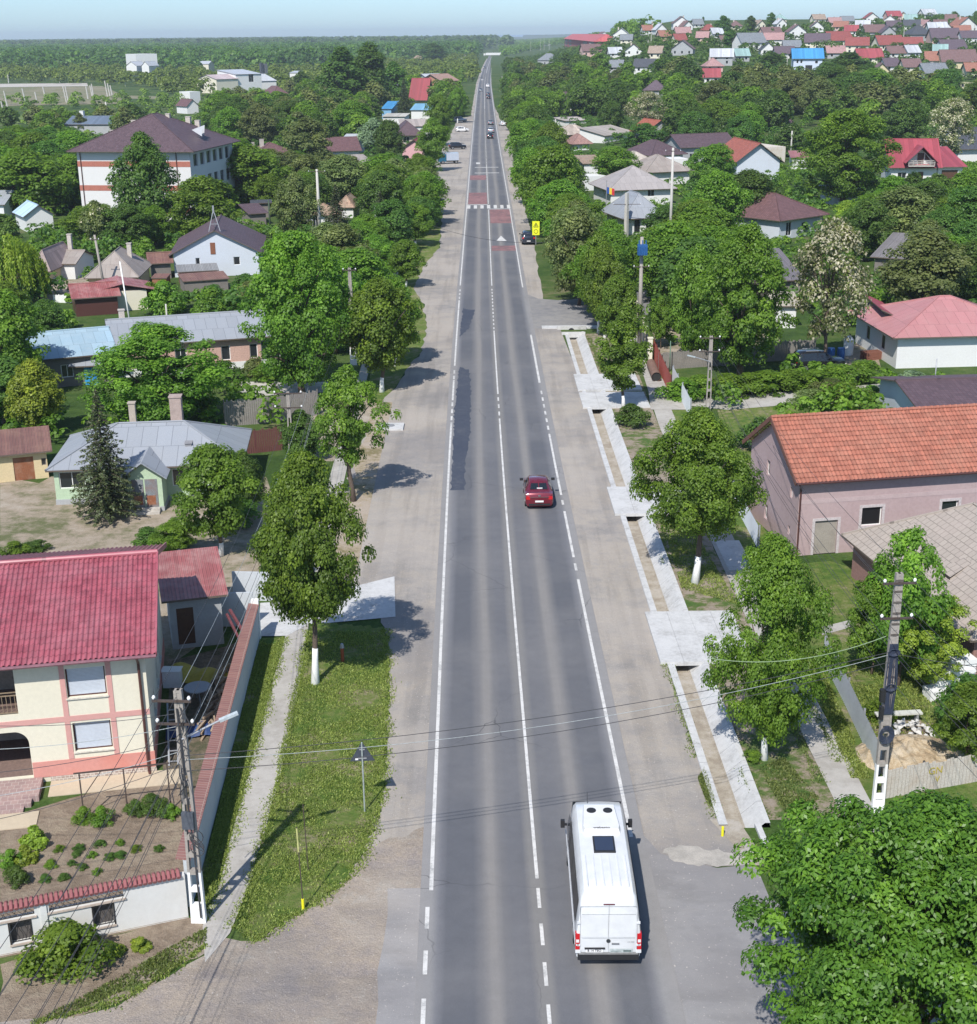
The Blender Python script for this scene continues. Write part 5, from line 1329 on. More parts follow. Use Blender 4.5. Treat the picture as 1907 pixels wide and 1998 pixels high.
for e in HILL:
 (cx, by, wp, rc, ty, wc) = e
 lab_ord = ORD[order[rc].index(e)] if order[rc].index(e) < 20 else 'last'
 A, B = T(cx - wp / 2, by), T(cx + wp / 2, by)
 cpt = T(cx, by)
 w = wp * proj(cpt)[2] / FPX
 w = min(max(w, 6.0), 16.0)
 a = hr.uniform(-.3, .3)
 dx, dy = math.cos(a) * w / 2, math.sin(a) * w / 2
 A = Vector((cpt.x - dx, cpt.y - dy, 0)); B = Vector((cpt.x + dx, cpt.y + dy, 0))
 z = float(hill(cpt.x, cpt.y)) - 0.6
 h = hr.uniform(2.9, 3.6) if w < 9 else hr.uniform(3.3, 5.0)
 d = min(max(w * .8, 7), 11)
 rise = (0.40 if ty != 'gy' else .45) * (d if ty == 'gx' else min(w, d))
 ops = []
 n = max(2, int(w / 3.2))
 for k in range(n):
  ops.append(('f', w * (k + .5) / n - .55, 1.4, 1.1, 1.3, 'w1'))
  if h > 4.6: ops.append(('f', w * (k + .5) / n - .55, 3.2, 1.1, 1.0, 'w1'))
 wm = WC.get(wc, WC['white']) if wc != 'red' else WC['pink']
 label = f"{'grey' if wc == 'red' else wc}-walled hillside house, {lab_ord} from the left of the {rc} roofs"
 foot(A, B, d)
 dep = proj(cpt)[2]; hp = (h + rise) * FPX / dep
 keep(cx - wp * .36, by - hp * .95, cx + wp * .36, by - hp * (.2 if by > 84 and cx < 1430 else .56), by + 2)
 house('hillside_house', label, 'house', A, B, d, h, ty, rise, HC[rc] if ty != 'flat' else None, wm, ov=.6, ops=ops, zg=z, group='houses on the hillside',
          chim=[(w * hr.uniform(.3, .7), d * .6, h + rise * 1.15, .8)] if ty != 'flat' and hr.random() < .6 else ())
def blue_house():
 c = T(1573, 138); A = T(1548, 136); B = T(1604, 136); A.z = B.z = 0
 H('blue_roofed_house', 'white two-storey house with vivid blue roof on the slope', A, B, 11, 6.0, 'gx', 3.6, BLUE, mat('bluewhite', (.55, .62, .75)), (1546, 100, 1606, 134, 138), ov=.8, zg=c.z - .8,
      ops=[('f', 1.2, 3.8, .9, 1.4, 'w1'), ('f', 2.8, 3.8, .9, 1.4, 'w1'), ('f', 5, 1, 3, 2, 'dark'), ('f', 9, 3.6, 1.2, 1.3, 'w1')])
blue_house()
def red_block():
 c = T(1128, 100); A = T(1102, 100); B = T(1162, 99); A.z = B.z = 0
 w = (B - A).length
 H('red_block', 'large raw red block of flats with red pyramid roof on the crest', A, B, 16, 10.5, 'hip', 4.0, roofmat('h_red2', (.5, .12, .12), 'sheet'), mat('raw_red', (.42, .10, .10), .9, .2, .5, .4, col2=(.3, .28, .3)), (1096, 62, 1163, 98, 100), ov=1.2, zg=c.z - 1, cat='apartment block',
      ops=[('f', w * (k + .2) / 6, 1 + 3.3 * f, w / 9, 1.9, 'dark') for k in range(6) for f in range(3) if not (k in (2, 3))])
red_block()
def stack():
 c = T(1706, 34)
 t = thing('water_tower', 'tall brick tower standing above the hill skyline', 'tower', (c.x, c.y, c.z), 0)
 mb = MB(); s = 2.2
 mb.prism([(-s, -s), (s, -s), (s * 1, s), (-s, s)], 0, 13.5); mb.build('shaft', blockmat('tower_brick', (.27, .17, .14), (.22, .14, .12), (.4, .36, .33), .5, .25), t)
 cb = MB(); cb.prism([(-s - .3, -s - .3), (s + .3, -s - .3), (s + .3, s + .3), (-s - .3, s + .3)], 13.5, 14.4); cb.build('cap', GREYP, t)
stack()
BOXES_ALL = BOXES_
# ------------------------------------------------------------------ trees
LEAF = {
 'green': leafmat('leaf_green', (0.058, 0.122, 0.013), (0.168, 0.28, 0.033), 0.42),
 'dark': leafmat('leaf_dark', (0.04, 0.09, 0.016), (0.112, 0.205, 0.038), 0.4),
 'olive': leafmat('leaf_olive', (0.075, 0.11, 0.03), (0.19, 0.235, 0.075)),
 'yellow': leafmat('leaf_yellow_green', (0.11, 0.17, 0.02), (0.28, 0.36, 0.04)),
 'needle': leafmat('needle_dark', (0.03, 0.055, 0.022), (0.10, 0.125, 0.055), 0.1),
 'grey': leafmat('leaf_silver', (0.09, 0.14, 0.08), (0.25, 0.34, 0.2)),
 'grass': leafmat('grass_blades', (0.085, 0.14, 0.022), (0.26, 0.31, 0.08), 0.3),
 'bright': leafmat('leaf_bright', (0.075, 0.135, 0.018), (0.19, 0.28, 0.05), 0.35),
 'blossom': leafmat('blossom_cream', (0.16, 0.18, 0.08), (0.62, 0.58, 0.42), 0.25),
 'walnut': leafmat('leaf_walnut', (0.045, 0.105, 0.012), (0.13, 0.24, 0.03), 0.36, 0.42),
}
BARK = mat('bark', (0.12, 0.09, 0.07), 0.95, 0.4, 4, 0.3, bmp=0.6)
LIME = mat('limewash', (0.8, 0.8, 0.78), 0.9, 0.08, 5, 0.1)
def leaf_mesh(name, C, Nn, size, tint, r, asp=0.62, droop=0.0, fold=True):
 """many separate kite-shaped leaves: centres C, facing Nn"""
 n = len(C)
 Nn = Nn / np.maximum(1e-6, np.linalg.norm(Nn, axis=1, keepdims=True))
 rv = r.normal(size=(n, 3)); rv[:, 2] -= droop
 t = rv - Nn * np.sum(rv * Nn, axis=1, keepdims=True)
 t /= np.maximum(1e-6, np.linalg.norm(t, axis=1, keepdims=True))
 s = np.cross(Nn, t)
 L_ = (size * r.uniform(0.7, 1.3, n))[:, None]
 W = L_ * asp * 0.5
 base = C - t * L_ * 0.5
 tip = C + t * L_ * 0.5 - Nn * L_ * 0.15
 a = C + s * W + Nn * L_ * 0.06
 b = C - s * W + Nn * L_ * 0.06
 v = np.empty((n * 4, 3), dtype=np.float32)
 v[0::4] = base; v[1::4] = b; v[2::4] = tip; v[3::4] = a
 me = bpy.data.meshes.new(name)
 me.vertices.add(n * 4); me.vertices.foreach_set('co', v.ravel())
 me.loops.add(n * 4); me.loops.foreach_set('vertex_index', np.arange(n * 4, dtype=np.int32))
 me.polygons.add(n); me.polygons.foreach_set('loop_start', np.arange(0, n * 4, 4, dtype=np.int32))
 at = me.attributes.new('tint', 'FLOAT', 'FACE')
 at.data.foreach_set('value', np.clip(tint, 0, 1).astype(np.float32))
 me.update(calc_edges=True)
 return me
PROFILE = {   # crown radius (share of half width) against share of crown height
 'round': [(0, 0.35), (0.12, 0.72), (0.3, 0.95), (0.5, 1.0), (0.7, 0.88), (0.88, 0.55), (1, 0.12)],
 'tall': [(0, 0.3), (0.1, 0.65), (0.3, 0.95), (0.5, 1.0), (0.7, 0.8), (0.88, 0.45), (1, 0.08)],
 'cone': [(0, 0.55), (0.1, 1.0), (0.35, 0.88), (0.6, 0.66), (0.85, 0.32), (1, 0.05)],
 'column': [(0, 0.5), (0.15, 0.85), (0.5, 1.0), (0.8, 0.75), (1, 0.1)],
 'bush': [(0, 0.85), (0.25, 1.0), (0.55, 0.92), (0.8, 0.62), (1, 0.15)],
 'spread': [(0, 0.45), (0.2, 0.85), (0.45, 1.0), (0.7, 0.9), (0.9, 0.6), (1, 0.2)],
}
def crown_cloud(r, H, W, z0, prof, nclump, nleaf, clump_r, uneven=0.28, inner=0.2):
 """clump centres on an uneven envelope, leaves over each clump"""
 px = np.array([p[0] for p in PROFILE[prof]]); pr = np.array([p[1] for p in PROFILE[prof]])
 hc = H - z0
 ph = r.uniform(0, 6.28, 6)
 def env(t, a):
  k = 1 + uneven * (0.5 * np.sin(2 * a + ph[0] + t * 3) + 0.35 * np.sin(3 * a + ph[1] - t * 5) + 0.3 * np.sin(5 * a + ph[2] + t * 8))
  return np.interp(t, px, pr) * W / 2 * k
 t = np.clip(r.beta(1.25, 1.15, nclump), 0.02, 0.98)
 a = r.uniform(0, 2 * math.pi, nclump)
 rad = env(t, a) * np.where(r.uniform(size=nclump) < 0.72, r.uniform(0.68, 1.0, nclump), r.uniform(0.1, 0.7, nclump))
 cs = clump_r * r.uniform(0.65, 1.35, nclump)
 rad = np.maximum(0, rad - cs * 0.5)
 cc = np.stack([rad * np.cos(a), rad * np.sin(a), z0 + t * hc], 1)
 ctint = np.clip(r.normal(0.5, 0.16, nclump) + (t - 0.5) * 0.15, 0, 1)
 w = cs ** 2
 idx = r.choice(nclump, nleaf, p=w / w.sum())
 d = r.normal(size=(nleaf, 3)); d /= np.linalg.norm(d, axis=1, keepdims=True)
 d[:, 2] = np.where(d[:, 2] < -0.6, -d[:, 2] * 0.8, d[:, 2])
 rr = np.where(r.uniform(size=nleaf) < 1 - inner, r.uniform(0.78, 1.08, nleaf), r.uniform(0.1, 0.8, nleaf))
 sq = np.array([1.0, 1.0, 0.92])
 C = cc[idx] + d * sq * (cs[idx] * rr)[:, None]
 out = C - np.array([0, 0, z0 + hc * 0.4]); out /= np.maximum(1e-6, np.linalg.norm(out, axis=1, keepdims=True))
 Nn = d * 0.9 + out * 0.45 + np.array([0, 0, 0.55]) + r.normal(size=(nleaf, 3)) * 0.42
 tint = ctint[idx] + r.normal(0, 0.13, nleaf)
 C[:, 2] = np.maximum(C[:, 2], 0.05)
 return C, Nn, tint, cc
def trunk_mesh(name, r, H, z0, W, cc, rad, limbs=9, lime=0.0, lean=0.0, fork=False):
 mb = MB()
 top = z0 + (H - z0) * 0.72
 p = [Vector((0, 0, -0.15))]
 n = 7
 for i in range(1, n + 1):
  t = i / n
  p.append(Vector((math.sin(t * 2.4 + r.uniform(-.2, .2)) * 0.05 * H * lean + r.uniform(-.04, .04), r.uniform(-.05, .05), top * t)))
 rs = [rad * (1.35 if i == 0 else 1.0 - 0.8 * i / n) for i in range(n + 1)]
 mb.tube(p, rs, 9, 0)
 order = np.argsort(r.uniform(size=len(cc)))[:limbs]
 for k in order:
  c = Vector(cc[k])
  h = min(max(z0 * r.uniform(0.75, 1.05) + (c.z - z0) * 0.35, 0.35), top * 0.95)
  i = min(int(h / top * n), n - 1)
  s = p[i + 1].lerp(p[i], 0.5)
  s = Vector((s.x, s.y, h))
  mid = s.lerp(c, 0.5) + Vector((0, 0, (c - s).length * 0.08))
  k_ = rad * (1 - 0.75 * h / top) * 0.62
  mb.tube([s, mid, c], [k_, k_ * 0.62, k_ * 0.2], 6, 0)
 if lime > 0:
  lb = MB()
  k = max(i for i in range(len(p)) if p[i].z < lime); f = (lime - p[k].z) / (p[k + 1].z - p[k].z)
  q = p[:k + 1] + [p[k].lerp(p[k + 1], f)]
  lb.tube(q, [(rs[min(i, k)] if i <= k else rs[k] + (rs[k + 1] - rs[k]) * f) * 1.06 for i in range(k + 2)], 12, 1)
  off = len(mb.v)
  mb.v += lb.v; mb.f += [[q + off for q in f] for f in lb.f]; mb.m += lb.m; mb.uv += lb.uv
 me_o = mb.build(name, [BARK, LIME], smooth=True)
 me = me_o.data
 bpy.data.objects.remove(me_o)
 return me
PROTO = {}
def proto(kind, var=0):
 """crown and trunk meshes of one kind of tree, built once and shared by its copies"""
 key = (kind, var)
 if key in PROTO: return PROTO[key]
 r = np.random.default_rng(abs(hash_s(kind)) % 9999 + var * 17)
 spec = {
  'maple_near': (9, 7.0, 2.9, 'round', 230, 56000, 0.55, 0.145, 'green', 0.2, 1.5, 12, 0.36),
  'maple_low': (9, 7.6, 1.2, 'round', 240, 56000, 0.56, 0.15, 'green', 0.2, 1.1, 12, 0.36),
  'maple': (8, 6.5, 1.9, 'round', 150, 22000, 0.62, 0.22, 'green', 0.18, 1.1, 10, 0.3),
  'open_maple': (8, 6.0, 2.6, 'tall', 95, 15000, 0.5, 0.18, 'green', 0.22, 0.0, 16, 0.4),
  'slim': (8, 4.6, 1.8, 'tall', 110, 17000, 0.48, 0.19, 'green', 0.14, 1.1, 9, 0.3),
  'walnut': (9, 10.0, 1.5, 'spread', 430, 110000, 0.55, 0.165, 'walnut', 0.28, 0.0, 26, 0.38),
  'yellow_bush': (7, 6.0, 1.0, 'spread', 130, 24000, 0.48, 0.16, 'yellow', 0.14, 0.0, 16, 0.45),
  'young': (6, 5.0, 1.2, 'spread', 110, 18000, 0.45, 0.16, 'green', 0.1, 0.0, 14, 0.4),
  'broad': (9, 8.0, 1.0, 'spread', 190, 19000, 0.78, 0.30, 'green', 0.25, 0.0, 10, 0.3),
  'broad_dark': (9, 8.0, 1.0, 'spread', 190, 19000, 0.78, 0.30, 'dark', 0.25, 0.0, 10, 0.3),
  'broad_olive': (9, 7.5, 1.2, 'round', 170, 17000, 0.75, 0.29, 'olive', 0.22, 0.0, 12, 0.35),
  'broad_yellow': (8, 7.0, 0.9, 'round', 150, 16000, 0.72, 0.27, 'yellow', 0.2, 0.0, 10, 0.3),
  'silver': (7, 5.5, 1.0, 'tall', 100, 9000, 0.7, 0.30, 'grey', 0.15, 0.0, 8, 0.3),
  'dense_oval': (9, 7.0, 0.8, 'tall', 220, 20000, 0.7, 0.27, 'dark', 0.22, 0.0, 6, 0.1),
  'poplar': (16, 9.0, 0.6, 'column', 170, 9000, 1.2, 0.62, 'dark', 0.35, 0.0, 8, 0.3),
  'cypress': (10, 2.2, 0.3, 'column', 60, 3500, 0.5, 0.40, 'dark', 0.12, 0.0, 3, 0.1),
  'grand': (14, 11, 1.6, 'spread', 260, 42000, 0.85, 0.27, 'green', 0.35, 0.0, 16, 0.33),
  'far_green': (9, 8.5, 0.5, 'spread', 90, 3600, 0.95, 0.62, 'green', 0.25, 0.0, 3, 0.3),
  'far_dark': (9, 8.5, 0.5, 'spread', 90, 3600, 0.95, 0.62, 'dark', 0.25, 0.0, 3, 0.3),
  'far_olive': (9, 8.0, 0.5, 'round', 60, 2400, 1.1, 0.75, 'olive', 0.25, 0.0, 3, 0.35),
  'shrub': (2.2, 3.0, 0.0, 'bush', 45, 4200, 0.38, 0.16, 'green', 0.05, 0.0, 6, 0.35),
  'shrub_dark': (2.2, 3.0, 0.0, 'bush', 45, 4200, 0.38, 0.16, 'dark', 0.05, 0.0, 6, 0.35),
  'shrub_yellow': (2.2, 3.0, 0.0, 'bush', 30, 2600, 0.4, 0.3, 'yellow', 0.05, 0.0, 3, 0.3),
  'shrub_olive': (2.4, 3.2, 0.0, 'bush', 45, 4200, 0.4, 0.17, 'olive', 0.05, 0.0, 6, 0.35),
 }
 if kind in spec:
  H, W, z0, pf, nc, nl, cr, ls, mt, tr, lime, limbs, un = spec[kind]
  C, Nn, tint, cc = crown_cloud(r, H, W, z0, pf, nc, nl, cr, un)
  me = leaf_mesh('crown', C, Nn, ls, tint, r, asp=0.55 if kind == 'walnut' else 0.75, droop=0.9 if kind == 'walnut' else 0.3)
  me.materials.append(LEAF[mt])
  tm = trunk_mesh('trunk', r, H, z0, W, cc, tr, limbs, lime, lean=0.8)
 elif kind == 'acacia':
  H, W, z0 = 11, 8.5, 2.5
  C, Nn, tint, cc = crown_cloud(r, H, W, z0, 'spread', 110, 9500, 0.75, 0.4, inner=0.3)
  me = leaf_mesh('crown', C, Nn, 0.27, tint, r, 0.7, 0.5)
  me.materials.append(LEAF['olive']); me.materials.append(LEAF['blossom'])
  mi = (r.uniform(size=len(C)) < np.where(r.uniform(size=len(C)) < 1, np.interp(C[:, 2], [2, 11], [0.35, 0.62]), 0)).astype(np.int32)
  me.polygons.foreach_set('material_index', mi)
  tm = trunk_mesh('trunk', r, H, z0, W, cc, 0.2, 26, 0.0, lean=1.2)
 elif kind == 'elder':       # green tree carrying pale flower plates
  H, W, z0 = 7, 6.5, 0.6
  C, Nn, tint, cc = crown_cloud(r, H, W, z0, 'spread', 110, 8000, 0.75, 0.35)
  me = leaf_mesh('crown', C, Nn, 0.34, tint, r, 0.7, 0.3)
  me.materials.append(LEAF['olive']); me.materials.append(LEAF['blossom'])
  hot = np.sin(C[:, 0] * 2.1 + 1) * np.sin(C[:, 1] * 1.9) * np.sin(C[:, 2] * 2.3) > 0.35
  mi = (hot & (r.uniform(size=len(C)) < 0.5)).astype(np.int32)
  me.polygons.foreach_set('material_index', mi)
  tm = trunk_mesh('trunk', r, H, z0, W, cc, 0.14, 12)
 elif kind == 'spruce':
  H, W = 10, 5.6
  Cs, Ns, Ts = [], [], []
  tb = MB()
  tb.tube([(0, 0, -.1), (0, 0, H * 0.5), (0, 0, H)], [0.17, 0.1, 0.02], 8, 0)
  nl = 26
  for i in range(nl):
   t = i / (nl - 1)
   z = 1.0 + (H - 1.15) * t
   rad = (W / 2) * (1 - t) ** 0.85 + 0.12
   nb = max(4, int(9 * (1 - t) + 3))
   a0 = r.uniform(0, 6.28)
   for b in range(nb):
    a = a0 + b * 2 * math.pi / nb + r.uniform(-.2, .2)
    ln = rad * r.uniform(0.7, 1.12)
    dv = np.array([math.cos(a), math.sin(a), 0.0])
    end = dv * ln + np.array([0, 0, z - ln * 0.16])
    tb.tube([(0, 0, z), tuple(end * 0.9 + np.array([0, 0, z * 0.1]))], [0.03, 0.008], 4, 0, cap=False)
    m = int(70 * ln / 2.5) + 14
    s = r.uniform(0.1, 1.0, m)
    side = np.array([-dv[1], dv[0], 0])
    wd = 0.42 * (1 - s) * (ln / 2.0) + 0.07
    c = np.array([0, 0, z]) + np.outer(s, end - np.array([0, 0, z])) + np.outer(r.uniform(-1, 1, m) * wd, side)
    c[:, 2] -= 0.10 * np.abs(r.normal(size=m)) + 0.03
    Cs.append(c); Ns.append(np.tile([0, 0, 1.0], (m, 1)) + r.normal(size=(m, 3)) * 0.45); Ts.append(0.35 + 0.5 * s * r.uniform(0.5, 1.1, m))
  C = np.concatenate(Cs); Nn = np.concatenate(Ns); tint = np.concatenate(Ts)
  me = leaf_mesh('crown', C, Nn, 0.24, tint, r, 0.45, 0.4); me.materials.append(LEAF['needle'])
  o = tb.build('trunk', [BARK, LIME], smooth=True); tm = o.data; bpy.data.objects.remove(o)
 elif kind == 'willow':
  H, W = 9, 8
  Cs, Ns, Ts = [], [], []
  for k in range(210):
   a = r.uniform(0, 6.28); q = math.sqrt(r.uniform(0.03, 1)) * W / 2
   top = H * (1 - 0.45 * (q / (W / 2)) ** 2) * r.uniform(0.85, 1.0)
   ln = r.uniform(0.35, 0.8) * top
   m = 60
   s = r.uniform(0, 1, m)
   c = np.stack([q * math.cos(a) * (1 + 0.12 * s) + r.normal(0, 0.1, m), q * math.sin(a) * (1 + 0.12 * s) + r.normal(0, 0.1, m), top - ln * s], 1)
   Cs.append(c); Ns.append(np.tile([math.cos(a), math.sin(a), 0.4], (m, 1)) + r.normal(size=(m, 3)) * 0.5); Ts.append(np.full(m, r.uniform(0.3, 0.8)))
  C = np.concatenate(Cs); tint = np.concatenate(Ts)
  me = leaf_mesh('crown', C, np.concatenate(Ns), 0.4, tint, r, 0.3, 4.0); me.materials.append(LEAF['yellow'])
  tm = trunk_mesh('trunk', r, H, 2.0, W, C[::400], 0.25, 10)
 PROTO[key] = (me, tm, H if kind in spec or True else H, W)
 return PROTO[key]
def hash_s(s):
 h = 7
 for ch in s: h = (h * 31 + ord(ch)) % 1000003
 return h
BOXES = BOXES_ALL + [(860, 150, 1000, 330, 330), (300, 1040, 560, 1900, 1900), (1000, 425, 1060, 485, 480), (-60, 164, 235, 205, 216), (-60, 222, 60, 248, 252)]
TREES = []   # (x, y, radius)
def tree(kind, p, h, w, label, name='tree', cat='tree', group=None, rz=None, var=0, full=True):
 cm, tm, H, W = proto(kind, var)
 t = thing(name, label, cat, (p[0], p[1], p[2] - 0.02), random.uniform(0, 6.28) if rz is None else rz, group)
 t.scale = (w / W, w / W, h / H)
 if full and tm is not None:
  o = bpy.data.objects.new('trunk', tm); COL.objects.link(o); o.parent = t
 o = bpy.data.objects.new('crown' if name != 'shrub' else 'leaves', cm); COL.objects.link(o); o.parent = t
 TREES.append((p[0], p[1], w / 2))
 return t
def ptree(kind, bx, by, ty, wpx, label, name='tree', cat='tree', group=None, var=0, rz=None):
 """tree whose foot is seen at (bx, by), whose tip reaches row ty and whose crown is wpx wide"""
 p = T(bx, by) if by < 420 and bx > 960 else V(bx, by)
 h = hat(p, ty)
 dep = proj((p.x, p.y, p.z + h * 0.6))[2]
 w = wpx * dep / FPX
 h = h - 0.04 * w
 return tree(kind, p, max(h, 0.5), w, label, name, cat, group, rz, var)
# --- roadside trees, near to far
ptree('walnut', 1758, 2125, 1578, 640, 'huge leafy walnut tree spreading over the asphalt corner', name='walnut_tree')
ptree('maple_near', 615, 1335, 893, 232, 'round maple with whitewashed trunk on the grass beside the concrete driveway', var=1)
ptree('maple_low', 1492, 1482, 1056, 225, 'dense maple between the drainage ditch and the pavement, whitewashed foot', var=2)
ptree('maple_near', 1356, 1138, 803, 232, 'round bright maple with tall whitewashed trunk beside the middle ditch slab', var=3)
ptree('open_maple', 690, 978, 712, 150, 'sparse dark-trunked forked maple leaning over the dusty shoulder', var=0)
ptree('slim', 1217, 797, 603, 112, 'slim whitewashed tree standing at the pair of ditch slabs')
ptree('young', 1752, 1340, 1040, 170, 'yellow-green tree behind the tall concrete pole', var=0)
ptree('yellow_bush', 1812, 1345, 1165, 165, 'bright yellow-leaved tree before the grey hipped roof', var=0)
ptree('young', 1700, 1315, 1130, 120, 'small loose tree left of the tall concrete pole', var=1)
ptree('young', 1885, 1500, 1335, 150, 'dark green bushy tree above the white rubble heap', var=2)
ptree('maple', 745, 765, 545, 150, 'leafy roadside tree with whitewashed stump-like foot on the left verge', var=0)
ptree('maple', 770, 714, 540, 120, 'second whitewashed maple on the left verge, in the grass', var=1)
ptree('grand', 590, 775, 455, 205, 'tall broad green tree beside the grey seamed house', var=1)
ptree('broad', 655, 690, 510, 150, 'broad green tree behind the twin-post pole', var=2)
ptree('maple', 792, 560, 468, 82, 'round tree at the shoulder with its shadow on the gravel', var=2)
ptree('maple', 735, 545, 458, 100, 'dense tree just inland of the round shoulder tree', var=0)
ptree('maple', 812, 480, 395, 75, 'narrow tree at the gravel edge below the crossing', var=1)
ptree('maple', 822, 450, 345, 62, 'yellowish tree at the gravel edge level with the crossing', var=2)
ptree('maple', 818, 400, 300, 60, 'small tree at the gravel edge above the crossing', var=0)
ptree('maple', 846, 335, 232, 66, 'tree over the parked blue pickup', var=1)
ptree('maple', 858, 285, 186, 56, 'brownish tree behind the parked white car', var=2)
ptree('maple', 893, 240, 172, 38, 'light green tree on the far left lawn', var=0)
# right roadside belt
ptree('broad_olive', 1130, 596, 412, 122, 'leaning grey-green tree over the yellow warning sign', var=1)
ptree('maple', 1168, 650, 455, 90, 'green tree at the mouth of the side road', var=0)
ptree('maple', 1180, 660, 480, 90, 'green tree just right of the culvert', var=1)
ptree('maple', 1205, 700, 540, 100, 'tree crowding the brown fence behind the culvert', var=2)
ptree('broad_olive', 1130, 560, 405, 120, 'loose olive tree beyond the yellow sign', var=0)
ptree('maple', 1190, 560, 430, 90, 'green tree under the blue transformer pole', var=0)
ptree('broad', 1075, 440, 285, 130, 'broad green tree right of the crossing', var=0)
ptree('broad_dark', 1100, 410, 300, 95, 'dark tree in front of the flagged house', var=0)
ptree('broad', 1035, 400, 290, 84, 'bushy tree overhanging the right shoulder', var=2)
ptree('broad', 1035, 330, 235, 95, 'green tree beyond the crossing on the right', var=1)
ptree('broad', 1075, 345, 240, 90, 'wide green tree left of the mossy roofs', var=0)
ptree('broad', 1025, 280, 200, 70, 'bright tree by the white parked car on the right', var=2)
ptree('broad_dark', 1042, 300, 205, 76, 'dark tree left of the brown-roofed long house', var=1)
ptree('far_green', 1010, 225, 170, 45, 'small green tree by the far right shoulder', var=0)
# right middle ground
ptree('grand', 1445, 735, 440, 195, 'large dark green tree behind the leafy hedge', var=0)
ptree('broad', 1355, 700, 490, 110, 'green tree left of the large dark tree over the yard', var=1)
ptree('acacia', 1612, 725, 432, 180, 'cream-flowering acacia with an open crooked crown')
ptree('broad_olive', 1800, 620, 450, 190, 'dull olive tree behind the pink metal roof', var=2)
ptree('broad_dark', 1895, 600, 470, 130, 'dark tree at the frame edge behind the pink metal roof', var=1)
ptree('grand', 1645, 400, 212, 185, 'biggest round green tree beside the red-roofed chalet', var=1)
ptree('broad', 1395, 480, 335, 120, 'green tree left of the brown hipped roof', var=2)
ptree('broad_dark', 1300, 480, 400, 90, 'dark tree right of the concrete mast', var=0)
ptree('broad', 1390, 370, 280, 95, 'leafy tree in front of the orange gable', var=0)
ptree('broad', 1200, 365, 285, 105, 'dark green tree among the grey tin roofs', var=2)
ptree('broad_dark', 1255, 300, 240, 80, 'green tree before the red gabled house', var=2)
ptree('broad_dark', 1192, 262, 198, 52, 'dark pointed tree in front of the brown-roofed long house', var=0)
ptree('acacia', 1262, 262, 178, 85, 'pale blossoming tree behind the red gabled house', var=1)
ptree('broad', 1700, 470, 375, 110, 'bright tree behind the brown hipped roof', var=0)
ptree('broad_yellow', 1650, 450, 390, 60, 'small yellow-green tree right of the brown hipped roof', var=1)
ptree('broad_dark', 1760, 470, 370, 130, 'dark thicket tree below the chalet lawn', var=1)
ptree('broad', 1850, 480, 385, 120, 'green tree below the chalet lawn at the right', var=2)
ptree('acacia', 1850, 330, 190, 110, 'grey-blossoming acacia above the chalet', var=2)
ptree('broad_dark', 1765, 290, 195, 95, 'dark round tree above the red chalet roof', var=2)
ptree('broad_yellow', 1900, 235, 165, 70, 'lime-yellow tree at the right frame edge', var=2)
ptree('silver', 1775, 790, 722, 95, 'round shrubby tree beside the purple-brown roof', var=0)
ptree('young', 1290, 680, 580, 60, 'blue-green tree inside the fence pillars', var=1)
ptree('young', 1220, 720, 690, 40, 'sapling beside the fence pillars', var=2)
# left middle ground
ptree('spruce', 213, 1012, 752, 150, 'dark spruce in front of the pale green house', name='spruce_tree')
ptree('maple', 430, 1085, 870, 165, 'light green tree right of the pale green house', var=2)
ptree('maple', 350, 1080, 1010, 90, 'low bushy tree at the foot of the pale green house', var=1)
ptree('dense_oval', 480, 1000, 880, 90, 'dark ivy-like tree below the two-arm concrete pole', var=1)
ptree('grand', 320, 835, 630, 255, 'very broad dark tree behind the chimneyed green house', var=2)
ptree('broad_yellow', 75, 850, 705, 120, 'yellow-green tree above the rusty shed', var=0)
ptree('broad', 30, 780, 575, 160, 'tall green tree at the left frame edge', var=1)
ptree('dense_oval', 590, 900, 800, 90, 'ivy-covered bush tree under the two-arm pole', var=0)
ptree('willow', 20, 592, 440, 150, 'light green weeping willow at the left edge', name='willow_tree')
ptree('dense_oval', 290, 456, 262, 138, 'dense oval tree against the banded school wall', var=0)
ptree('broad', 490, 400, 280, 150, 'green tree at the corner of the school', var=0)
ptree('broad', 400, 480, 345, 160, 'broad tree in front of the school', var=1)
ptree('broad_dark', 250, 490, 400, 110, 'dark tree below the school wall', var=2)
ptree('broad', 60, 420, 290, 170, 'big green tree left of the school', var=0)
ptree('broad_dark', 120, 400, 300, 110, 'dark tree touching the left corner of the school', var=1)
ptree('broad', 190, 470, 395, 130, 'green tree behind the yellow-walled house', var=2)
ptree('elder', 195, 490, 395, 75, 'white-flowering tree behind the yellow-walled house')
ptree('spruce', 660, 490, 355, 85, 'tall spruce behind the round concrete pole', name='spruce_tree')
ptree('spruce', 745, 470, 370, 80, 'spruce left of the square concrete pole', name='spruce_tree')
ptree('broad_olive', 600, 330, 230, 110, 'bronze-green tree over the brown roofs', var=0)
ptree('broad_olive', 580, 470, 340, 90, 'olive tree left of the round concrete pole', var=2)
ptree('silver', 730, 300, 232, 60, 'silvery tree behind the tin roofs', var=1)
ptree('broad_dark', 760, 320, 235, 65, 'dark tree beside the pink gable', var=0)
ptree('spruce', 790, 232, 150, 48, 'dark spruce between the blue tin roofs', name='spruce_tree', var=0)
ptree('poplar', 670, 225, 92, 100, 'tall dark poplar clump, left crown', var=0, group='poplar clump left of the road')
ptree('poplar', 725, 222, 84, 90, 'tall dark poplar clump, right and highest crown', var=1, group='poplar clump left of the road')
ptree('poplar', 770, 215, 120, 60, 'lower dark poplar beside the red A-frame house', var=2, group='poplar clump left of the road')
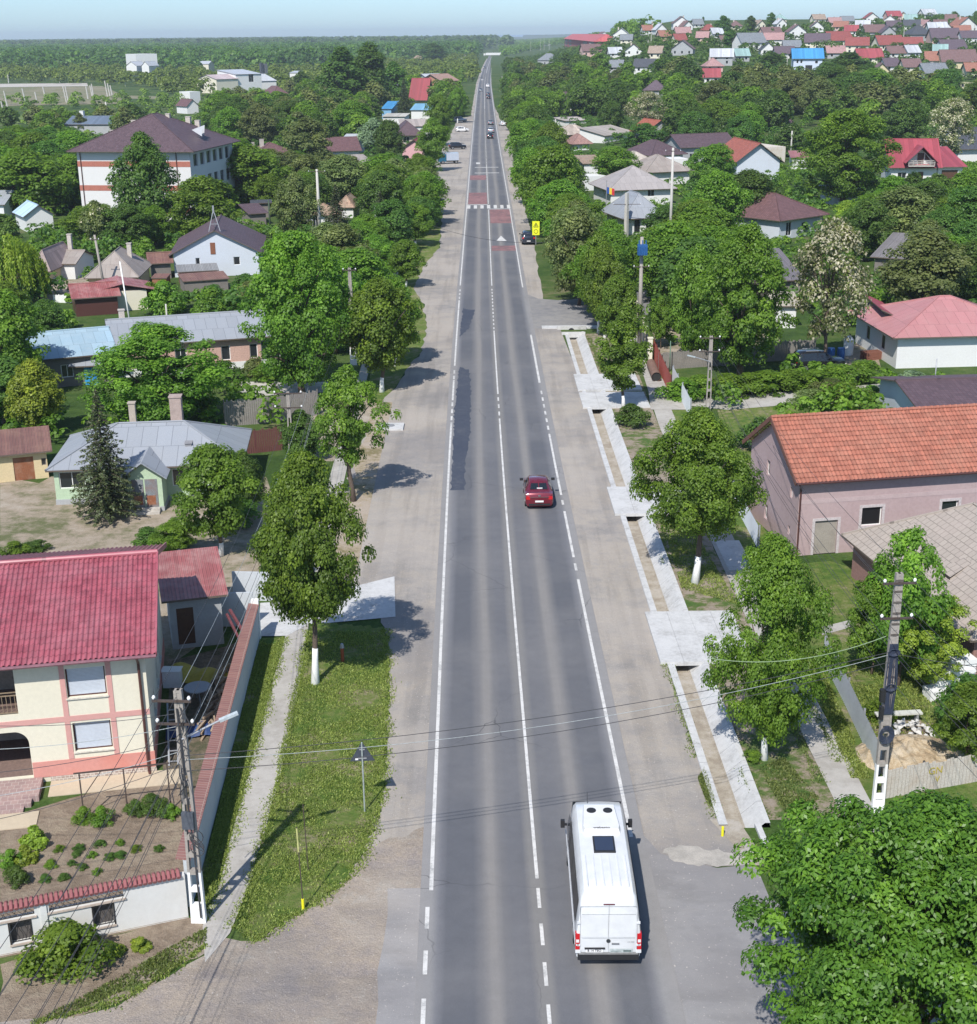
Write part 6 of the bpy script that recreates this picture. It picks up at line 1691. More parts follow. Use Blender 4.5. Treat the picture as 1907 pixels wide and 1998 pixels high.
ptree('poplar', 845, 128, 82, 60, 'round dark tree standing above the far left wood', var=1)
ptree('poplar', 590, 190, 138, 40, 'dark narrow tree beside the white villas', var=2)
ptree('far_olive', 1330, 160, 110, 60, 'dull green tree below the hillside houses', var=1)
ptree('poplar', 1410, 72, 30, 34, 'big round tree on the hill skyline', var=0)
ptree('poplar', 1425, 95, 58, 38, 'green tree below the skyline tree', var=1)
ptree('poplar', 1505, 140, 100, 50, 'dark tree left of the blue-roofed house', var=2)
ptree('poplar', 1655, 165, 100, 90, 'massive dark tree right of the blue-roofed house', var=0)
ptree('far_dark', 1690, 170, 125, 60, 'rounded dark tree beside the massive one', var=1)
ptree('cypress', 1372, 50, 32, 6, 'thin dark cypress on the skyline')
ptree('poplar', 1465, 60, 30, 22, 'dark skyline tree right of the big round one', var=2)
ptree('poplar', 1505, 52, 24, 20, 'tall skyline tree beyond the pink houses', var=1)
# ------------------------------------------------------------------ lettering
def text_mesh(name, s, size, m, parent, M, depth=0.004, align='CENTER', bold=0.0):
 cu = bpy.data.curves.new(name, 'FONT'); cu.body = s; cu.size = size; cu.extrude = depth; cu.align_x = align; cu.align_y = 'CENTER'; cu.offset = bold
 o = bpy.data.objects.new(name, cu); COL.objects.link(o)
 bpy.context.view_layer.update()
 me = bpy.data.meshes.new_from_object(o)
 bpy.data.objects.remove(o)
 me.materials.clear(); me.materials.append(m)
 o2 = bpy.data.objects.new(name, me); COL.objects.link(o2); o2.parent = parent; o2.matrix_local = M
 return o2
def face_to(loc, rx=90, rz=0): return Matrix.Translation(loc) @ Matrix.Rotation(R(rz), 4, 'Z') @ Matrix.Rotation(R(rx), 4, 'X')
BLACKP = mat('black_plastic', (0.022, 0.022, 0.024), 0.55, 0.1, stain=.1)
TYRE = mat('tyre_rubber', (0.018, 0.018, 0.018), 0.85, 0.1)
RIM = mat('wheel_rim', (0.35, 0.35, 0.36), 0.35, 0.05, metal=0.7)
GLASSD = glassmat('car_glass', (0.012, 0.016, 0.02), 0.06)
LRED = paint('tail_red', (0.5, 0.01, 0.015), 0.2)
LWHITE = paint('lamp_clear', (0.7, 0.7, 0.7), 0.15)
PLATE = mat('number_plate', (0.72, 0.72, 0.72), .5, .02, stain=.02)
INK = mat('plate_ink', (0.03, 0.03, 0.035), .6)
def loft(name, stations, ring, m, parent):
 """closed body from rings across the car; ring(station) -> right half from bottom centre to top centre"""
 mb = MB(); rows = []
 for st in stations:
  half = ring(st)
  full = half + [(-x, z) for x, z in half[-2:0:-1]]
  rows.append([mb.P((x, st[0], z)) for x, z in full])
 n = len(rows[0])
 for i in range(len(rows) - 1):
  for k in range(n):
   k2 = (k + 1) % n
   mb.f.append([rows[i][k], rows[i][k2], rows[i + 1][k2], rows[i + 1][k]][::-1]); mb.m.append(0); mb.uv.extend([(0, 0)] * 4)
 mb.f.append(rows[0]); mb.m.append(0); mb.uv.extend([(0, 0)] * n)
 mb.f.append(rows[-1][::-1]); mb.m.append(0); mb.uv.extend([(0, 0)] * n)
 o = mb.build(name, m, parent, smooth=True)
 o.data.set_sharp_from_angle(angle=R(38))
 return o
def patch_on(mb, a, b, c, d, u0, u1, v0, v1, off=0.008, m=0):
 """quad lying just proud of the surface patch a b c d (u along ab, v toward dc)"""
 a, b, c, d = map(Vector, (a, b, c, d))
 def pt(u, v): return (a.lerp(b, u)).lerp(d.lerp(c, u), v)
 q = [pt(u0, v0), pt(u1, v0), pt(u1, v1), pt(u0, v1)]
 n = (q[1] - q[0]).cross(q[3] - q[0]).normalized() * off
 mb.face([tuple(p + n) for p in q], m)
def wheel(x, y, r, parent, side):
 t = MB(); w = 0.2
 t.tube([(x - side * w, y, r), (x + side * 0.01, y, r)], r, 18)
 o = t.build('wheel', TYRE, parent, smooth=False)
 rm = MB(); rm.tube([(x + side * .011, y, r), (x + side * .02, y, r)], r * .62, 14); rm.build('rim', RIM, o)
SEDAN = [(-2.13, .72, .70, .72, .60), (-2.10, .80, .90, .93, .66), (-2.02, .85, 1.0, 1.03, .70), (-1.5, .87, 1.01, 1.06, .72), (-0.95, .87, .98, 1.40, .60), (-0.3, .87, .96, 1.49, .60),
         (.35, .87, .95, 1.47, .60), (1.15, .86, .93, 1.0, .68), (1.95, .83, .80, .84, .60), (2.12, .74, .60, .64, .5)]
HATCH = [(-2.0, .74, .75, .78, .6), (-1.95, .84, .95, 1.0, .66), (-1.6, .86, .98, 1.40, .60), (-1.3, .87, .97, 1.50, .62), (-0.3, .87, .96, 1.54, .62), (.35, .87, .95, 1.5, .60), (1.15, .86, .95, 1.02, .68), (1.85, .83, .82, .86, .60), (2.0, .74, .60, .64, .5)]
SUVP = [(-2.2, .80, .85, .88, .7), (-2.15, .9, 1.1, 1.15, .72), (-1.9, .92, 1.12, 1.6, .68), (-1.6, .93, 1.1, 1.72, .68), (-.3, .93, 1.08, 1.76, .68), (.45, .93, 1.07, 1.7, .66), (1.2, .92, 1.05, 1.12, .75), (2.1, .9, .95, 1.0, .7), (2.25, .82, .7, .75, .6)]
def car(name, label, cat, pos, rz, prof, pm, extra=True, group=None, plate=True, roofrail=False):
 t = thing(name, label, cat, pos, rz, group)
 bz = 0.24 if prof is not SUVP else 0.34
 def ring(s):
  y, w, belt, top, tw = s
  te = max(top - .07, belt + .005)
  return [(0, bz), (w * .9, bz), (w, bz + .14), (w * 1.01, (bz + belt) / 2), (w * .97, belt), (tw, te), (tw * .84, top), (0, top + .015)]
 body = loft('body', prof, ring, pm, t)
 R_ = [ring(s) for s in prof]
 def P3(i, k, sx=1): return (sx * R_[i][k][0], prof[i][0], R_[i][k][1])
 n = len(prof)
 hi = [i for i in range(n) if prof[i][3] - prof[i][2] > .3]
 r0, r1 = hi[0], hi[-1]
 mb = MB()
 a, b = P3(r0 - 1, 6, -1), P3(r0 - 1, 6, 1); c, d = P3(r0, 6, 1), P3(r0, 6, -1)
 patch_on(mb, a, b, c, d, 0.04, .96, .10, .90, .012)
 mb.build('rear_window', GLASSD, t)
 mb = MB()
 a, b = P3(r1 + 1, 6, 1), P3(r1 + 1, 6, -1); c, d = P3(r1, 6, -1), P3(r1, 6, 1)
 patch_on(mb, a, b, c, d, 0.04, .96, .06, .92, .012)
 mb.build('windscreen', GLASSD, t)
 for sx in (-1, 1):
  mb = MB()
  for i in range(r0, r1):
   q = [P3(i, 4, sx), P3(i + 1, 4, sx), P3(i + 1, 5, sx), P3(i, 5, sx)]
   if sx < 0: q = [q[1], q[0], q[3], q[2]]
   patch_on(mb, *q, .04, .96, .10, .92, .01)
  mb.build('side_window', GLASSD, t)
 L0, L1 = prof[0][0], prof[-1][0]
 for y in (L0 + .82, L1 - .82):
  for sx in (-1, 1): wheel(sx * .86 * (prof[3][1] / .87), y, .31 if bz < .3 else .37, t, sx)
 zl = prof[1][2] - .1
 for sx in (-1, 1):
  mb = MB(); x = sx * prof[1][1] * .86
  mb.box(x - .12, x + .12, L0 - .025, L0 + .12, zl - .13, zl + .08); mb.build('tail_light', LRED, t)
  mb = MB(); x = sx * prof[-2][1] * .8
  mb.box(x - .14, x + .14, L1 - .12, L1 - .0, .56, .70); mb.build('headlight', LWHITE, t)
  mb = MB(); x = sx * (prof[4][1] + .13); mb.box(x - .11, x + .11, .72, .86, prof[4][2] + .02, prof[4][2] + .16); mb.build('mirror', BLACKP, t)
 mb = MB(); mb.box(-prof[0][1] * .92, prof[0][1] * .92, L0 - .04, L0 + .1, .30, .40); mb.build('rear_bumper_strip', BLACKP, t)
 if plate:
  mb = MB(); mb.box(-.26, .26, L0 - .05, L0 - .03, .50, .61); mb.build('number_plate', PLATE, t)
  mb = MB(); mb.box(-.26, .26, L1 + .0, L1 + .02, .40, .51); mb.build('number_plate', PLATE, t)
 if roofrail:
  for sx in (-1, 1):
   mb = MB(); mb.bar((sx * .52, -1.3, prof[4][3] + .04), (sx * .52, .2, prof[4][3] + .03), .04); mb.build('roof_rail', METALG, t)
 return t
def tangent(y): return math.atan2(-(float(road_xs(y + 3)) - float(road_xs(y - 3))), 6.0)
# --- red saloon
MAROON = paint('maroon_paint', (0.17, 0.012, 0.025), 0.25, 0.3, 0.9)
rc = car('red_car', 'dark red saloon driving away in the right lane', 'car', RP(80.9 + 2.13, 2.05, .05), tangent(82), SEDAN, MAROON)
mb = MB(); mb.box(-.62, .62, -2.17, -2.10, .80, .845); mb.build('trunk_trim', paint('bright_trim', (.45, .2, .2), .15, .8), rc)
mb = MB(); mb.box(-.07, .07, -2.15, -2.1, .865, .96); mb.build('badge', paint('chrome', (.6, .6, .6), .15, .9), rc)
mb = MB(); mb.box(-.12, .22, -1.4, -1.15, 1.105, 1.18); mb.build('parcel_papers', PLATE, rc)
# --- far traffic and parked cars
PAINTS = {'black': paint('black_paint', (.012, .012, .015), .2), 'silver': paint('silver_paint', (.42, .44, .46), .3, .5), 'grey': paint('grey_paint', (.16, .18, .2), .3, .4), 'white': paint('white_paint', (.72, .72, .72), .3), 'dark': paint('dark_blue_paint', (.02, .025, .04), .25), 'teal': paint('teal_paint', (.01, .10, .17), .25)}
def rcar(name, label, y, off, prof, col, back=False, **kw):
 return car(name, label, 'car', RP(y, off, .05), tangent(y) + (math.pi if back else 0), prof, PAINTS[col], group=kw.pop('group', 'traffic far down the road'), **kw)
rcar('black_car', 'black hatchback, last of the three close cars in the right lane', 404, 1.3, HATCH, 'black')
rcar('silver_car', 'silver saloon just ahead of the black hatchback', 428, 1.7, SEDAN, 'silver')
rcar('grey_car', 'grey saloon, front one of the three close cars', 466, 1.8, SEDAN, 'grey')
rcar('dark_car', 'rear of two dark cars close together farther up the right lane', 655, 1.8, HATCH, 'black')
rcar('dark_car', 'front of two dark cars close together farther up the right lane', 690, 1.7, HATCH, 'dark')
rcar('white_car', 'white car far up the right lane', 800, 1.8, SUVP, 'white')
rcar('dark_car', 'dark oncoming car in the left lane', 745, -1.9, SEDAN, 'grey', back=True)
rcar('dark_car', 'small dark car on the bend before the white truck', 1240, -2.4, SUVP, 'dark', back=True)
def pcar(name, label, px, py, rz, prof, col, **kw):
 p = V(px, py); return car(name, label, 'car', (p.x, p.y, .03), R(rz), prof, PAINTS[col], group='cars parked on the gravel', **kw)
pcar('parked_car', 'silver estate with roof rails parked sideways on the far left gravel', 898, 238, -78, SUVP, 'silver', roofrail=True)
pcar('parked_car', 'white hatchback parked at the left lawn edge', 902, 257, -75, HATCH, 'white')
pcar('parked_car', 'black saloon parked crosswise behind the blue pickup', 893, 291, -80, SUVP, 'black')
pcar('parked_car', 'silver saloon parked behind the blue pickup', 872, 309, -65, SEDAN, 'silver')
pcar('parked_car', 'white car half hidden under trees on the right shoulder', 981, 245, 15, SEDAN, 'white')
pcar('parked_car', 'dark grey off-roader parked by the yellow warning sign', 1030, 474, 2, SUVP, 'dark')
pcar('parked_car', 'black car parked behind the hedge under the acacia', 1595, 722, -84, SUVP, 'black', roofrail=True)
def pickup():
 p = V(880, 319)
 t = thing('delivery_truck', 'blue cab truck with pale box parked on the left gravel', 'truck', (p.x, p.y, 0.03), R(102))
 mb = MB(); mb.box(-.95, .95, 1.2, 2.9, .5, 1.4); mb.box(-.9, .9, 1.2, 2.4, 1.401, 2.1); mb.build('cab', PAINTS['teal'], t)
 mb = MB(); mb.box(-.8, .8, 2.401, 2.42, 1.45, 2.0); mb.box(.901, .91, 1.5, 2.3, 1.45, 2.0); mb.box(-.91, -.901, 1.5, 2.3, 1.45, 2.0); mb.build('windscreen', GLASSD, t)
 mb = MB(); mb.box(-1.0, 1.0, -1.7, 1.15, .75, 2.4); mb.build('cargo_box', paint('pale_blue_box', (.42, .47, .55), .4), t)
 mb = MB(); mb.box(-.5, .5, -1.7, 1.6, .45, .74); mb.build('chassis', BLACKP, t)
 for y in (-1.1, 2.0):
  for sx in (-1, 1): wheel(sx * .95, y, .38, t, sx)
pickup()
def far_truck():
 p = RP(1950, -2)
 t = thing('white_lorry', 'long white lorry turning across the far end of the road', 'lorry', (p.x, p.y, 0.1), R(90))
 mb = MB(); mb.box(-1.25, 1.25, -14, 6.5, 1.0, 4.0); mb.build('trailer', PAINTS['white'], t)
 mb = MB(); mb.box(-1.2, 1.2, 7.0, 9.2, .6, 3.3); mb.build('cab', PAINTS['white'], t)
 for y in (-12, -10.5, -9, 4, 8):
  for sx in (-1, 1): wheel(sx * 1.2, y, .5, t, sx)
far_truck()
# --- white minibus, near right lane
def minibus():
 p = RP(36.55 + 3.45, 2.07, .05)
 t = thing('minibus', 'white high-roofed minibus seen from behind in the right lane', 'minibus', p, tangent(38) + R(-1.5))
 t.scale = (1.03, 1.03, 1.01)
 WHITEP = paint('van_white', (0.66, 0.675, 0.69), 0.25, 0.0, 0.7)
 st = [(-3.45, .93, 2.28), (-3.42, .97, 2.45), (-3.33, .985, 2.58), (-3.15, .99, 2.66), (-2.5, .995, 2.70), (0, .995, 2.72), (1.5, .995, 2.70), (1.95, .985, 2.64), (2.25, .97, 2.40), (2.62, .95, 1.75), (2.78, .94, 1.42), (3.15, .90, 1.20), (3.42, .82, .98), (3.5, .72, .72)]
 def ring(s):
  y, w, top = s
  bz = .32
  k = (top - bz)
  return [(0, bz), (w * .9, bz), (w * .995, bz + .12), (w, bz + .28 * k), (w * .992, bz + .46 * k), (w * .90, bz + .78 * k), (w * .84, bz + .93 * k), (w * .74, bz + .985 * k), (w * .4, top - .008), (0, top)]
 loft('body', st, ring, WHITEP, t)
 VG = glassmat('tinted_glass', (.03, .027, .026), .35)
 VG.node_tree.nodes['Principled BSDF'].inputs['Specular IOR Level'].default_value = .25
 for sx in (-1, 1):
  for (y0, y1) in ((-3.0, -1.75), (-1.7, -.45), (-.4, .85), (.92, 1.5)):
   mb = MB()
   q = [(sx * 1.003, y0, 1.36), (sx * 1.003, y1, 1.36), (sx * .912, y1, 2.19), (sx * .912, y0, 2.19)]
   if sx < 0: q = [q[1], q[0], q[3], q[2]]
   mb.face(q); mb.build('side_window', VG, t)
  mb = MB(); q = [(sx * 1.0, 1.56, 1.42), (sx * .99, 2.45, 1.42), (sx * .92, 2.15, 2.05), (sx * .917, 1.56, 2.18)]
  if sx < 0: q = q[::-1]
  mb.face(q); mb.build('cab_window', GLASSD, t)
 mb = MB(); mb.face([(.86, 2.72, 1.5), (-.86, 2.72, 1.5), (-.82, 2.26, 2.45), (.82, 2.26, 2.45)]); mb.build('windscreen', GLASSD, t)
 mb = MB()
 for x in (-.62, -.37, -.12, .12, .37, .62): mb.box(x - .02, x + .02, -3.0, -1.35, 2.69 - abs(x) * .03, 2.722 - abs(x) * .012)
 mb.build('roof_ribs', WHITEP, t)
 mb = MB()
 lo = [(-.60, -.16), (.60, -.16), (.64, .05), (.54, 1.4), (-.54, 1.4), (-.64, .05)]
 zt = 2.86
 top = [(x * .9, y * .94 + .07, zt) for x, y in lo]; bot = [(x, y, 2.66) for x, y in lo]
 mb.face(top);
 for i in range(6):
  j = (i + 1) % 6; mb.face((bot[i], bot[j], top[j], top[i]))
 ac = mb.build('air_conditioner', paint('ac_white', (.7, .7, .69), .45), t)
 for sx in (-.27, .27):
  fb = MB(); fb.tube([(sx, 1.02, zt), (sx, 1.02, zt + .02)], .155, 20); fo = fb.build('fan', BLACKP, ac)
  for k in range(1): pass
 text_mesh('lettering', 'webasto', .16, mat('grey_ink', (.12, .12, .13)), ac, Matrix.Translation((0, -.02, zt + .004)), .002, bold=.004)
 mb = MB(); mb.box(-.32, .36, -1.25, -.36, 2.70, 2.765); h = mb.build('roof_hatch', BLACKP, t)
 mb = MB(); mb.box(-.27, .31, -1.19, -.42, 2.766, 2.772); mb.build('pane', glassmat('hatch_glass', (.03, .04, .07), .05), h)
 yb = -3.455
 SEAM = mat('seam_grey', (.38, .40, .42), .6)
 mb = MB()
 mb.box(-.006, .006, yb - .012, yb, .62, 2.30)
 for x in (-.86, .86): mb.box(x - .006, x + .006, yb - .01, yb + .03, .62, 2.25)
 mb.box(-.86, .86, yb - .01, yb, 2.26, 2.272); mb.box(-.82, .82, yb - .01, yb, 1.98, 1.988); mb.box(-.80, .80, yb - .01, yb, 1.12, 1.128)
 mb.build('door_seam', SEAM, t)
 for sx in (-1, 1):
  mb = MB(); mb.box(min(sx * .02, sx * .83), max(sx * .02, sx * .83), yb - .008, yb - .002, 1.16, 1.96); mb.build('rear_door_panel', WHITEP, t)
  for z in (.85, 1.65):
   mb = MB(); mb.box(sx * .90 - .05, sx * .90 + .05, yb - .03, yb + .02, z, z + .07); mb.build('hinge', WHITEP, t)
  mb = MB(); x0, x1 = sorted((sx * .87, sx * 1.0)); mb.box(x0, x1, yb - .02, yb + .16, .72, 1.28); tl = mb.build('tail_light', LRED, t)
  mb = MB(); mb.box(x0 + .02, x1 - .02, yb - .03, yb - .021, .98, 1.08); mb.box(x0 + .02, x1 - .02, yb - .03, yb - .021, .86, .92); mb.build('lens', LWHITE, tl)
  mb = MB(); x0, x1 = sorted((sx * .84, sx * 1.0)); mb.box(x0, x1, yb - .04, yb + .15, .60, .70); mb.build('bumper_corner', WHITEP, t)
 mb = MB(); mb.box(-.93, .93, yb - .09, yb + .25, .38, .57); mb.build('rear_bumper', BLACKP, t)
 mb = MB(); mb.box(-.9, .9, yb - .1, yb + .0, .585, .605); mb.build('step', mat('step_grey', (.2, .2, .2), .6), t)
 mb = MB(); mb.box(-.17, .17, yb - .02, yb + .0, 2.33, 2.36); mb.build('brake_light', paint('brake_dark', (.12, .02, .03), .3), t)
 mb = MB(); mb.tube([(0, yb - .02, 1.02), (0, yb + .01, 1.02)], .065, 16); mb.build('emblem', paint('emblem_dark', (.08, .09, .1), .3, .7), t)
 mb = MB(); mb.box(.1, .33, yb - .03, yb + .0, .90, .945); mb.build('door_handle', paint('handle_chrome', (.35, .36, .38), .2, .6), t)
 mb = MB(); mb.box(-.72, -.10, yb - .04, yb - .0, .735, .775); mb.build('plate_lamp_bar', BLACKP, t)
 mb = MB(); mb.box(-.68, -.16, yb - .02, yb - .011, .61, .725); pl = mb.build('number_plate', PLATE, t)
 text_mesh('lettering', 'B 14 TEO', .105, INK, pl, face_to((-.42, yb - .022, .667)), .002, bold=.002)
 mb = MB(); mb.box(.04, .74, yb - .02, yb - .011, .60, .735); pl = mb.build('sticker', mat('sticker_grey', (.45, .5, .5), .5), t)
 mb = MB(); mb.box(.08, .40, yb - .024, yb - .021, .645, .665); mb.box(.46, .70, yb - .024, yb - .021, .63, .69); mb.build('print', mat('sticker_ink', (.1, .14, .14)), pl)
 text_mesh('lettering', '316 CDI', .06, mat('badge_grey', (.35, .37, .36), .4), t, face_to((.68, yb - .012, .98)), .002)
 for sx in (-1, 1):
  mb = MB(); mb.box(*sorted((sx * 1.0, sx * 1.12)), 2.25, 2.33, 1.50, 1.56); mb.box(*sorted((sx * 1.08, sx * 1.22)), 2.24, 2.36, 1.42, 1.70); mb.build('mirror', BLACKP, t)
  mb = MB(); mb.box(*sorted((sx * .995, sx * 1.02)), -3.3, 3.0, .78, .90); mb.build('side_trim', paint('trim_grey', (.45, .46, .48), .5), t)
  for y in (-2.1, 2.2): wheel(sx * .995, y, .36, t, sx)
  mb = MB(); x = sx * .72; mb.box(x - .16, x + .16, 3.3, 3.44, .82, .98); mb.build('headlight', LWHITE, t)
 mb = MB(); mb.tube([(-.35, 1.8, 2.66), (-.36, 1.86, 3.05)], .008, 5); mb.build('aerial', BLACKP, t)
minibus()
# ------------------------------------------------------------------ poles, wires, fences, signs, yard things
CONC_P = mat('pole_concrete', (0.33, 0.30, 0.27), 0.95, 0.2, 2, 0.35, bmp=0.4)
CONC_W = mat('pole_concrete_pale', (0.5, 0.48, 0.44), 0.95, 0.15, 2, 0.3, bmp=0.3)
PORC = mat('porcelain', (0.8, 0.8, 0.8), .3, .02, stain=.02)
STEEL = mat('dark_steel', (0.10, 0.075, 0.065), .6, .2, metal=.3)
WIREM = mat('wire_dark', (0.055, 0.055, 0.06), .6)
WIREG = mat('wire_bright', (0.35, 0.38, 0.38), .5)
def ladder_pole(name, label, p, h, rz=0.0, w0=.42, w1=.2, lime=1.6, arms=(), lamp=None, rungs=.75, solid_top=.35, group=None):
 """twin-leg concrete pole with openings, whitewashed foot, crossarms with insulators"""
 t = thing(name, label, 'utility pole', p, rz, group)
 def wx(z): return (w0 + (w1 - w0) * z / h) / 2
 mb = MB(); n = int(h / rungs)
 for sx in (-1, 1):
  for i in range(n):
   z0, z1 = h * i / n, h * (i + 1) / n
   x0, x1 = sx * wx(z0), sx * wx(z1); tw = .085
   lo = [(x0 - sx * tw, -.09), (x0, -.09), (x0, .09), (x0 - sx * tw, .09)]
   hi = [(x1 - sx * tw, -.09), (x1, -.09), (x1, .09), (x1 - sx * tw, .09)]
   if sx > 0: pass
   m = 1 if z0 < lime else 0
   for k in range(4):
    j = (k + 1) % 4
    f = ((*lo[k], z0), (*lo[j], z0), (*hi[j], z1), (*hi[k], z1))
    mb.face(f if sx > 0 else f[::-1], m)
 for i in range(n + 1):
  z = h * i / n
  x = wx(z) - .085
  if x > .005: mb.box(-x, x, -.085, .085, max(z - .09, 0), min(z + .09, h), 1 if z < lime else 0)
 zt = h * (1 - solid_top)
 mb.box(-wx(h) + .02, wx(h) - .02, -.07, .07, zt, h, 0)
 if lime: mb.box(-wx(0) + .085, wx(0) - .085, -.08, .08, 0, min(.55, h * .07), 1)
 mb.build('post', [CONC_P, LIME], t)
 tips = []
 for (z, half, dx) in arms:
  ab = MB(); ab.bar((-half + dx, -.12, z), (half + dx, -.12, z), .07, .07)
  a = ab.build('crossarm', STEEL, t)
  for x in (-half + .06 + dx, half - .06 + dx):
   ib = MB(); ib.tube([(x, -.12, z + .035), (x, -.12, z + .07)], .012, 6); ib.tube([(x, -.12, z + .07), (x, -.12, z + .12), (x, -.12, z + .18)], [.05, .062, .03], 8)
   ib.build('insulator', PORC, a); tips.append((x, z + .15))
 if lamp:
  (dx, dy, z, ln) = lamp
  lb = MB(); e = Vector((dx, dy, 0)).normalized() * ln
  lb.tube([(0, -.1, z), (e.x, e.y, z + ln * .32)], .035, 8)
  l_ = lb.build('lamp_arm', METALG, t)
  hb = MB(); hb.bar((e.x, e.y, z + ln * .32), (e.x * 1.5, e.y * 1.5, z + ln * .46), .15, .09); hb.build('lamp_head', mat('lamp_grey', (.45, .5, .52), .4), l_)
 return t, tips
def round_pole(label, p, h, r0=.15, r1=.09, m=None, lean=(0, 0), arm=None, group=None, lime=0, name='utility_pole', cat='utility pole', lamp=None, sq=False):
 t = thing(name, label, cat, p, 0, group)
 mb = MB(); top = (lean[0], lean[1], h)
 mb.tube([(0, 0, 0), top], [r0, r1], 4 if sq else 10, 0)
 mb.build('post', m or CONC_W, t, smooth=not sq)
 if lime:
  lb = MB(); lb.tube([(0, 0, 0), (lean[0] * lime / h, lean[1] * lime / h, lime)], [r0 * 1.04, r0 * 1.0], 10); lb.build('limewash', LIME, t)
 if arm:
  for z, half in arm:
   ab = MB(); ab.bar((-half + lean[0], -.12, z), (half + lean[0], -.12, z), .07); a = ab.build('crossarm', STEEL, t)
   for x in (-half + .05, half - .05):
    ib = MB(); ib.tube([(x + lean[0], -.12, z + .03), (x + lean[0], -.12, z + .16)], [.05, .03], 6); ib.build('insulator', PORC, a)
 if lamp:
  lb = MB(); lb.tube([(0, 0, h * .93), (lamp[0], lamp[1], h * 1.0)], .03, 6); lb.build('lamp_arm', METALG, t)
  hb = MB(); hb.bar((lamp[0], lamp[1], h), (lamp[0] * 1.5, lamp[1] * 1.5, h + .05), .16, .08); hb.build('lamp_head', METALG, t)
 return t
def wire(a, b, sag=.5, r=.009, m=None, label='thin overhead wire', name='power_cable', group='overhead wires'):
 a, b = Vector(a), Vector(b); n = 14; pts = []
 for i in range(n + 1):
  k = i / n; p = a.lerp(b, k); p.z -= sag * 4 * k * (1 - k); pts.append(p)
 mb = MB(); mb.tube(pts, r, 5)
 o = mb.build(name, m or WIREM); return tag(o, label, 'cable', group)
# near left pole
b1 = V(392, 1800)
h1 = 8.6
t1, tips1 = ladder_pole('utility_pole', 'twin-leg concrete pole with whitewashed foot at the corner of the garden wall', (b1.x - .05, b1.y, 0), h1, R(-4), .5, .26, 1.75,
      arms=((8.25, .62, -.2), (7.45, .62, -.15)), lamp=(.8, .35, 6.9, 1.2), rungs=.62)
lb = MB()
lb.box(-.2, .18, -.24, -.1, 3.7, 4.3); lb.build('junction_box', mat('box_dark', (.08, .09, .11), .6), t1)
lb = MB()
for k in range(9):
 a = random.uniform(-.25, .3); z = random.uniform(5.4, 8.2); lb.tube([(a, -.16, z), (a + random.uniform(-.3, .3), -.22, z - .35), (a + random.uniform(-.25, .25), -.14, z - .8)], .018, 5)
lb.tube([(-.05, -.14, 8.0), (.02, -.15, 5.0), (.1, -.15, 2.6), (.12, -.15, .3)], .03, 6)
for k in range(4): lb.tube([(.22 + .22 * math.cos(q + k), -.18, 3.4 - .15 * k + .26 * math.sin(q)) for q in np.linspace(0, 6.28, 12)], .016, 5)
lb.build('cable_tangle', WIREM, t1)
# near right pole
b2 = V(1712, 1585)
t2, tips2 = ladder_pole('utility_pole', 'tall notched concrete pole wrapped in cable bundles beside the metal fence', (b2.x, b2.y, 0), 9.7, R(3), .46, .26, 1.5, arms=((9.35, .6, 0), (8.0, .6, 0)), rungs=.68, solid_top=.62)
lb = MB()
for k in range(11): lb.box(-.145, .145, -.098, -.071, 5.2 + k * .42, 5.28 + k * .42)
lb.build('notch', mat('notch_shade', (.10, .085, .075)), t2)  # raised dark bars, recess shade painted in place of cut notches
lb = MB()
for k in range(10):
 x = -.2 + k * .045; lb.tube([(x * .7, -.13, 7.0), (x + .05 * math.sin(k), -.15, 5.4), (x * .8, -.14, 4.2)], .022, 5)
for z, n_ in ((6.7, 5), (5.3, 5), (3.4, 8)):
 for k in range(n_): lb.tube([((.14 + .02 * k) * math.cos(q), -.17 - .012 * k, z + (.16 + .03 * k) * math.sin(q) * (1 if z < 4 else .5)) for q in np.linspace(0, 6.28, 14)], .014, 5)
lb.build('cable_bundle', mat('bundle_blue_black', (.035, .045, .075), .6), t2)
lb = MB(); lb.box(-.34, -.16, -.2, -.02, 4.7, 5.2); lb.box(-.3, -.17, -.2, -.02, 4.0, 4.5); lb.build('meter_box', BLACKP, t2)
# other poles
def pxpole(bx, by, ty): p = V(bx, by); return (p.x, p.y, 0), hat(p, ty)
p, h3 = pxpole(570, 905, 764)
t3, _ = ladder_pole('utility_pole', 'twin-leg pole with two long crossarms beside the ivy bush', p, h3, 0, .4, .2, 0, arms=((h3 - .1, .95, 0), (h3 - 1.1, .95, 0)))
p, h4 = pxpole(690, 712, 522)
t4, _ = ladder_pole('utility_pole', 'dark twin-leg pole with whitewashed feet by the left footpath', p, h4, 0, .6, .25, 1.2, arms=((h4 - .2, .6, 0),))
p, h5 = pxpole(1382, 803, 655)
t5, _ = ladder_pole('utility_pole', 'concrete pole with street lamp arm at the start of the garden track', p, h5, 0, .42, .24, 0, arms=((h5 - .15, .8, -.1), (h5 - 1.2, .8, -.1)), lamp=(-.9, -.1, h5 - 2.0, 1.2))
p, h6 = pxpole(1307, 500, 288); round_pole('tall bare round concrete mast right of the small pyramid roofs', p, h6, .22, .15, arm=((h6 - .4, 1.0),))
p, h7 = pxpole(625, 470, 330); round_pole('tall pale round pole before the lichen-spotted cottage', p, h7, .3, .16, arm=((h7 - .3, 1.2),))
p, h8 = pxpole(774, 470, 400); round_pole('short square concrete post beside the dark spruces', p, h8, .3, .26, sq=True)
p, h9 = pxpole(735, 478, 405); round_pole('slim concrete post left of the short square post', p, h9, .16, .14, sq=True)
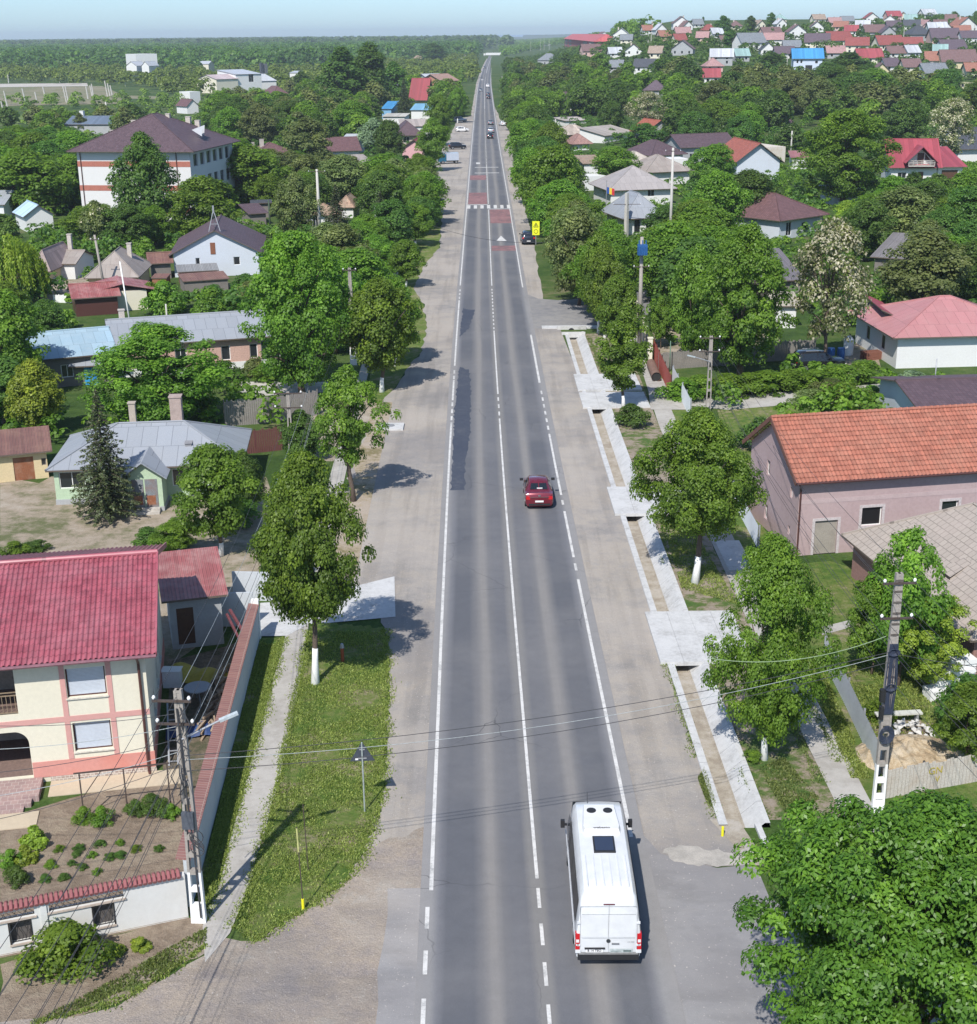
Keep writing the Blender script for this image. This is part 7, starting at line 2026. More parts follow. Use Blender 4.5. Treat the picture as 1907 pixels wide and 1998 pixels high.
p, h10 = pxpole(766, 420, 345); round_pole('slim grey lamp post among the left garden trees', p, h10, .14, .1, m=METALG, lamp=(-1.6, 0), cat='lamp post', name='lamp_post')
p, h11 = pxpole(257, 650, 510); round_pole('thin white leaning steel pole behind the long pink-walled house', p, h11, .09, .06, m=LIME, lean=(-.5, 0))
p, h12 = pxpole(207, 580, 458); round_pole('dark leaning pole in front of the pyramid-roofed cottage', p, h12, .16, .12, m=CONC_P, lean=(-.6, 0), arm=((h12 - .5, .5),))
p, h13 = pxpole(328, 645, 593); round_pole('short pale post behind the grey tin roof', p, h13, .1, .08, m=CONC_W)
p, h14 = pxpole(838, 320, 248); round_pole('tall white pole at the left edge of the gravel parking', p, h14, .3, .2, m=CONC_W)
p, h15 = pxpole(528, 455, 390); round_pole('dark green pole right of the dark canopy', p, h15, .14, .12, m=mat('pole_green', (.05, .08, .05)))
p, h16 = pxpole(1337, 265, 210); round_pole('pale pole above the orange roof', p, h16, .25, .18)
p, h17 = pxpole(1543, 308, 255); round_pole('grey pole beside the unroofed white house', p, h17, .2, .16)
p, h18 = pxpole(1770, 392, 345); round_pole('white pole below the chalet', p, h18, .14, .1, lamp=(-2, 0))
p, h19 = pxpole(1222, 462, 376); round_pole('squat concrete post with bare crossarm before the small pyramid roof', p, h19, .34, .3, sq=True, arm=((h19 - 1.6, 2.0),))
p, h20 = pxpole(1408, 440, 384); round_pole('square concrete stub between the mast and the brown hipped roof', p, h20, .36, .32, sq=True)
p, h21 = pxpole(1084, 278, 232); round_pole('thin grey pole left of the lichen-covered tan roof', p, h21, .18, .14)
p, h22 = pxpole(1822, 770, 700); round_pole('thin steel mast beside the plum-coloured roof', p, h22, .05, .04, m=METALG)
p, h23 = pxpole(1307, 725, 665); round_pole('thin green post behind the rusty red fence', p, h23, .05, .04, m=mat('post_green', (.12, .2, .14)))
p, h24 = pxpole(415, 232, 195); round_pole('slender pale pole behind the school', p, h24, .3, .2)
p, h25 = pxpole(215, 240, 198); round_pole('leaning pale pole left of the school roof', p, h25, .3, .2, lean=(-1, 0))
p, h26 = pxpole(1247, 700, 462)
t26 = round_pole('pole carrying a blue transformer above the tree belt', p, h26, .2, .15, m=CONC_P, arm=((h26 - 2.6, .7),))
tb = MB(); tb.box(-.42, .42, -.85, -.2, h26 - 1.5, h26 - .6)
for k in range(6): tb.box(-.44 + k * .16, -.4 + k * .16, -.95, -.85, h26 - 1.45, h26 - .7)
for x in (-.3, 0, .3): tb.tube([(x, -.6, h26 - .6), (x, -.6, h26 - .2)], .05, 6)
tb.build('transformer', mat('transformer_blue', (.02, .10, .28), .5), t26)
for i, (x0, y0, x1, y1) in enumerate([(12, 177, 17, 218), (47, 172, 52, 207), (70, 179, 72, 198), (87, 169, 91, 202), (126, 168, 130, 200), (130, 167, 133, 196), (170, 168, 172, 193), (178, 166, 181, 192), (181, 163, 183, 190),
                                      (207, 157, 210, 188), (212, 162, 215, 188), (217, 166, 220, 190), (4, 197, 6, 215), (17, 145, 17, 162), (115, 145, 117, 161)]):
 p, hh = pxpole(x1, y1, y0)
 t = thing('concrete_post', 'slender pale post standing in the open field left of the school', 'post', p, 0, 'posts in the open field')
 mb = MB(); lx = (x0 - x1) * proj(p)[2] / FPX; mb.tube([(0, 0, 0), (lx, 0, hh)], [.35, .28], 6); mb.build('post', CONC_W, t)
for i, (bx, by, ty) in enumerate([(902, 132, 112), (908, 128, 105), (880, 158, 134), (1032, 150, 128), (994, 142, 118), (980, 166, 148), (1055, 98, 74), (1062, 98, 72), (1072, 98, 76), (1036, 100, 80), (500, 95, 80), (596, 96, 80), (1265, 84, 68), (1271, 80, 66), (1430, 115, 90), (1536, 130, 112), (1763, 82, 55), (1644, 80, 60), (1900, 70, 48)]):
 q = T(bx, by); t = thing('far_pole', 'distant thin pole among the far trees and houses', 'pole', q, 0, 'distant thin poles')
 mb = MB(); mb.tube([(0, 0, 0), (0, 0, max(5, hat(q, ty)))], [.22, .15], 6); mb.build('post', CONC_W, t)
# football-goal-like pipe frame in the field
p1_, p2_ = V(245, 168), V(306, 164); hh = hat(p1_, 149)
gf = MB(); gf.bar(p1_, p1_ + Vector((0, 0, hh)), .5); gf.bar(p2_, p2_ + Vector((0, 0, hh)), .5); gf.bar(p1_ + Vector((0, 0, hh)), p2_ + Vector((0, 0, hh)), .5)
tag(gf.build('pipe_gantry', mat('yellowish_pipe', (.5, .52, .35))), 'pale pipe frame standing across the far field', 'gantry')
# wires
def tip(t, x, z): return Vector(t.location) + Vector((x, -.12, z))
A0 = Vector((b1.x, b1.y, 0)); B0 = Vector((b2.x, b2.y, 0))
for k, (za, zb, sg) in enumerate(((6.35, 6.7, .55), (6.2, 6.6, .75), (5.8, 6.3, .7))):
 wire(A0 + Vector((0, -.15, za)), B0 + Vector((-.1, -.15, zb)), sg, .012 if k != 1 else .010, WIREM if k != 1 else WIREG, ['thickest dark cable spanning the whole road between the two near poles', 'pale cable sagging across the road between the near poles', 'lowest dark cable crossing the road between the near poles'][k], group=None)
wire(B0 + Vector((-.3, -.1, 7.3)), B0 + Vector((-6.5, 1.0, 6.0)), .5, .014, mat('wire_green', (.25, .33, .2)), 'greenish cable drooping left from the tall notched pole', group=None)
nxt = Vector((b1.x - 2.6, b1.y - 26, 0))
for k, (x, z) in enumerate(((-.75, 8.4), (-.1, 8.4), (.4, 8.4), (-.7, 7.6), (.42, 7.6), (0, 6.9), (.05, 6.6), (.1, 6.3), (-.05, 5.9))):
 wire(A0 + Vector((x, -.15, z)), nxt + Vector((x, 0, z)), .8 + .07 * k, .009, WIREM, 'wire running from the near left pole toward the viewer')
c3 = Vector(t3.location)
for k, (x, z) in enumerate(((-.75, 8.4), (-.1, 8.4), (.4, 8.4), (.42, 7.6), (0, 6.9), (.15, 6.7))):
 wire(A0 + Vector((x, -.1, z)), Vector((-12.2 + x * 1.3, 93, h3 - .1 + (z - 8.4) * .8)), .9 + .1 * k, .009, WIREG if k % 2 else WIREM, 'wire running up the left side of the road to the farther poles', group='wires along the left roadside')
c4 = Vector(t4.location)
for k, x in enumerate((-.7, 0, .7)): wire(Vector((-12.2 + x, 93, h3 - .1)), c4 + Vector((x * .7, -.1, h4 - .1)), .9, .009, WIREM, 'wire between the farther left roadside poles', group='wires along the left roadside')
for k in range(5): wire(A0 + Vector((-.2, -.1, 7.8 - k * .45)), Vector((b1.x - 9.5, b1.y + .2 - k * .5, 7.6 - k * .8)), .35, .010, WIREG if k % 2 else WIREM, 'wire crossing in front of the cream facade', group='wires before the cream facade')
c5 = Vector(t5.location)
for k, (x, z) in enumerate(((-.55, 9.4), (.55, 9.4), (-.55, 8.1), (.55, 8.1), (.1, 6.7), (.12, 6.5), (0, 5.6))):
 wire(B0 + Vector((x, -.1, z)), c5 + Vector((x * 1.2 - .1, -.1, h5 - .1 + (z - 9.4) * .75)), 1.0 + .05 * k, .009, WIREM, 'wire between the notched pole and the lamp pole by the track', group='wires along the right gardens')
 wire(B0 + Vector((x, -.1, z)), B0 + Vector((x + 5.6, -21, z - .3)), .9 + .05 * k, .009, WIREM, 'wire running from the notched pole past the viewer on the right', group='wires toward the viewer on the right')
wire(B0 + Vector((.1, -.1, 6.6)), B0 + Vector((12, 3, 4.6)), .5, .014, WIREM, 'cable from the notched pole to the grey hipped roof', group=None)
wire(V(845, 440, 5.5), V(1110, 468, 5.5), 1.0, .022, WIREM, 'cable slung across the road beyond the side road', group=None)
# ---- walls and fences
def tiles_cap(mb, a, b, n, pitch, wdt, z, m=0):
 a, b = Vector(a), Vector(b); d = (b - a).normalized(); s = Vector((-d.y, d.x, 0)); L_ = (b - a).length; k = int(L_ / pitch)
 for i in range(k):
  c = a + d * (pitch * (i + .5))
  pts = [c - s * wdt / 2 + Vector((0, 0, z)), c + Vector((0, 0, z + .11)), c + s * wdt / 2 + Vector((0, 0, z))]
  mb.tube(pts, [pitch * .46, pitch * .42, pitch * .46], 7, m)
def garden_wall():
 P0, P1 = V(368, 1789), V(-40, 1872)
 t = thing('garden_wall', 'white rendered front garden wall with rounded red tile coping and iron grilles', 'wall', (P1.x, P1.y, 0), math.atan2(P0.y - P1.y, P0.x - P1.x))
 L_ = (P0 - P1).length; h = 1.62
 holes = [(L_ - 3.0, .3, .62, .78), (L_ - 5.6, .3, .62, .78), (L_ - 4.35, 1.22, 2.35, .28), (0.1, 1.22, L_ - 4.9, .28)]
 mb = MB(); wall_face(mb, (0, 0, 0), (1, 0, 0), L_, h, holes, .2, 0, None, (0, -1, 0))
 wall_face(mb, (L_, .24, 0), (-1, 0, 0), L_, h, [(L_ - u - w, z, w, hh) for u, z, w, hh in holes], .04, 0, None, (0, 1, 0))
 mb.face(((L_, 0, 0), (L_, .24, 0), (L_, .24, h), (L_, 0, h))); mb.face(((0, 0, h), (L_, 0, h), (L_, .24, h), (0, .24, h)))
 mb.box(L_ - 4.62, L_ - 4.42, -.05, -.001, 0, h)
 mb.box(-.0, L_, -.06, -.052, 0, .02)
 mb.build('wall', mat('wall_white', (.60, .60, .58), .9, .05, 1, .25, col2=(.46, .40, .33)), t)
 cb = MB(); tiles_cap(cb, (0, .12, 0), (L_, .12, 0), 0, .155, .5, h + .03); cb.build('coping', mat('coping_red', (.30, .11, .11), .5, .1, 3, .25), t)
 for (u, z, w, hh) in holes:
  g = MB(); d = .1
  n = max(2, int(w / .17))
  for k in range(n):
   x = u + w * (k + .5) / n
   q = [(x + .06 * math.sin(s * 6.28), d, z + hh * s) for s in np.linspace(0, 1, 9)]
   g.tube(q, .009, 4)
   if k % 2 == 0: g.bar((x - .07, d, z), (x + .07, d, z + hh), .014)
  g.bar((u, d, z + .02), (u + w, d, z + .02), .025); g.bar((u, d, z + hh - .02), (u + w, d, z + hh - .02), .025)
  g.build('iron_grille', mat('iron_black', (.03, .028, .028), .5), t)
  if hh > .5:
   f = MB(); f.box(u - .05, u - .001, -.02, .05, z, z + hh); f.box(u + w + .001, u + w + .05, -.02, .05, z, z + hh); f.box(u - .05, u + w + .05, -.02, .05, z + hh + .001, z + hh + .05); f.build('iron_frame', mat('iron_black', (.03, .028, .028), .5), t)
   bk = MB(); bk.box(u, u + w, .205, .215, z, z + hh); bk.build('back_plate', mat('plate_dark', (.10, .09, .085)), t)
  sb = MB(); sb.box(u - .06, u + w + .06, -.06, -.003, z - .06, z - .003); sb.build('sill', mat('sill_stone', (.45, .38, .32)), t)
garden_wall()
def side_wall():
 P0, P1 = V(376, 1770), V(507, 1248)
 d = (P1 - P0).normalized()
 t = thing('side_wall', 'long white boundary wall with flat brown tile coping beside the pavement', 'wall', (P0.x, P0.y, 0), math.atan2(d.y, d.x))
 L_ = (P1 - P0).length; h = 1.85
 mb = MB(); k = 0
 n = 7
 for i in range(n):
  mb.box(L_ * i / n + .01, L_ * (i + 1) / n - .01, 0, .18, 0, h)
 mb.build('wall', mat('side_wall_white', (.50, .53, .55), .9, .06, 1, .2), t)
 mb = MB(); mb.slab([(0, -.08, h + .02), (L_, -.08, h + .02), (L_, .42, h + .09), (0, .42, h + .09)][::1], .05);
 mb.build('coping', blockmat('brown_coping', (.27, .13, .11), (.22, .10, .09), (.36, .26, .22), .17, .6), t)
 pb = MB(); pb.box(L_ - .02, L_ + .33, -.05, .3, 0, h + .2); pb.build('pillar', LIME, t)
 gp = thing('concrete_fence', 'pale concrete panels closing the yard behind the long wall', 'fence', V(434, 1222), 0)
 a, b, c = Vector((0, 0, 0)), V(500, 1222) - V(434, 1222), V(533, 1172) - V(434, 1222)
 mb = MB(); mb.bar(a + Vector((0, 0, .9)), b * .95 + Vector((0, .1, .9)), .1, 1.8); mb.build('panel', mat('panel_white', (.5, .53, .56), .9, .05, 1, .1), gp); mb = MB(); mb.bar(Vector((0, 3.4, .8)), c + Vector((0, 0, .8)), .1, 1.6); mb.build('panel', mat('panel_white', (.5, .53, .56), .9, .05, 1, .1), gp)
side_wall()
def fence(name, label, pts, h, style, m, post=2.2, postm=None, cat='fence', z0=.03, mp=None):
 """fence along ground points; sheet (ribbed metal), plank (upright boards with gaps)"""
 P = [Vector((p[0], p[1], 0)) for p in pts]
 t = thing(name, label, cat, P[0], 0)
 o = P[0]
 for a, b in zip(P[:-1], P[1:]):
  a, b = a - o, b - o; d = (b - a); L_ = d.length; d.normalize(); s = Vector((-d.y, d.x, 0))
  mb = MB()
  if style == 'sheet':
   n = max(2, int(L_ / .09))
   for i in range(n):
    o0 = .018 * (1 if i % 2 else -1)
    p0, p1 = a + d * (L_ * i / n), a + d * (L_ * (i + 1) / n)
    q0, q1 = p0 + s * o0, p1 + s * -o0
    z = Vector((0, 0, h)); zz = Vector((0, 0, z0))
    mb.face((q0 + zz, q1 + zz, q1 + z, q0 + z)); mb.face((q1 + zz + s * .004, q0 + zz + s * .004, q0 + z + s * .004, q1 + z + s * .004))
  else:
   pw = .14; n = max(2, int(L_ / .155))
   r = random.Random(int(L_ * 100))
   for i in range(n):
    p0 = a + d * (L_ * (i + .05) / n); p1 = a + d * (L_ * (i + .93) / n); hh = h * r.uniform(.93, 1.04)
    c = (p0 + p1) / 2
    mb.bar(p0 + Vector((0, 0, hh / 2)), p1 + Vector((0, 0, hh / 2)), .022, hh)
  mb.build('panel', m, t)
  k = max(1, int(L_ / post))
  for i in range(k + 1):
   pb = MB(); c = a + d * (L_ * i / k) + s * .07; pb.box(c.x - .04, c.x + .04, c.y - .04, c.y + .04, 0, h + .06); pb.build('post', postm or METALG, t)
  rb = MB()
  for z in (.4, h - .2): rb.bar(a + s * .045 + Vector((0, 0, z)), b + s * .045 + Vector((0, 0, z)), .03, .05)
  rb.build('rail', postm or METALG, t)
 return t
FM_GAL = mat('galvanised_sheet', (.46, .49, .52), .45, .08, 1, .2, metal=.4)
FM_RED = mat('red_oxide_sheet', (.28, .07, .055), .7, .15, 1, .3)
FM_WOOD = mat('grey_planks', (.24, .22, .20), .95, .3, 3, .4, bmp=.3)
FM_PALE = mat('pale_planks', (.50, .46, .41), .9, .25, 3, .5, col2=(.35, .25, .17), bmp=.2)
fence('metal_fence', 'shiny ribbed metal fence between the near pavement and the right lawn', [V(1607, 1292), V(1650, 1378), V(1712, 1512)], 1.35, 'sheet', FM_GAL)
fence('metal_fence', 'white ribbed fence beside the mauve house', [V(1428, 975), V(1452, 1020), V(1478, 1070)], 1.35, 'sheet', mat('white_sheet', (.58, .62, .66), .5, .06, 1, .2))
fence('metal_fence', 'pale grey sheet fence at the corner of the garden track', [V(1312, 748), V(1330, 782), V(1346, 815)], 1.5, 'sheet', mat('white_sheet', (.58, .62, .66), .5, .06, 1, .2))
fence('sheet_fence', 'rusty red sheet fence along the pavement', [V(1275, 698), V(1290, 732), V(1308, 772)], 1.7, 'sheet', FM_RED, postm=DKBROWN)
fence('plank_fence', 'dark brown slatted fence left of the mauve house', [V(1436, 994), V(1468, 1005)], 1.6, 'plank', mat('brown_slats', (.09, .05, .045), .8, .2), postm=DKBROWN)
fence('plank_fence', 'weathered plank fence behind the rusty red fence', [V(1286, 722), V(1370, 716), V(1480, 710)], 1.5, 'plank', FM_WOOD, postm=WOODG)
fence('plank_fence', 'grey board fence left of the acacia trunk', [V(1490, 706), V(1590, 700)], 1.8, 'plank', FM_WOOD, postm=WOODG)
fence('plank_fence', 'long grey plank fence behind the pale green house', [V(440, 832), V(520, 826), V(622, 810)], 2.0, 'plank', FM_WOOD, postm=WOODG)
fence('plank_fence', 'dark red-brown board fence right of the pale green house', [V(455, 888), V(500, 884), V(552, 878)], 1.7, 'plank', mat('red_brown_boards', (.13, .05, .045), .85, .2), postm=DKBROWN)
fence('picket_fence', 'white picket fence in the yard below the pyramid-roofed cottage', [V(105, 590), V(182, 592)], .9, 'plank', LIME)
fence('metal_fence', 'teal sheet fence beside the willow', [V(70, 572), V(96, 560)], 1.6, 'sheet', mat('teal_sheet', (.2, .32, .32), .6))
gt = fence('plank_fence', 'pale plank fence with yellow scrawl beside the big walnut tree', [V(1722, 1560), V(1800, 1545), V(1925, 1522)], 1.25, 'plank', FM_PALE, postm=WOODG)
pa, pb_ = V(1722, 1560), V(1800, 1545)
pc = V(1822, 1541)
ga = math.atan2(V(1925, 1522).y - V(1800, 1545).y, V(1925, 1522).x - V(1800, 1545).x)
YEL = mat('yellow_spray', (.45, .36, .06), .7)
rel = pc - pa
text_mesh('lettering', 'GN', .42, YEL, gt, face_to((rel.x, rel.y - .035, .85), 90, math.degrees(ga)), .004)
text_mesh('lettering', 'V', .34, YEL, gt, face_to((rel.x + .1, rel.y - .035, .48), 90, math.degrees(ga)), .004)
# cream pillars with panels
pf = thing('pillar_fence', 'fence of cream pillars and boards receding behind the slim tree', 'fence', V(1268, 705), 0)
o = Vector(pf.location)
prev = None
for k, (x, y) in enumerate(((1268, 705), (1259, 682), (1252, 662), (1245, 644), (1239, 628))):
 q = V(x, y) - o; b = MB(); b.box(q.x - .2, q.x + .2, q.y - .2, q.y + .2, 0, 2.1); b.box(q.x - .25, q.x + .25, q.y - .25, q.y + .25, 2.101, 2.18); b.build('pillar', CREAM, pf)
 if prev is not None:
  b = MB(); b.bar(prev + Vector((0, .2, .95)), q + Vector((0, -.2, .95)), .06, 1.7); b.build('panel', FM_WOOD, pf)
 prev = q
# ---- signs and small street things
def back_sign():
 p = V(712, 1585)
 t = thing('warning_sign', 'back of a triangular road sign on a thin post in the left verge', 'road sign', (p.x, p.y, 0.03), R(3))
 mb = MB(); mb.tube([(0, 0, 0), (0, 0, 2.95)], .03, 8); mb.build('post', mat('sign_post', (.42, .47, .45), .5, metal=.3), t)
 mb = MB(); s = .46
 pts = [(-s, .05, 2.15), (s, .05, 2.15), (0, .05, 2.95)]
 mb.face([(x, y - .02, z) for x, y, z in pts]); mb.face([(x, y + .02, z) for x, y, z in pts][::-1])
 for i in range(3):
  a, b = pts[i], pts[(i + 1) % 3]; mb.face(((a[0], .03, a[2]), (a[0], .07, a[2]), (b[0], .07, b[2]), (b[0], .03, b[2])))
 sg = mb.build('plate', mat('sign_back', (.055, .065, .085), .5), t)
 mb = MB(); mb.box(-.27, -.16, .02, .026, 2.2, 2.27); mb.build('label', PLATE, sg)
 mb = MB(); mb.box(-.1, .1, .0, .028, 2.62, 2.66); mb.box(-.16, .16, .0, .028, 2.25, 2.29); mb.build('clamp', METALG, sg)
back_sign()
def yellow_sign():
 p = V(1046, 478)
 t = thing('warning_sign', 'tall fluorescent yellow panel with a triangle and a round sign', 'road sign', (p.x, p.y, 0), R(-2))
 mb = MB(); mb.tube([(0, 0, 0), (0, 0, 3.0)], .05, 8); mb.build('post', METALG, t)
 mb = MB(); mb.box(-.5, .5, -.1, -.05, 1.4, 3.3); pn = mb.build('panel', mat('fluo_yellow', (.72, .75, .02), .5, .03, stain=.02), t)
 K = mat('sign_black', (.02, .02, .02), .5)
 mb = MB()
 for a, b in (((-.32, 2.5), (.32, 2.5)), ((.32, 2.5), (0, 3.08)), ((0, 3.08), (-.32, 2.5))): mb.bar((a[0], -.105, a[1]), (b[0], -.105, b[1]), .02, .07)
 mb.tube([(.27 * math.cos(a), -.105, 1.9 + .27 * math.sin(a)) for a in np.linspace(0, 6.28, 16)], .03, 5)
 mb.box(-.07, .07, -.115, -.101, 2.6, 2.85); mb.build('symbol', K, pn)
yellow_sign()
def yellow_post(px, py, label, h=.42, rod=0):
 p = V(px, py); t = thing('marker_post', label, 'marker post', (p.x, p.y, .02))
 mb = MB(); mb.tube([(0, 0, 0), (0, 0, h)], .05, 10); mb.build('sleeve', mat('marker_yellow', (.75, .70, .02), .5, .05), t)
 if rod:
  mb = MB(); mb.tube([(0, 0, h), (-.05, 0, rod)], .02, 6); mb.build('rod', STEEL, t)
  mb = MB(); mb.tube([(-.035, 0, rod - .95), (-.05, 0, rod - .05)], .028, 6); mb.build('upper_sleeve', mat('marker_pale', (.5, .5, .2), .6), t)
yellow_post(592, 1776, 'thin dark rod with yellow foot standing in the left verge', .42, 3.2)
yellow_post(1410, 1632, 'stubby yellow marker at the end of the ditch', .38)
p = V(602, 1700); mb = MB(); mb.tube([(p.x, p.y, 0), (p.x - .05, p.y, 2.7)], .018, 6); tag(mb.build('steel_rod', STEEL), 'bare thin steel rod beside the yellow-footed one', 'rod')
def gas_riser():
 p = V(669, 1292); t = thing('hydrant_post', 'rust-red post with grey cap in the shade of the round maple', 'post', (p.x, p.y, 0))
 mb = MB(); mb.tube([(0, 0, 0), (0, 0, .75)], .08, 10); mb.build('post', mat('rust_red_post', (.3, .07, .03), .6), t)
 mb = MB(); mb.tube([(0, 0, .751), (0, 0, .95)], [.11, .07], 10); mb.build('cap', METALG, t)
gas_riser()
def manhole():
 p = V(762, 835); t = thing('manhole', 'square concrete slab with round iron lid on the dusty shoulder', 'manhole', (p.x, p.y, 0))
 mb = MB(); mb.box(-1.0, 1.0, -.8, .9, 0, .16); mb.build('slab', M_conc, t)
 mb = MB(); mb.tube([(-.1, .1, .161), (-.1, .1, .19)], .42, 20); mb.build('lid', METALG, t)
manhole()
def pipe():
 a, b = V(1281, 745), V(1270, 718); t = thing('rusty_pipe', 'wide rusty steel pipe lying between pavement and red fence', 'pipe', (a.x, a.y, 0))
 mb = MB(); d = b - a; mb.tube([(0, 0, .42), (d.x, d.y, .42)], .4, 16, cap=False); mb.build('shell', mat('pipe_rust', (.20, .12, .09), .9, .2, 3, .4), t)
 mb = MB(); mb.tube([(d.x * .02, d.y * .02, .42), (d.x * .9, d.y * .9, .42)], .37, 16); mb.build('bore_plug', glassmat('pipe_hollow_shade', (0.01, 0.01, 0.01), 0.9), t)  # near-black plug, the pipe's inner shade painted as colour
pipe()
def flag():
 p = V(1183, 420); hh = hat(p, 352); t = thing('flag', 'blue, yellow and red tricolour hanging before the pyramid roof', 'flag', (p.x, p.y, 0))
 mb = MB(); mb.tube([(0, 0, 0), (0, 0, hh)], .05, 6); mb.build('pole', METALG, t)
 for k, c in enumerate(((.02, .08, .35), (.7, .5, .05), (.5, .03, .04))):
  mb = MB()
  for i in range(3):
   x0, x1 = k * .4 + i * .133 + .06, k * .4 + (i + 1) * .133 + .06
   y0, y1 = .12 * math.sin(x0 * 4), .12 * math.sin(x1 * 4)
   mb.face(((x0, y0, hh - 2.0 - x0 * .3), (x1, y1, hh - 2.0 - x1 * .3), (x1, y1, hh - 1.0 - x1 * .25), (x0, y0, hh - 1.0 - x0 * .25)))
  mb.build('stripe', mat('flag_%d' % k, c, .8, .05), t)
flag()
# ---- yard things
def heap(name, label, px, py, r, h, n, m, size, cat='heap', flat=.6):
 p = V(px, py); t = thing(name, label, cat, (p.x, p.y, 0)); q = random.Random(px)
 mb = MB()
 for k in range(n):
  a = q.uniform(0, 6.28); d = r * math.sqrt(q.random()); z = h * (1 - d / r) * q.uniform(.3, 1)
  s = size * q.uniform(.6, 1.3)
  mb.M = Matrix.Translation((d * math.cos(a), d * math.sin(a), z)) @ Matrix.Rotation(q.uniform(0, 3), 4, (q.random(), q.random(), q.random() + .1))
  j = [q.uniform(.6, 1.2) for _ in range(6)]
  P = [(s * j[0], 0, 0), (-s * j[1], 0, 0), (0, s * j[2] * flat, 0), (0, -s * j[3], 0), (0, 0, s * j[4] * flat), (0, 0, -s * j[5] * flat)]
  for f in ((0, 2, 4), (2, 1, 4), (1, 3, 4), (3, 0, 4), (2, 0, 5), (1, 2, 5), (3, 1, 5), (0, 3, 5)): mb.face([P[i] for i in f])
 mb.M = None
 mb.build('pieces', m, t); return t
heap('rubble_heap', 'heap of broken white blocks behind the notched pole', 1778, 1432, 1.0, .9, 46, mat('white_rubble', (.55, .54, .52), .9, .1), .2)
heap('stone_heap', 'low scatter of pale stones at the corner of the sandy mound', 1745, 1480, 1.2, .2, 16, mat('white_rubble', (.55, .54, .52), .9, .1), .12)
def mound():
 p = V(1780, 1478); t = thing('sand_mound', 'ochre mound of sand and soil by the plank fence', 'mound', (p.x, p.y, 0))
 mb = MB(); n, k = 26, 8; q = random.Random(2)
 rings = []
 for j in range(k + 1):
  rr2 = 1.9 * j / k; z = .85 * (1 - (j / k) ** 1.4)
  rings.append([(rr2 * math.cos(6.28 * i / n) * q.uniform(.95, 1.05) * 1.2, rr2 * math.sin(6.28 * i / n) * q.uniform(.95, 1.05), max(0, z + q.uniform(-.08, .08) * (j < k))) for i in range(n)])
 for j in range(k):
  for i in range(n): mb.face((rings[j][i], rings[j + 1][i], rings[j + 1][(i + 1) % n], rings[j][(i + 1) % n]))
 mb.build('surface', groundmat('ochre_sand', [(.36, .27, .17), (.46, .37, .25), (.52, .44, .33)], (.8, 4), 25, .8), t)
mound()
def blocks():
 p = V(1862, 1352); t = thing('block_stack', 'tall stack of white foam blocks behind the rubble heap', 'block stack', (p.x, p.y, 0), R(12))
 mb = MB(); q = random.Random(4)
 for j in range(7):
  for i in range(3):
   if j > 4 and i == 0: continue
   x = -.95 + i * .65 + q.uniform(-.06, .06); y = q.uniform(-.08, .08)
   mb.box(x, x + .6, y, y + .7, j * .22 + .002, j * .22 + .215)
 mb.box(-1.5, -1.0, -.6, .1, 0, .5)
 mb.build('blocks', mat('foam_white', (.72, .72, .71), .8, .03, stain=.05), t)
blocks()
def bench(px, py, label):
 p = V(px, py); t = thing('bench', label, 'bench', (p.x, p.y, 0), R(5))
 mb = MB(); mb.box(-1.0, 1.0, -.17, .17, .46, .53); mb.build('seat', mat('bench_pale', (.55, .55, .5), .7, .1), t)
 for x in (-.8, .8): mb = MB(); mb.box(x - .05, x + .05, -.14, .14, 0, .46); mb.build('leg', METALG, t)
bench(1752, 1412, 'pale plank bench on the lawn behind the notched pole')
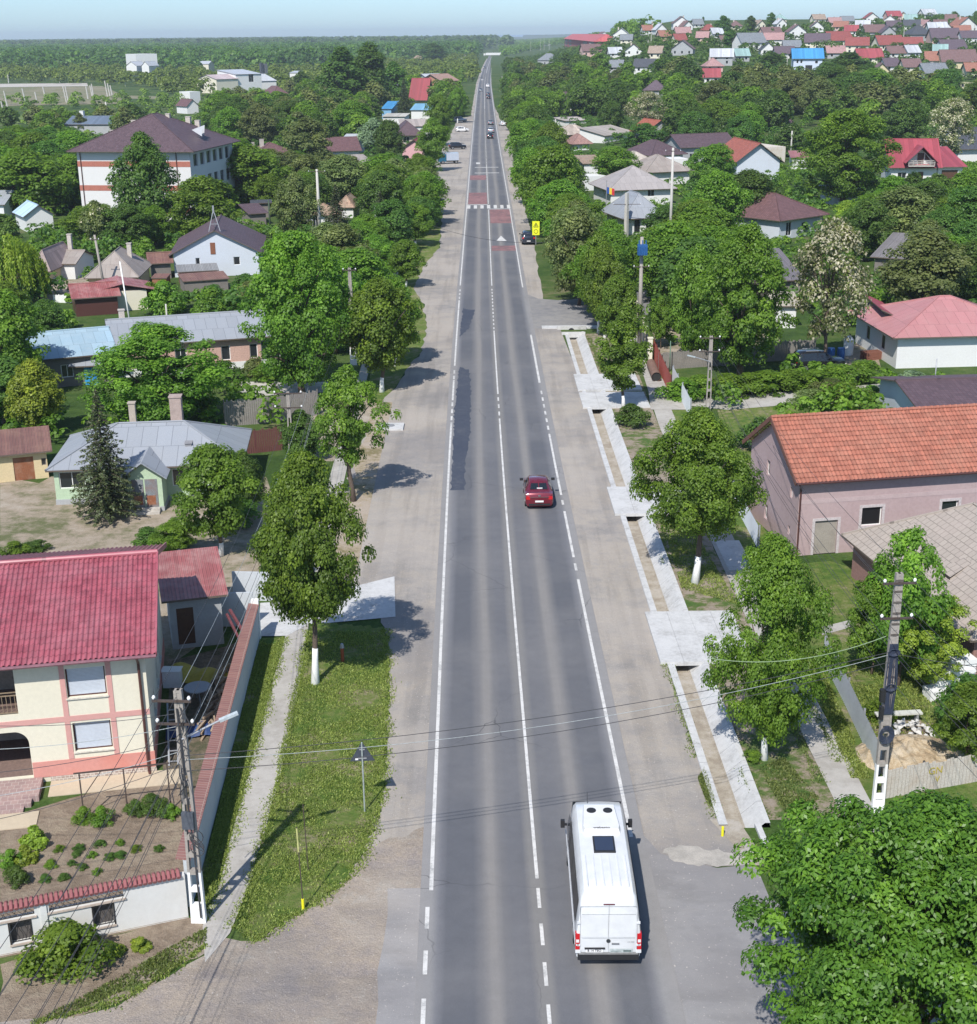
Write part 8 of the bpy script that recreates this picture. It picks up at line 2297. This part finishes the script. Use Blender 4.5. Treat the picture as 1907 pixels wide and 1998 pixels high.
def side_yard():
 t = thing('woodpile', 'long pile of split firewood leaning along the boundary wall', 'woodpile', V(424, 1440), 0)
 q = random.Random(8); mb = MB()
 d = V(462, 1320) - V(424, 1440)
 for k in range(230):
  s = q.random(); c = d * s + Vector((q.uniform(-.7, .35), 0, q.uniform(0, .75)))
  a = q.uniform(-.5, .5) + 1.57; l = q.uniform(.2, .45); e = Vector((math.cos(a) * l, math.sin(a) * l, q.uniform(-.08, .12)))
  mb.bar(c - e, c + e, q.uniform(.05, .11))
 mb.build('logs', mat('split_wood', (.33, .25, .18), .9, .35, 3, .4, col2=(.2, .14, .1)), t)
 q = random.Random(9)
 t = thing('yard_table', 'round grey garden table in the shaded side yard', 'table', V(388, 1370), 0)
 mb = MB(); mb.tube([(0, 0, .7), (0, 0, .75)], .6, 20); mb.build('tabletop', METALG, t)
 for k in range(4):
  a = k * 1.57 + .4; mb = MB(); mb.tube([(math.cos(a) * .45, math.sin(a) * .45, 0), (math.cos(a) * .25, math.sin(a) * .25, .7)], .025, 6); mb.build('leg', METALG, t)
 t = thing('tarpaulin', 'yellow tarpaulin over boxes in the side yard', 'tarpaulin', V(378, 1322), R(-20))
 mb = MB(); nx, ny = 16, 10
 def zz(i, j): return .75 * (math.sin(i * .6) * .25 + .75) * math.sin(math.pi * (j + 1) / (ny + 1)) * math.sin(math.pi * (i + 1) / (nx + 1)) ** .4
 for i in range(nx - 1):
  for j in range(ny - 1): mb.face([(-1.3 + a * .17, -.8 + b * .17, zz(a, b)) for a, b in ((i, j), (i + 1, j), (i + 1, j + 1), (i, j + 1))])
 mb.build('sheet', mat('tarp_yellow', (.42, .34, .05), .6, .2), t)
 t = thing('tarpaulin', 'dark blue tarpaulin behind the near pole', 'tarpaulin', V(372, 1430), R(10))
 mb = MB()
 for i in range(nx - 1):
  for j in range(ny - 1): mb.face([(-1.0 + a * .13, -.6 + b * .12, zz(a, b) * .9) for a, b in ((i, j), (i + 1, j), (i + 1, j + 1), (i, j + 1))])
 mb.build('sheet', mat('tarp_blue', (.02, .05, .16), .6, .2), t)
 t = thing('crate', 'yellow crate and boards against the boundary wall', 'crate', V(446, 1335), R(75))
 mb = MB(); mb.box(-.7, .7, -.3, .3, 0, .08); mb.box(-.7, -.62, -.3, .3, .08, .7); mb.box(.62, .7, -.3, .3, .08, .7); mb.box(-.62, .62, .22, .3, .081, .7); mb.box(-.4, .4, -.2, .2, .09, .45, 1); mb.build('box', [mat('crate_wood', (.42, .34, .22), .9, .2), mat('crate_yellow', (.6, .5, .04), .6)], t)
 t = thing('white_bench', 'small white cupboard against the dark side of the cream house', 'cupboard', V(338, 1338), 0)
 mb = MB(); mb.box(-.4, .4, -.25, .25, 0, .8); mb.box(-.45, .45, -.3, .3, .801, .84); mb.build('box', LIME, t)
 t = thing('timber_props', 'dark red steel beams propped against the outbuilding', 'beams', V(462, 1275), 0)
 mb = MB(); mb.bar((.9, 0, .05), (-.5, 1.6, 1.6), .12); mb.bar((.5, -.2, .05), (-.6, 1.3, 1.5), .1); mb.build('beam', mat('beam_red', (.16, .05, .06), .7), t)
 t = thing('leaning_frame', 'grey ladder-like frame leaning on the cream house wall', 'ladder', V(330, 1495), 0)
 mb = MB(); mb.bar((0, 0, 0), (-.5, 2.6, 1.5), .07); mb.bar((.35, .1, 0), (-.1, 2.7, 1.5), .07)
 for k in range(6): mb.bar((-.08 * k, .42 * k + .2, .25 * k + .1), (.35 - .08 * k, .42 * k + .25, .25 * k + .1), .04)
 mb.build('frame', METALG, t)
 t = thing('trellis', 'rusty pipe frame for vines in the front garden', 'trellis', V(165, 1600), R(12))
 mb = MB()
 for x in (0, 1.6, 3.2): mb.bar((x, 0, 0), (x, 0, 2.0), .05)
 mb.bar((-.2, 0, 2.0), (3.3, 0, 2.0), .05); mb.bar((0, 0, .9), (.8, 0, 2.0), .03)
 mb.build('frame', STEEL, t)
side_yard()
def white_car_frame():
 t = thing('hammock_seat', 'white garden lounger in the cottage yard', 'lounger', V(110, 552), R(40))
 mb = MB(); mb.box(-.4, .4, -1.2, 1.2, .5, .6); mb.box(-.4, .4, .9, 1.2, .601, 1.3); mb.build('seat', LIME, t)
 for x in (-.35, .35):
  for y in (-1.1, 1.1): mb = MB(); mb.box(x - .04, x + .04, y - .04, y + .04, 0, .5); mb.build('leg', METALG, t)
white_car_frame()
def tank():
 t = thing('water_barrel', 'blue plastic barrels beside the acacia trunk', 'barrel', V(1632, 700), 0)
 mb = MB()
 for x in (-.5, .4): mb.tube([(x, 0, 0), (x, 0, .5), (x, 0, 1.0)], [.32, .36, .32], 14)
 mb.build('barrel', mat('barrel_blue', (.03, .12, .35), .5), t)
 t = thing('white_tank', 'white plastic tank right of the blue barrels', 'tank', V(1655, 692), 0)
 mb = MB(); mb.tube([(0, 0, 0), (0, 0, 1.4), (0, 0, 1.7)], [.45, .45, .2], 14); mb.build('tank', LIME, t)
 t = thing('woodpile', 'stack of red-brown timber beside the white metal-roofed house', 'timber stack', V(1700, 700), R(20))
 mb = MB(); q = random.Random(3)
 for k in range(24): z = .12 * (k // 4); mb.bar((-.9, -.5 + .28 * (k % 4) + q.uniform(-.05, .05), z + .06), (.9, -.5 + .28 * (k % 4), z + .06), .11)
 mb.build('timber', mat('red_timber', (.22, .09, .06), .8, .2), t)
tank()
# ---- plants: hedges, shrubs, garden plants
def shrub(px, py, h, w, label, kind='shrub', group=None, name='shrub', cat='bush', var=0):
 p = V(px, py); TREES.append((p.x, p.y, w / 2)); TREES.pop()
 return tree(kind, p, h, w, label, name, cat, group, None, var)
shrub(135, 1885, 1.35, 2.9, 'big leafy bush growing against the front garden wall')
shrub(55, 1835 + 60, .4, .8, 'tiny weed clump left of the big bush by the wall')
for k, (x, y) in enumerate(((225, 1862), (275, 1850))):
 shrub(x, y, .35, .75, ['yellow-green plant right of the big wall bush', 'lone yellow-green plant farther right along the wall'][k], 'shrub_yellow')
for k, (x, y, s, kd) in enumerate(((68, 1650, .95, 'shrub_yellow'), (50, 1682, .8, 'shrub_yellow'), (35, 1725, .9, 'shrub_dark'), (165, 1605, .8, 'shrub'), (200, 1608, .9, 'shrub'), (300, 1590, 1.1, 'shrub_dark'), (335, 1595, .7, 'shrub'), (265, 1590, .8, 'shrub_dark'), (22, 1690, .8, 'shrub'))):
 shrub(x, y, s * .75, s * 1.1, ['yellow-leaved hosta clump, upper one', 'yellow-leaved hosta clump, lower one', 'dark leafy plant in the lowest left garden corner', 'left bush under the vine frame', 'right bush under the vine frame', 'dark round bush beside the white apron', 'bush beside the near pole in the garden', 'bluish bush between vine frame and pole', 'leafy plant left of the yellow clumps'][k], kd)
gq = random.Random(12)
for k, (x, y) in enumerate(((115, 1660), (155, 1658), (195, 1650), (235, 1648), (140, 1688), (160, 1695), (180, 1672), (215, 1676), (235, 1672), (265, 1660), (125, 1715), (88, 1718), (190, 1705), (310, 1660), (150, 1670), (100, 1690))):
 shrub(x, y, .22, gq.uniform(.35, .6), 'small vegetable plant in the bare garden bed', 'shrub_dark' if k % 3 else 'shrub', 'vegetable plants in the garden bed', 'garden_plant', 'plant', k % 3)
for k, (x, y, h, w) in enumerate(((1330, 778, 1.5, 4), (1365, 772, 1.6, 4), (1420, 770, 1.6, 4.5), (1460, 768, 1.5, 4), (1500, 765, 1.7, 4.5), (1545, 762, 1.6, 4), (1590, 758, 1.4, 4), (1640, 750, 1.6, 4.5), (1690, 745, 1.7, 4))):
 shrub(x, y, h, w, 'dense knee-high leafy shrub in the hedge along the garden track', 'shrub', 'hedge along the garden track', var=k % 3)
for k, (x, y, h, w, kd) in enumerate(((1620, 782, 1.6, 4, 'shrub_olive'), (1650, 792, 1.8, 4, 'shrub'), (1580, 790, 1.2, 3.5, 'shrub_olive'), (1700, 785, 1.2, 3, 'shrub'))):
 shrub(x, y, h, w, 'loose flowering shrub between the garden track and the orange roof', kd, 'shrubs above the orange roof', var=k % 3)
for k, (x, y, h, w, kd, lb_) in enumerate(((1232, 830, 1.5, 3.2, 'shrub_dark', 'dark bush at the foot of the round bright maple'), (1470, 1485, .45, .9, 'shrub', 'small bright clump beside the near whitewashed trunk'), (1480, 880, 2.2, 3.5, 'shrub_dark', 'dark bush by the far corner of the mauve house'),
  (560, 1120, 1.5, 3.0, 'shrub_dark', 'dark bush behind the round near maple'), (330, 1075, 1.0, 2.5, 'shrub', 'rose bush in front of the green porch'), (290, 1060, .9, 2.2, 'shrub_dark', 'dark low bush left of the rose bush'), (500, 735, 1.6, 3, 'shrub_olive', 'flowering bush at the porch of the long pink-walled house'),
  (440, 745, 1.8, 3.2, 'shrub_dark', 'dark bush left of the white porch'), (520, 745, 1.5, 3, 'shrub', 'bush right of the white porch path'), (1500, 1130, 1.0, 1.6, 'shrub', 'bright bush in front of the mauve house corner'), (1880, 1300, 1.2, 2.2, 'shrub', 'green bush above the foam block stack'),
  (470, 1020, 1.4, 3.2, 'shrub_dark', 'dark thicket below the light green tree'), (30, 1082, .7, 2, 'shrub', 'low green bush above the ridge of the crimson roof'), (70, 1075, .6, 1.8, 'shrub_dark', 'dark low bush above the crimson roof'), (1880, 1440, 2.6, 3.2, 'shrub_dark', 'tall dark bush right of the white rubble'),
  (1715, 1405, .9, 1.6, 'shrub', 'bush at the lawn edge behind the notched pole'))):
 shrub(x, y, h, w, lb_, kd, var=k % 3)
# ---- grass and weeds as real blades
def tufts(name, label, polys, n, size, mt, seed, z=.02):
 r = np.random.default_rng(seed); q = random.Random(seed); C = []
 for poly in polys:
  pts = [V(*p) for p in poly]; P2 = [(p.x, p.y) for p in pts]
  X0, X1, Y0, Y1 = min(p[0] for p in P2), max(p[0] for p in P2), min(p[1] for p in P2), max(p[1] for p in P2)
  k = 0; tries = 0
  ph = q.uniform(0, 6)
  while k < n // len(polys) and tries < n * 6:
   tries += 1; x, y = q.uniform(X0, X1), q.uniform(Y0, Y1)
   if not inside(x, y, P2): continue
   if math.sin(x * 2.3 + ph) * math.sin(y * 1.9) + math.sin(x * .9 - y * 1.3) * .6 < q.uniform(-1.2, .6): continue
   C.append((x, y, z + q.uniform(0, size * .5))); k += 1
 C = np.array(C); Nn = r.normal(size=(len(C), 3)); Nn[:, 2] *= .45; Nn[:, 2] += .25
 me = leaf_mesh(name, C, Nn, size, r.uniform(.2, 1, len(C)), r, .35, -2.5); me.materials.append(mt)
 o = bpy.data.objects.new(name, me); COL.objects.link(o); return tag(o, label, 'grass', None, 'stuff')
def edge_tufts(name, label, lines, per_m, sd, size, mt, seed, z=.02):
 r = np.random.default_rng(seed); C = []
 for ln in lines:
  P = [V(*p) for p in ln]
  for a, b in zip(P[:-1], P[1:]):
   n = int((b - a).length * per_m); t = r.uniform(size=n); ph = r.uniform(0, 6)
   d = (b - a).normalized(); s = np.array([-d.y, d.x, 0])
   k = np.abs(np.sin(t * (b - a).length * .8 + ph)) * .8 + .2
   C.append(np.array(a)[None] + np.outer(t, np.array(b - a)) + np.outer(r.normal(0, sd, n) * k, s) + np.array([0, 0, z + size * .2]))
 C = np.concatenate(C); Nn = r.normal(size=(len(C), 3)); Nn[:, 2] *= .45; Nn[:, 2] += .25
 me = leaf_mesh(name, C, Nn, size, r.uniform(.2, 1, len(C)), r, .35, -2.5); me.materials.append(mt)
 o = bpy.data.objects.new(name, me); COL.objects.link(o); return tag(o, label, 'grass', None, 'stuff')
def inside(x, y, poly):
 c = False; j = len(poly) - 1
 for i in range(len(poly)):
  if (poly[i][1] > y) != (poly[j][1] > y) and x < (poly[j][0] - poly[i][0]) * (y - poly[i][1]) / (poly[j][1] - poly[i][1]) + poly[i][0]: c = not c
  j = i
 return c
tufts('grass', 'tufty green grass on the left verge and along the boundary wall', [[(600, 1230), (752, 1236), (752, 1440), (744, 1540), (718, 1640), (680, 1706), (600, 1768), (505, 1835), (480, 1815), (505, 1700), (560, 1400)], [(552, 1250), (508, 1250), (480, 1357), (380, 1780), (400, 1780), (440, 1650), (515, 1391)]], 60000, .10, LEAF['grass'], 3, .035)
tufts('weeds', 'ragged weeds along gravel edges and the ditch', [[(240, 1905), (330, 1850), (404, 1812), (402, 1850), (330, 1900), (110, 1988), (60, 2000)], [(1362, 1520), (1392, 1600), (1410, 1610), (1375, 1500)], [(1480, 1500), (1530, 1480), (1600, 1560), (1540, 1600)]], 9000, .12, LEAF['olive'], 4)
tufts('grass', 'grass of the right gardens and beside the right pavement', [[(1640, 1290), (1760, 1290), (1880, 1400), (1730, 1500)], [(1570, 1290), (1600, 1290), (1700, 1520), (1660, 1520)], [(1290, 1010), (1340, 1010), (1440, 1180), (1330, 1150)]], 24000, .12, LEAF['grass'], 5)
edge_tufts('grass', 'straggling grass blades along the edges of verges, paths and gravel', [[(752, 1228), (757, 1300), (752, 1440), (748, 1540), (724, 1640), (684, 1712), (612, 1768), (556, 1798), (505, 1838), (478, 1822), (505, 1690)], [(603, 1230), (574, 1391), (546, 1520), (511, 1640), (491, 1720), (460, 1815)], [(556, 1244), (517, 1391), (482, 1520), (447, 1650), (402, 1800)], [(60, 2000), (120, 1986), (235, 1955), (330, 1898), (404, 1845)]], 190, .2, .11, LEAF['grass'], 31, .03)
edge_tufts('weeds', 'weeds growing along the concrete ditch, slabs and right-hand pavement', [[(1640, 1490), (1560, 1330)], [(1600, 1530), (1535, 1390)], [(1360, 1480), (1285, 1240)], [(1400, 1600), (1380, 1540)], [(1290, 1010), (1300, 1100)], [(1450, 1500), (1500, 1600)], [(1180, 735), (1150, 660)]], 90, .16, .12, LEAF['olive'], 32, .03)
# ------------------------------------------------------------------ the rest of the green: individuals nearest first, then the far wood as one mass
def free(px0, py0, px1, py1, base):
 for (a, b, c, d, yb) in BOXES:
  if base > yb - 1 and px0 < c and px1 > a and py0 < d and py1 > b: return False
 return True
def inpoly(x, y, poly):
 c = False; j = len(poly) - 1
 for i in range(len(poly)):
  if (poly[i][1] > y) != (poly[j][1] > y) and x < (poly[j][0] - poly[i][0]) * (y - poly[i][1]) / (poly[j][1] - poly[i][1]) + poly[i][0]: c = not c
  j = i
 return c
ZONES = [  # outline in the picture (tree feet), spacing in metres, height range, kinds, label, group
 ([(0, 300), (150, 320), (150, 430), (0, 430)], 6.5, (6, 9), ['broad', 'broad_dark'], 'green tree in the grove left of the school', 'grove left of the school'),
 ([(0, 470), (230, 440), (330, 450), (340, 480), (200, 480), (0, 500)], 6, (4, 7), ['broad', 'broad_dark'], 'bushy tree between the light blue roof and the tin-roofed cottages', 'trees above the tin-roofed cottages'),
 ([(440, 330), (560, 340), (720, 370), (840, 360), (840, 520), (700, 560), (560, 460), (440, 440)], 6.5, (4.5, 7.5), ['broad', 'broad_olive', 'broad_dark', 'maple'], 'garden tree between the school and the road', 'garden trees between school and road'),
 ([(210, 590), (480, 560), (500, 620), (220, 640)], 5.0, (2.2, 3.2), ['shrub', 'shrub_olive', 'shrub_dark'], 'low orchard bush behind the long tin-roofed house', 'orchard bushes behind the long tin-roofed house'),
 ([(500, 560), (680, 520), (700, 640), (520, 700)], 6, (5, 8), ['broad', 'broad_olive', 'maple'], 'leafy tree right of the long tin-roofed house', 'trees right of the long tin-roofed house'),
 ([(0, 640), (80, 640), (130, 700), (200, 760), (200, 850), (0, 840)], 6, (4, 7), ['broad', 'broad_dark'], 'garden tree at the left edge near the blue shed', 'garden trees near the blue shed'),
 ([(430, 255), (620, 240), (820, 262), (850, 300), (700, 300), (520, 290), (440, 290)], 8, (6, 10), ['broad', 'broad_dark', 'broad_olive'], 'tree in the belt behind the school roof', 'belt behind the school roof'),
 ([(0, 250), (260, 250), (250, 290), (0, 320)], 8, (5, 9), ['broad', 'broad_dark', 'broad_olive'], 'tree beyond the school toward the open field', 'trees toward the open field'),
 ([(990, 210), (1090, 215), (1120, 300), (1120, 420), (1040, 420), (1000, 290)], 7, (6, 8), ['broad', 'broad_dark'], 'tree in the belt along the right shoulder', 'belt along the right shoulder'),
 ([(1085, 430), (1200, 440), (1230, 560), (1200, 640), (1120, 600), (1080, 500)], 6, (6, 8), ['maple', 'broad', 'broad_olive'], 'tree in the thicket above the side road', 'thicket above the side road'),
 ([(1300, 480), (1430, 440), (1560, 480), (1560, 640), (1330, 640), (1270, 560)], 6.5, (6, 9), ['broad', 'broad_dark'], 'tree in the dark grove right of the concrete mast', 'grove right of the concrete mast'),
 ([(1640, 480), (1907, 470), (1960, 560), (1880, 600), (1700, 560)], 7, (5, 8), ['broad', 'broad_olive', 'broad_dark'], 'tree in the grove behind the pink metal roof', 'grove behind the pink metal roof'),
 ([(1290, 250), (1560, 240), (1560, 300), (1480, 345), (1340, 300)], 8, (6, 9), ['broad', 'broad_dark'], 'tree in the wood behind the orange-roofed house', 'wood behind the orange-roofed house'),
 ([(1620, 400), (1907, 380), (1960, 450), (1700, 450)], 7, (4, 7), ['broad', 'broad_dark'], 'tree in the scrub below the red-roofed chalet', 'scrub below the red-roofed chalet'),
 ([(1090, 200), (1330, 190), (1330, 232), (1100, 232)], 8, (6, 9), ['broad', 'broad_dark'], 'tree in the belt above the brown-roofed long house', 'belt above the long brown roof'),
 ([(1330, 185), (1907, 190), (1907, 245), (1340, 240)], 9, (7, 11), ['broad', 'broad_dark', 'broad_olive'], 'tree in the wooded slope below the hillside houses', 'wooded slope below the hillside houses'),
 ([(990, 140), (1300, 150), (1320, 190), (1000, 205)], 10, (6, 10), ['far_green', 'far_dark', 'far_olive'], 'tree in the far belt right of the road', 'far belt right of the road'),
 ([(430, 195), (880, 185), (900, 240), (640, 245), (440, 235)], 10, (7, 11), ['far_green', 'far_dark', 'far_olive'], 'tree in the far belt left of the road', 'far belt left of the road'),
]
cand = []
rr = random.Random(11)
grid = {}
def near(x, y, d):
 gx, gy = int(x // 12), int(y // 12)
 for i in (-1, 0, 1):
  for j in (-1, 0, 1):
   for (a, b, q) in grid.get((gx + i, gy + j), ()):
    if (a - x) ** 2 + (b - y) ** 2 < (0.5 * (d + q)) ** 2: return True
 return False
def put(x, y, d): grid.setdefault((int(x // 12), int(y // 12)), []).append((x, y, d))
for (x, y, r_) in TREES: put(x, y, r_ * 1.5)
def road_clear(x, y, w):
 o = x - float(road_xs(y))
 lb = left_b(y) if y > 60 else -12
 return o > 6.4 + w * 0.3 or o < lb - w * 0.22
FOOT = FOOT_    # building footprints kept free: (x, y, radius)
def foot_clear(x, y, w):
 return all((a - x) ** 2 + (b - y) ** 2 > (q + w * 0.25) ** 2 for a, b, q in FOOT)
cands = []
for zi, (poly, sp, hr, kinds, label, group) in enumerate(ZONES):
 x0, x1 = min(p[0] for p in poly), max(p[0] for p in poly); y0, y1 = min(p[1] for p in poly), max(p[1] for p in poly)
 for k in range(1500):
  px = rr.uniform(x0, x1)
  py = y0 + (y1 - y0) * rr.random() ** 1.35
  if not inpoly(px, py, poly): continue
  p = T(px, py) if px > 960 else V(px, py)
  h = rr.uniform(*hr) * (1.12 if hr[0] > 3 else 1); w = h * rr.uniform(0.9, 1.25)
  kd = rr.choice(kinds)
  if kd.startswith('shrub'): w = h * 1.5
  if near(p.x, p.y, sp) or not road_clear(p.x, p.y, w) or not foot_clear(p.x, p.y, w): continue
  q0 = proj((p.x, p.y, p.z + h)); s = FPX / q0[2]
  if not free(px - w * s * 0.42, q0[1], px + w * s * 0.42, py, py): continue
  put(p.x, p.y, sp)
  cands.append((h * w * s * s, kd, p, h, w, label, group, rr.randrange(3), py))
cands.sort(key=lambda c: -c[0])
NIND = 290 - len(TREES)
merged = {}
for k, (sz, kd, p, h, w, label, group, var, py) in enumerate(cands):
 shrub = kd.startswith('shrub')
 if k < NIND or shrub:
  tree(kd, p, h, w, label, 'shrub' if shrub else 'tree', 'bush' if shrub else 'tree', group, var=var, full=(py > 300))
 else:
  kd = {'broad': 'far_green', 'maple': 'far_green', 'broad_dark': 'far_dark', 'broad_olive': 'far_olive', 'broad_yellow': 'far_green'}.get(kd, kd)
  cm, tm, H, W = proto(kd, var)
  n = len(cm.vertices)
  co = np.empty(n * 3, np.float32); cm.vertices.foreach_get('co', co); co = co.reshape(-1, 3)
  tn = np.empty(n // 4, np.float32); cm.attributes['tint'].data.foreach_get('value', tn)
  a = rr.uniform(0, 6.28); ca, sa = math.cos(a), math.sin(a)
  x = (co[:, 0] * ca - co[:, 1] * sa) * w / W + p.x
  y = (co[:, 0] * sa + co[:, 1] * ca) * w / W + p.y
  z = co[:, 2] * h / H + p.z
  merged.setdefault(kd, []).append((np.stack([x, y, z], 1), np.clip(tn + rr.uniform(-.2, .2), 0, 1)))
for kd, lst in merged.items():
 v = np.concatenate([a for a, b_ in lst]).astype(np.float32); tn = np.concatenate([b_ for a, b_ in lst]).astype(np.float32)
 me = bpy.data.meshes.new('wood'); n = len(tn)
 me.vertices.add(n * 4); me.vertices.foreach_set('co', v.ravel())
 me.loops.add(n * 4); me.loops.foreach_set('vertex_index', np.arange(n * 4, dtype=np.int32))
 me.polygons.add(n); me.polygons.foreach_set('loop_start', np.arange(0, n * 4, 4, dtype=np.int32))
 at = me.attributes.new('tint', 'FLOAT', 'FACE'); at.data.foreach_set('value', tn); me.update(calc_edges=True)
 me.materials.append(proto(kd, 0)[0].materials[0])
 o = bpy.data.objects.new('wood', me); COL.objects.link(o)
 tag(o, {'far_green': 'green trees crowding the far gardens', 'far_dark': 'dark trees crowding the far gardens', 'far_olive': 'dull olive trees crowding the far gardens'}.get(kd, 'far trees'), 'wood', None, 'stuff')
print('scattered', len(cands), 'trees', len(TREES))
def canopy(name, label, mt, polys, spacing, hr, nleaf, ls, seed, cr=1.25, low=False):
 """wood read as one mass: crowns of leaf clumps over the ground inside the outlines"""
 r = np.random.default_rng(seed); q = random.Random(seed)
 CC, NN, TT = [], [], []
 n = 0
 for poly in polys:
  pts = [T(*p) if p[0] > 960 else V(*p) for p in poly]
  X0, X1, Y0, Y1 = min(p.x for p in pts), max(p.x for p in pts), min(p.y for p in pts), max(p.y for p in pts)
  if hill(X1, Y1) > 0 and X1 > 60: Y1 = min(Y1, 1500 if spacing < 8 else 5000); X1 = min(X1, Y1 * .42)
  area = (X1 - X0) * (Y1 - Y0)
  tries = int(min(60000, area / spacing ** 2 * 1.6))
  for k in range(tries):
   x, y = q.uniform(X0, X1), q.uniform(Y0, Y1)
   z = float(hill(x, y))
   u, v, dep = proj((x, y, z))
   if not inpoly(u, v, poly) or not (-60 < u < 1970): continue
   h = q.uniform(*hr); w = h * q.uniform(0.85, 1.2)
   if low:
    if not road_clear(x, y, w) or not foot_clear(x, y, w) or abs(x - float(road_xs(y))) < 15.5 or math.sin(x * .35) * math.sin(y * .21 + 1) < -.35: continue
   elif near(x, y, spacing) or not road_clear(x, y, w) or not foot_clear(x, y, w): continue
   s = FPX / dep
   if not free(u - w * s * 0.4, v - h * s * 0.98, u + w * s * 0.4, v, v): continue
   if not low: put(x, y, spacing)
   nl = nleaf
   nc = 12
   t = r.uniform(0.15, 0.95, nc); a = r.uniform(0, 6.28, nc)
   rad = np.interp(t, [0, 0.3, 0.6, 1], [0.7, 1.0, 0.9, 0.25]) * w / 2 * r.uniform(0.5, 0.9, nc)
   cc = np.stack([x + rad * np.cos(a), y + rad * np.sin(a), z + t * h * 0.85], 1)
   ct = np.clip(r.normal(q.uniform(0.25, 0.8), 0.12, nc), 0, 1)
   i = r.integers(0, nc, nl)
   d = r.normal(size=(nl, 3)); d /= np.linalg.norm(d, axis=1, keepdims=True); d[:, 2] = np.abs(d[:, 2]) * 0.9
   CC.append(cc[i] + d * (w * 0.2)); NN.append(d + np.array([0, 0, 0.5])); TT.append(ct[i] + r.normal(0, 0.08, nl))
   n += 1
 C = np.concatenate(CC); me = leaf_mesh(name, C, np.concatenate(NN), ls, np.concatenate(TT), r, 0.85, 0.2)
 me.materials.append(mt)
 o = bpy.data.objects.new(name, me); COL.objects.link(o)
 print(name, n, 'crowns', len(C))
 return tag(o, label, 'wood', None, 'stuff')
BOXES += [(95, 985, 560, 1080, 1100), (0, 930, 100, 1060, 1100), (60, 545, 200, 600, 600), (1270, 640, 1500, 690, 700), (1640, 660, 1700, 715, 720), (640, 780, 780, 960, 960)]
canopy('undergrowth', 'low bushes and weeds filling the gardens', LEAF['green'],
       [[(-40, 320), (860, 330), (850, 420), (640, 640), (560, 880), (200, 900), (-40, 860)], [(1000, 330), (1960, 330), (1960, 900), (1440, 830), (1250, 600), (1060, 420)]], 4.2, (1.2, 2.8), 170, .32, 21, low=True)
canopy('undergrowth', 'darker scrub among the garden trees', LEAF['dark'],
       [[(-40, 250), (860, 240), (850, 420), (640, 640), (-40, 640)], [(1000, 240), (1960, 240), (1960, 700), (1300, 640), (1060, 420)]], 6.5, (1.8, 3.8), 170, .42, 22, low=True)
canopy('wood', 'mixed green trees filling the gardens in the middle distance', LEAF['green'],
       [[(430, 205), (640, 190), (900, 160), (900, 240), (430, 300)], [(985, 170), (1330, 180), (1960, 190), (1960, 260), (1000, 240)]], 7.5, (6, 10), 420, .85, 5)
canopy('bushes', 'bright bushes scattered over the open ground beyond the school', LEAF['bright'],
       [[(-60, 206), (250, 196), (430, 190), (640, 185), (640, 240), (430, 270), (-60, 300)]], 8.5, (2.5, 6), 260, .7, 15)
canopy('wood', 'trees between the houses of the hillside', LEAF['dark'],
       [[(985, 130), (1050, 96), (1250, 78), (1960, 30), (1960, 200), (1330, 185), (985, 175)]], 7.0, (3.4, 6.8), 150, .9, 6)
canopy('far_wood', 'bright bushes across the flat country left of the road', LEAF['bright'],
       [[(-60, 142), (240, 142), (330, 150), (640, 140), (925, 115), (935, 160), (430, 200), (240, 166), (-60, 160)]], 10, (6, 10), 160, 1.5, 7)
canopy('far_wood', 'dark far forest below the horizon at the left', LEAF['dark'],
       [[(-60, 104), (900, 98), (940, 100), (925, 118), (640, 142), (330, 152), (-60, 150)]], 15, (15, 21), 150, 2.9, 8)
canopy('far_wood', 'farthest forest closing the horizon', LEAF['dark'],
       [[(-60, 86), (600, 79), (640, 84), (990, 84), (1000, 96), (-60, 106)]], 30, (19, 27), 44, 7.0, 9)
canopy('far_wood', 'wood on the far ridge right of the road', LEAF['green'],
       [[(975, 100), (1000, 72), (1100, 66), (1300, 56), (1300, 74), (1100, 86), (985, 112)]], 13, (7, 11), 90, 2.0, 10)
# ------------------------------------------------------------------ the air
hz = MB(); hz.box(-3500, 3500, -80, 9000, -2.0, 62)
hm = bpy.data.materials.new('haze_air'); hm.use_nodes = True
hn = hm.node_tree; hn.nodes.clear()
ho = hn.nodes.new('ShaderNodeOutputMaterial'); hv = hn.nodes.new('ShaderNodeVolumePrincipled')
hv.inputs['Color'].default_value = (0.8, 0.9, 1.0, 1); hv.inputs['Density'].default_value = 0.00013
hv.inputs['Anisotropy'].default_value = 0.1
hn.links.new(hv.outputs[0], ho.inputs['Volume'])
hob = hz.build('haze', hm)
tag(hob, 'thin pale blue summer haze', 'haze', None, 'stuff')
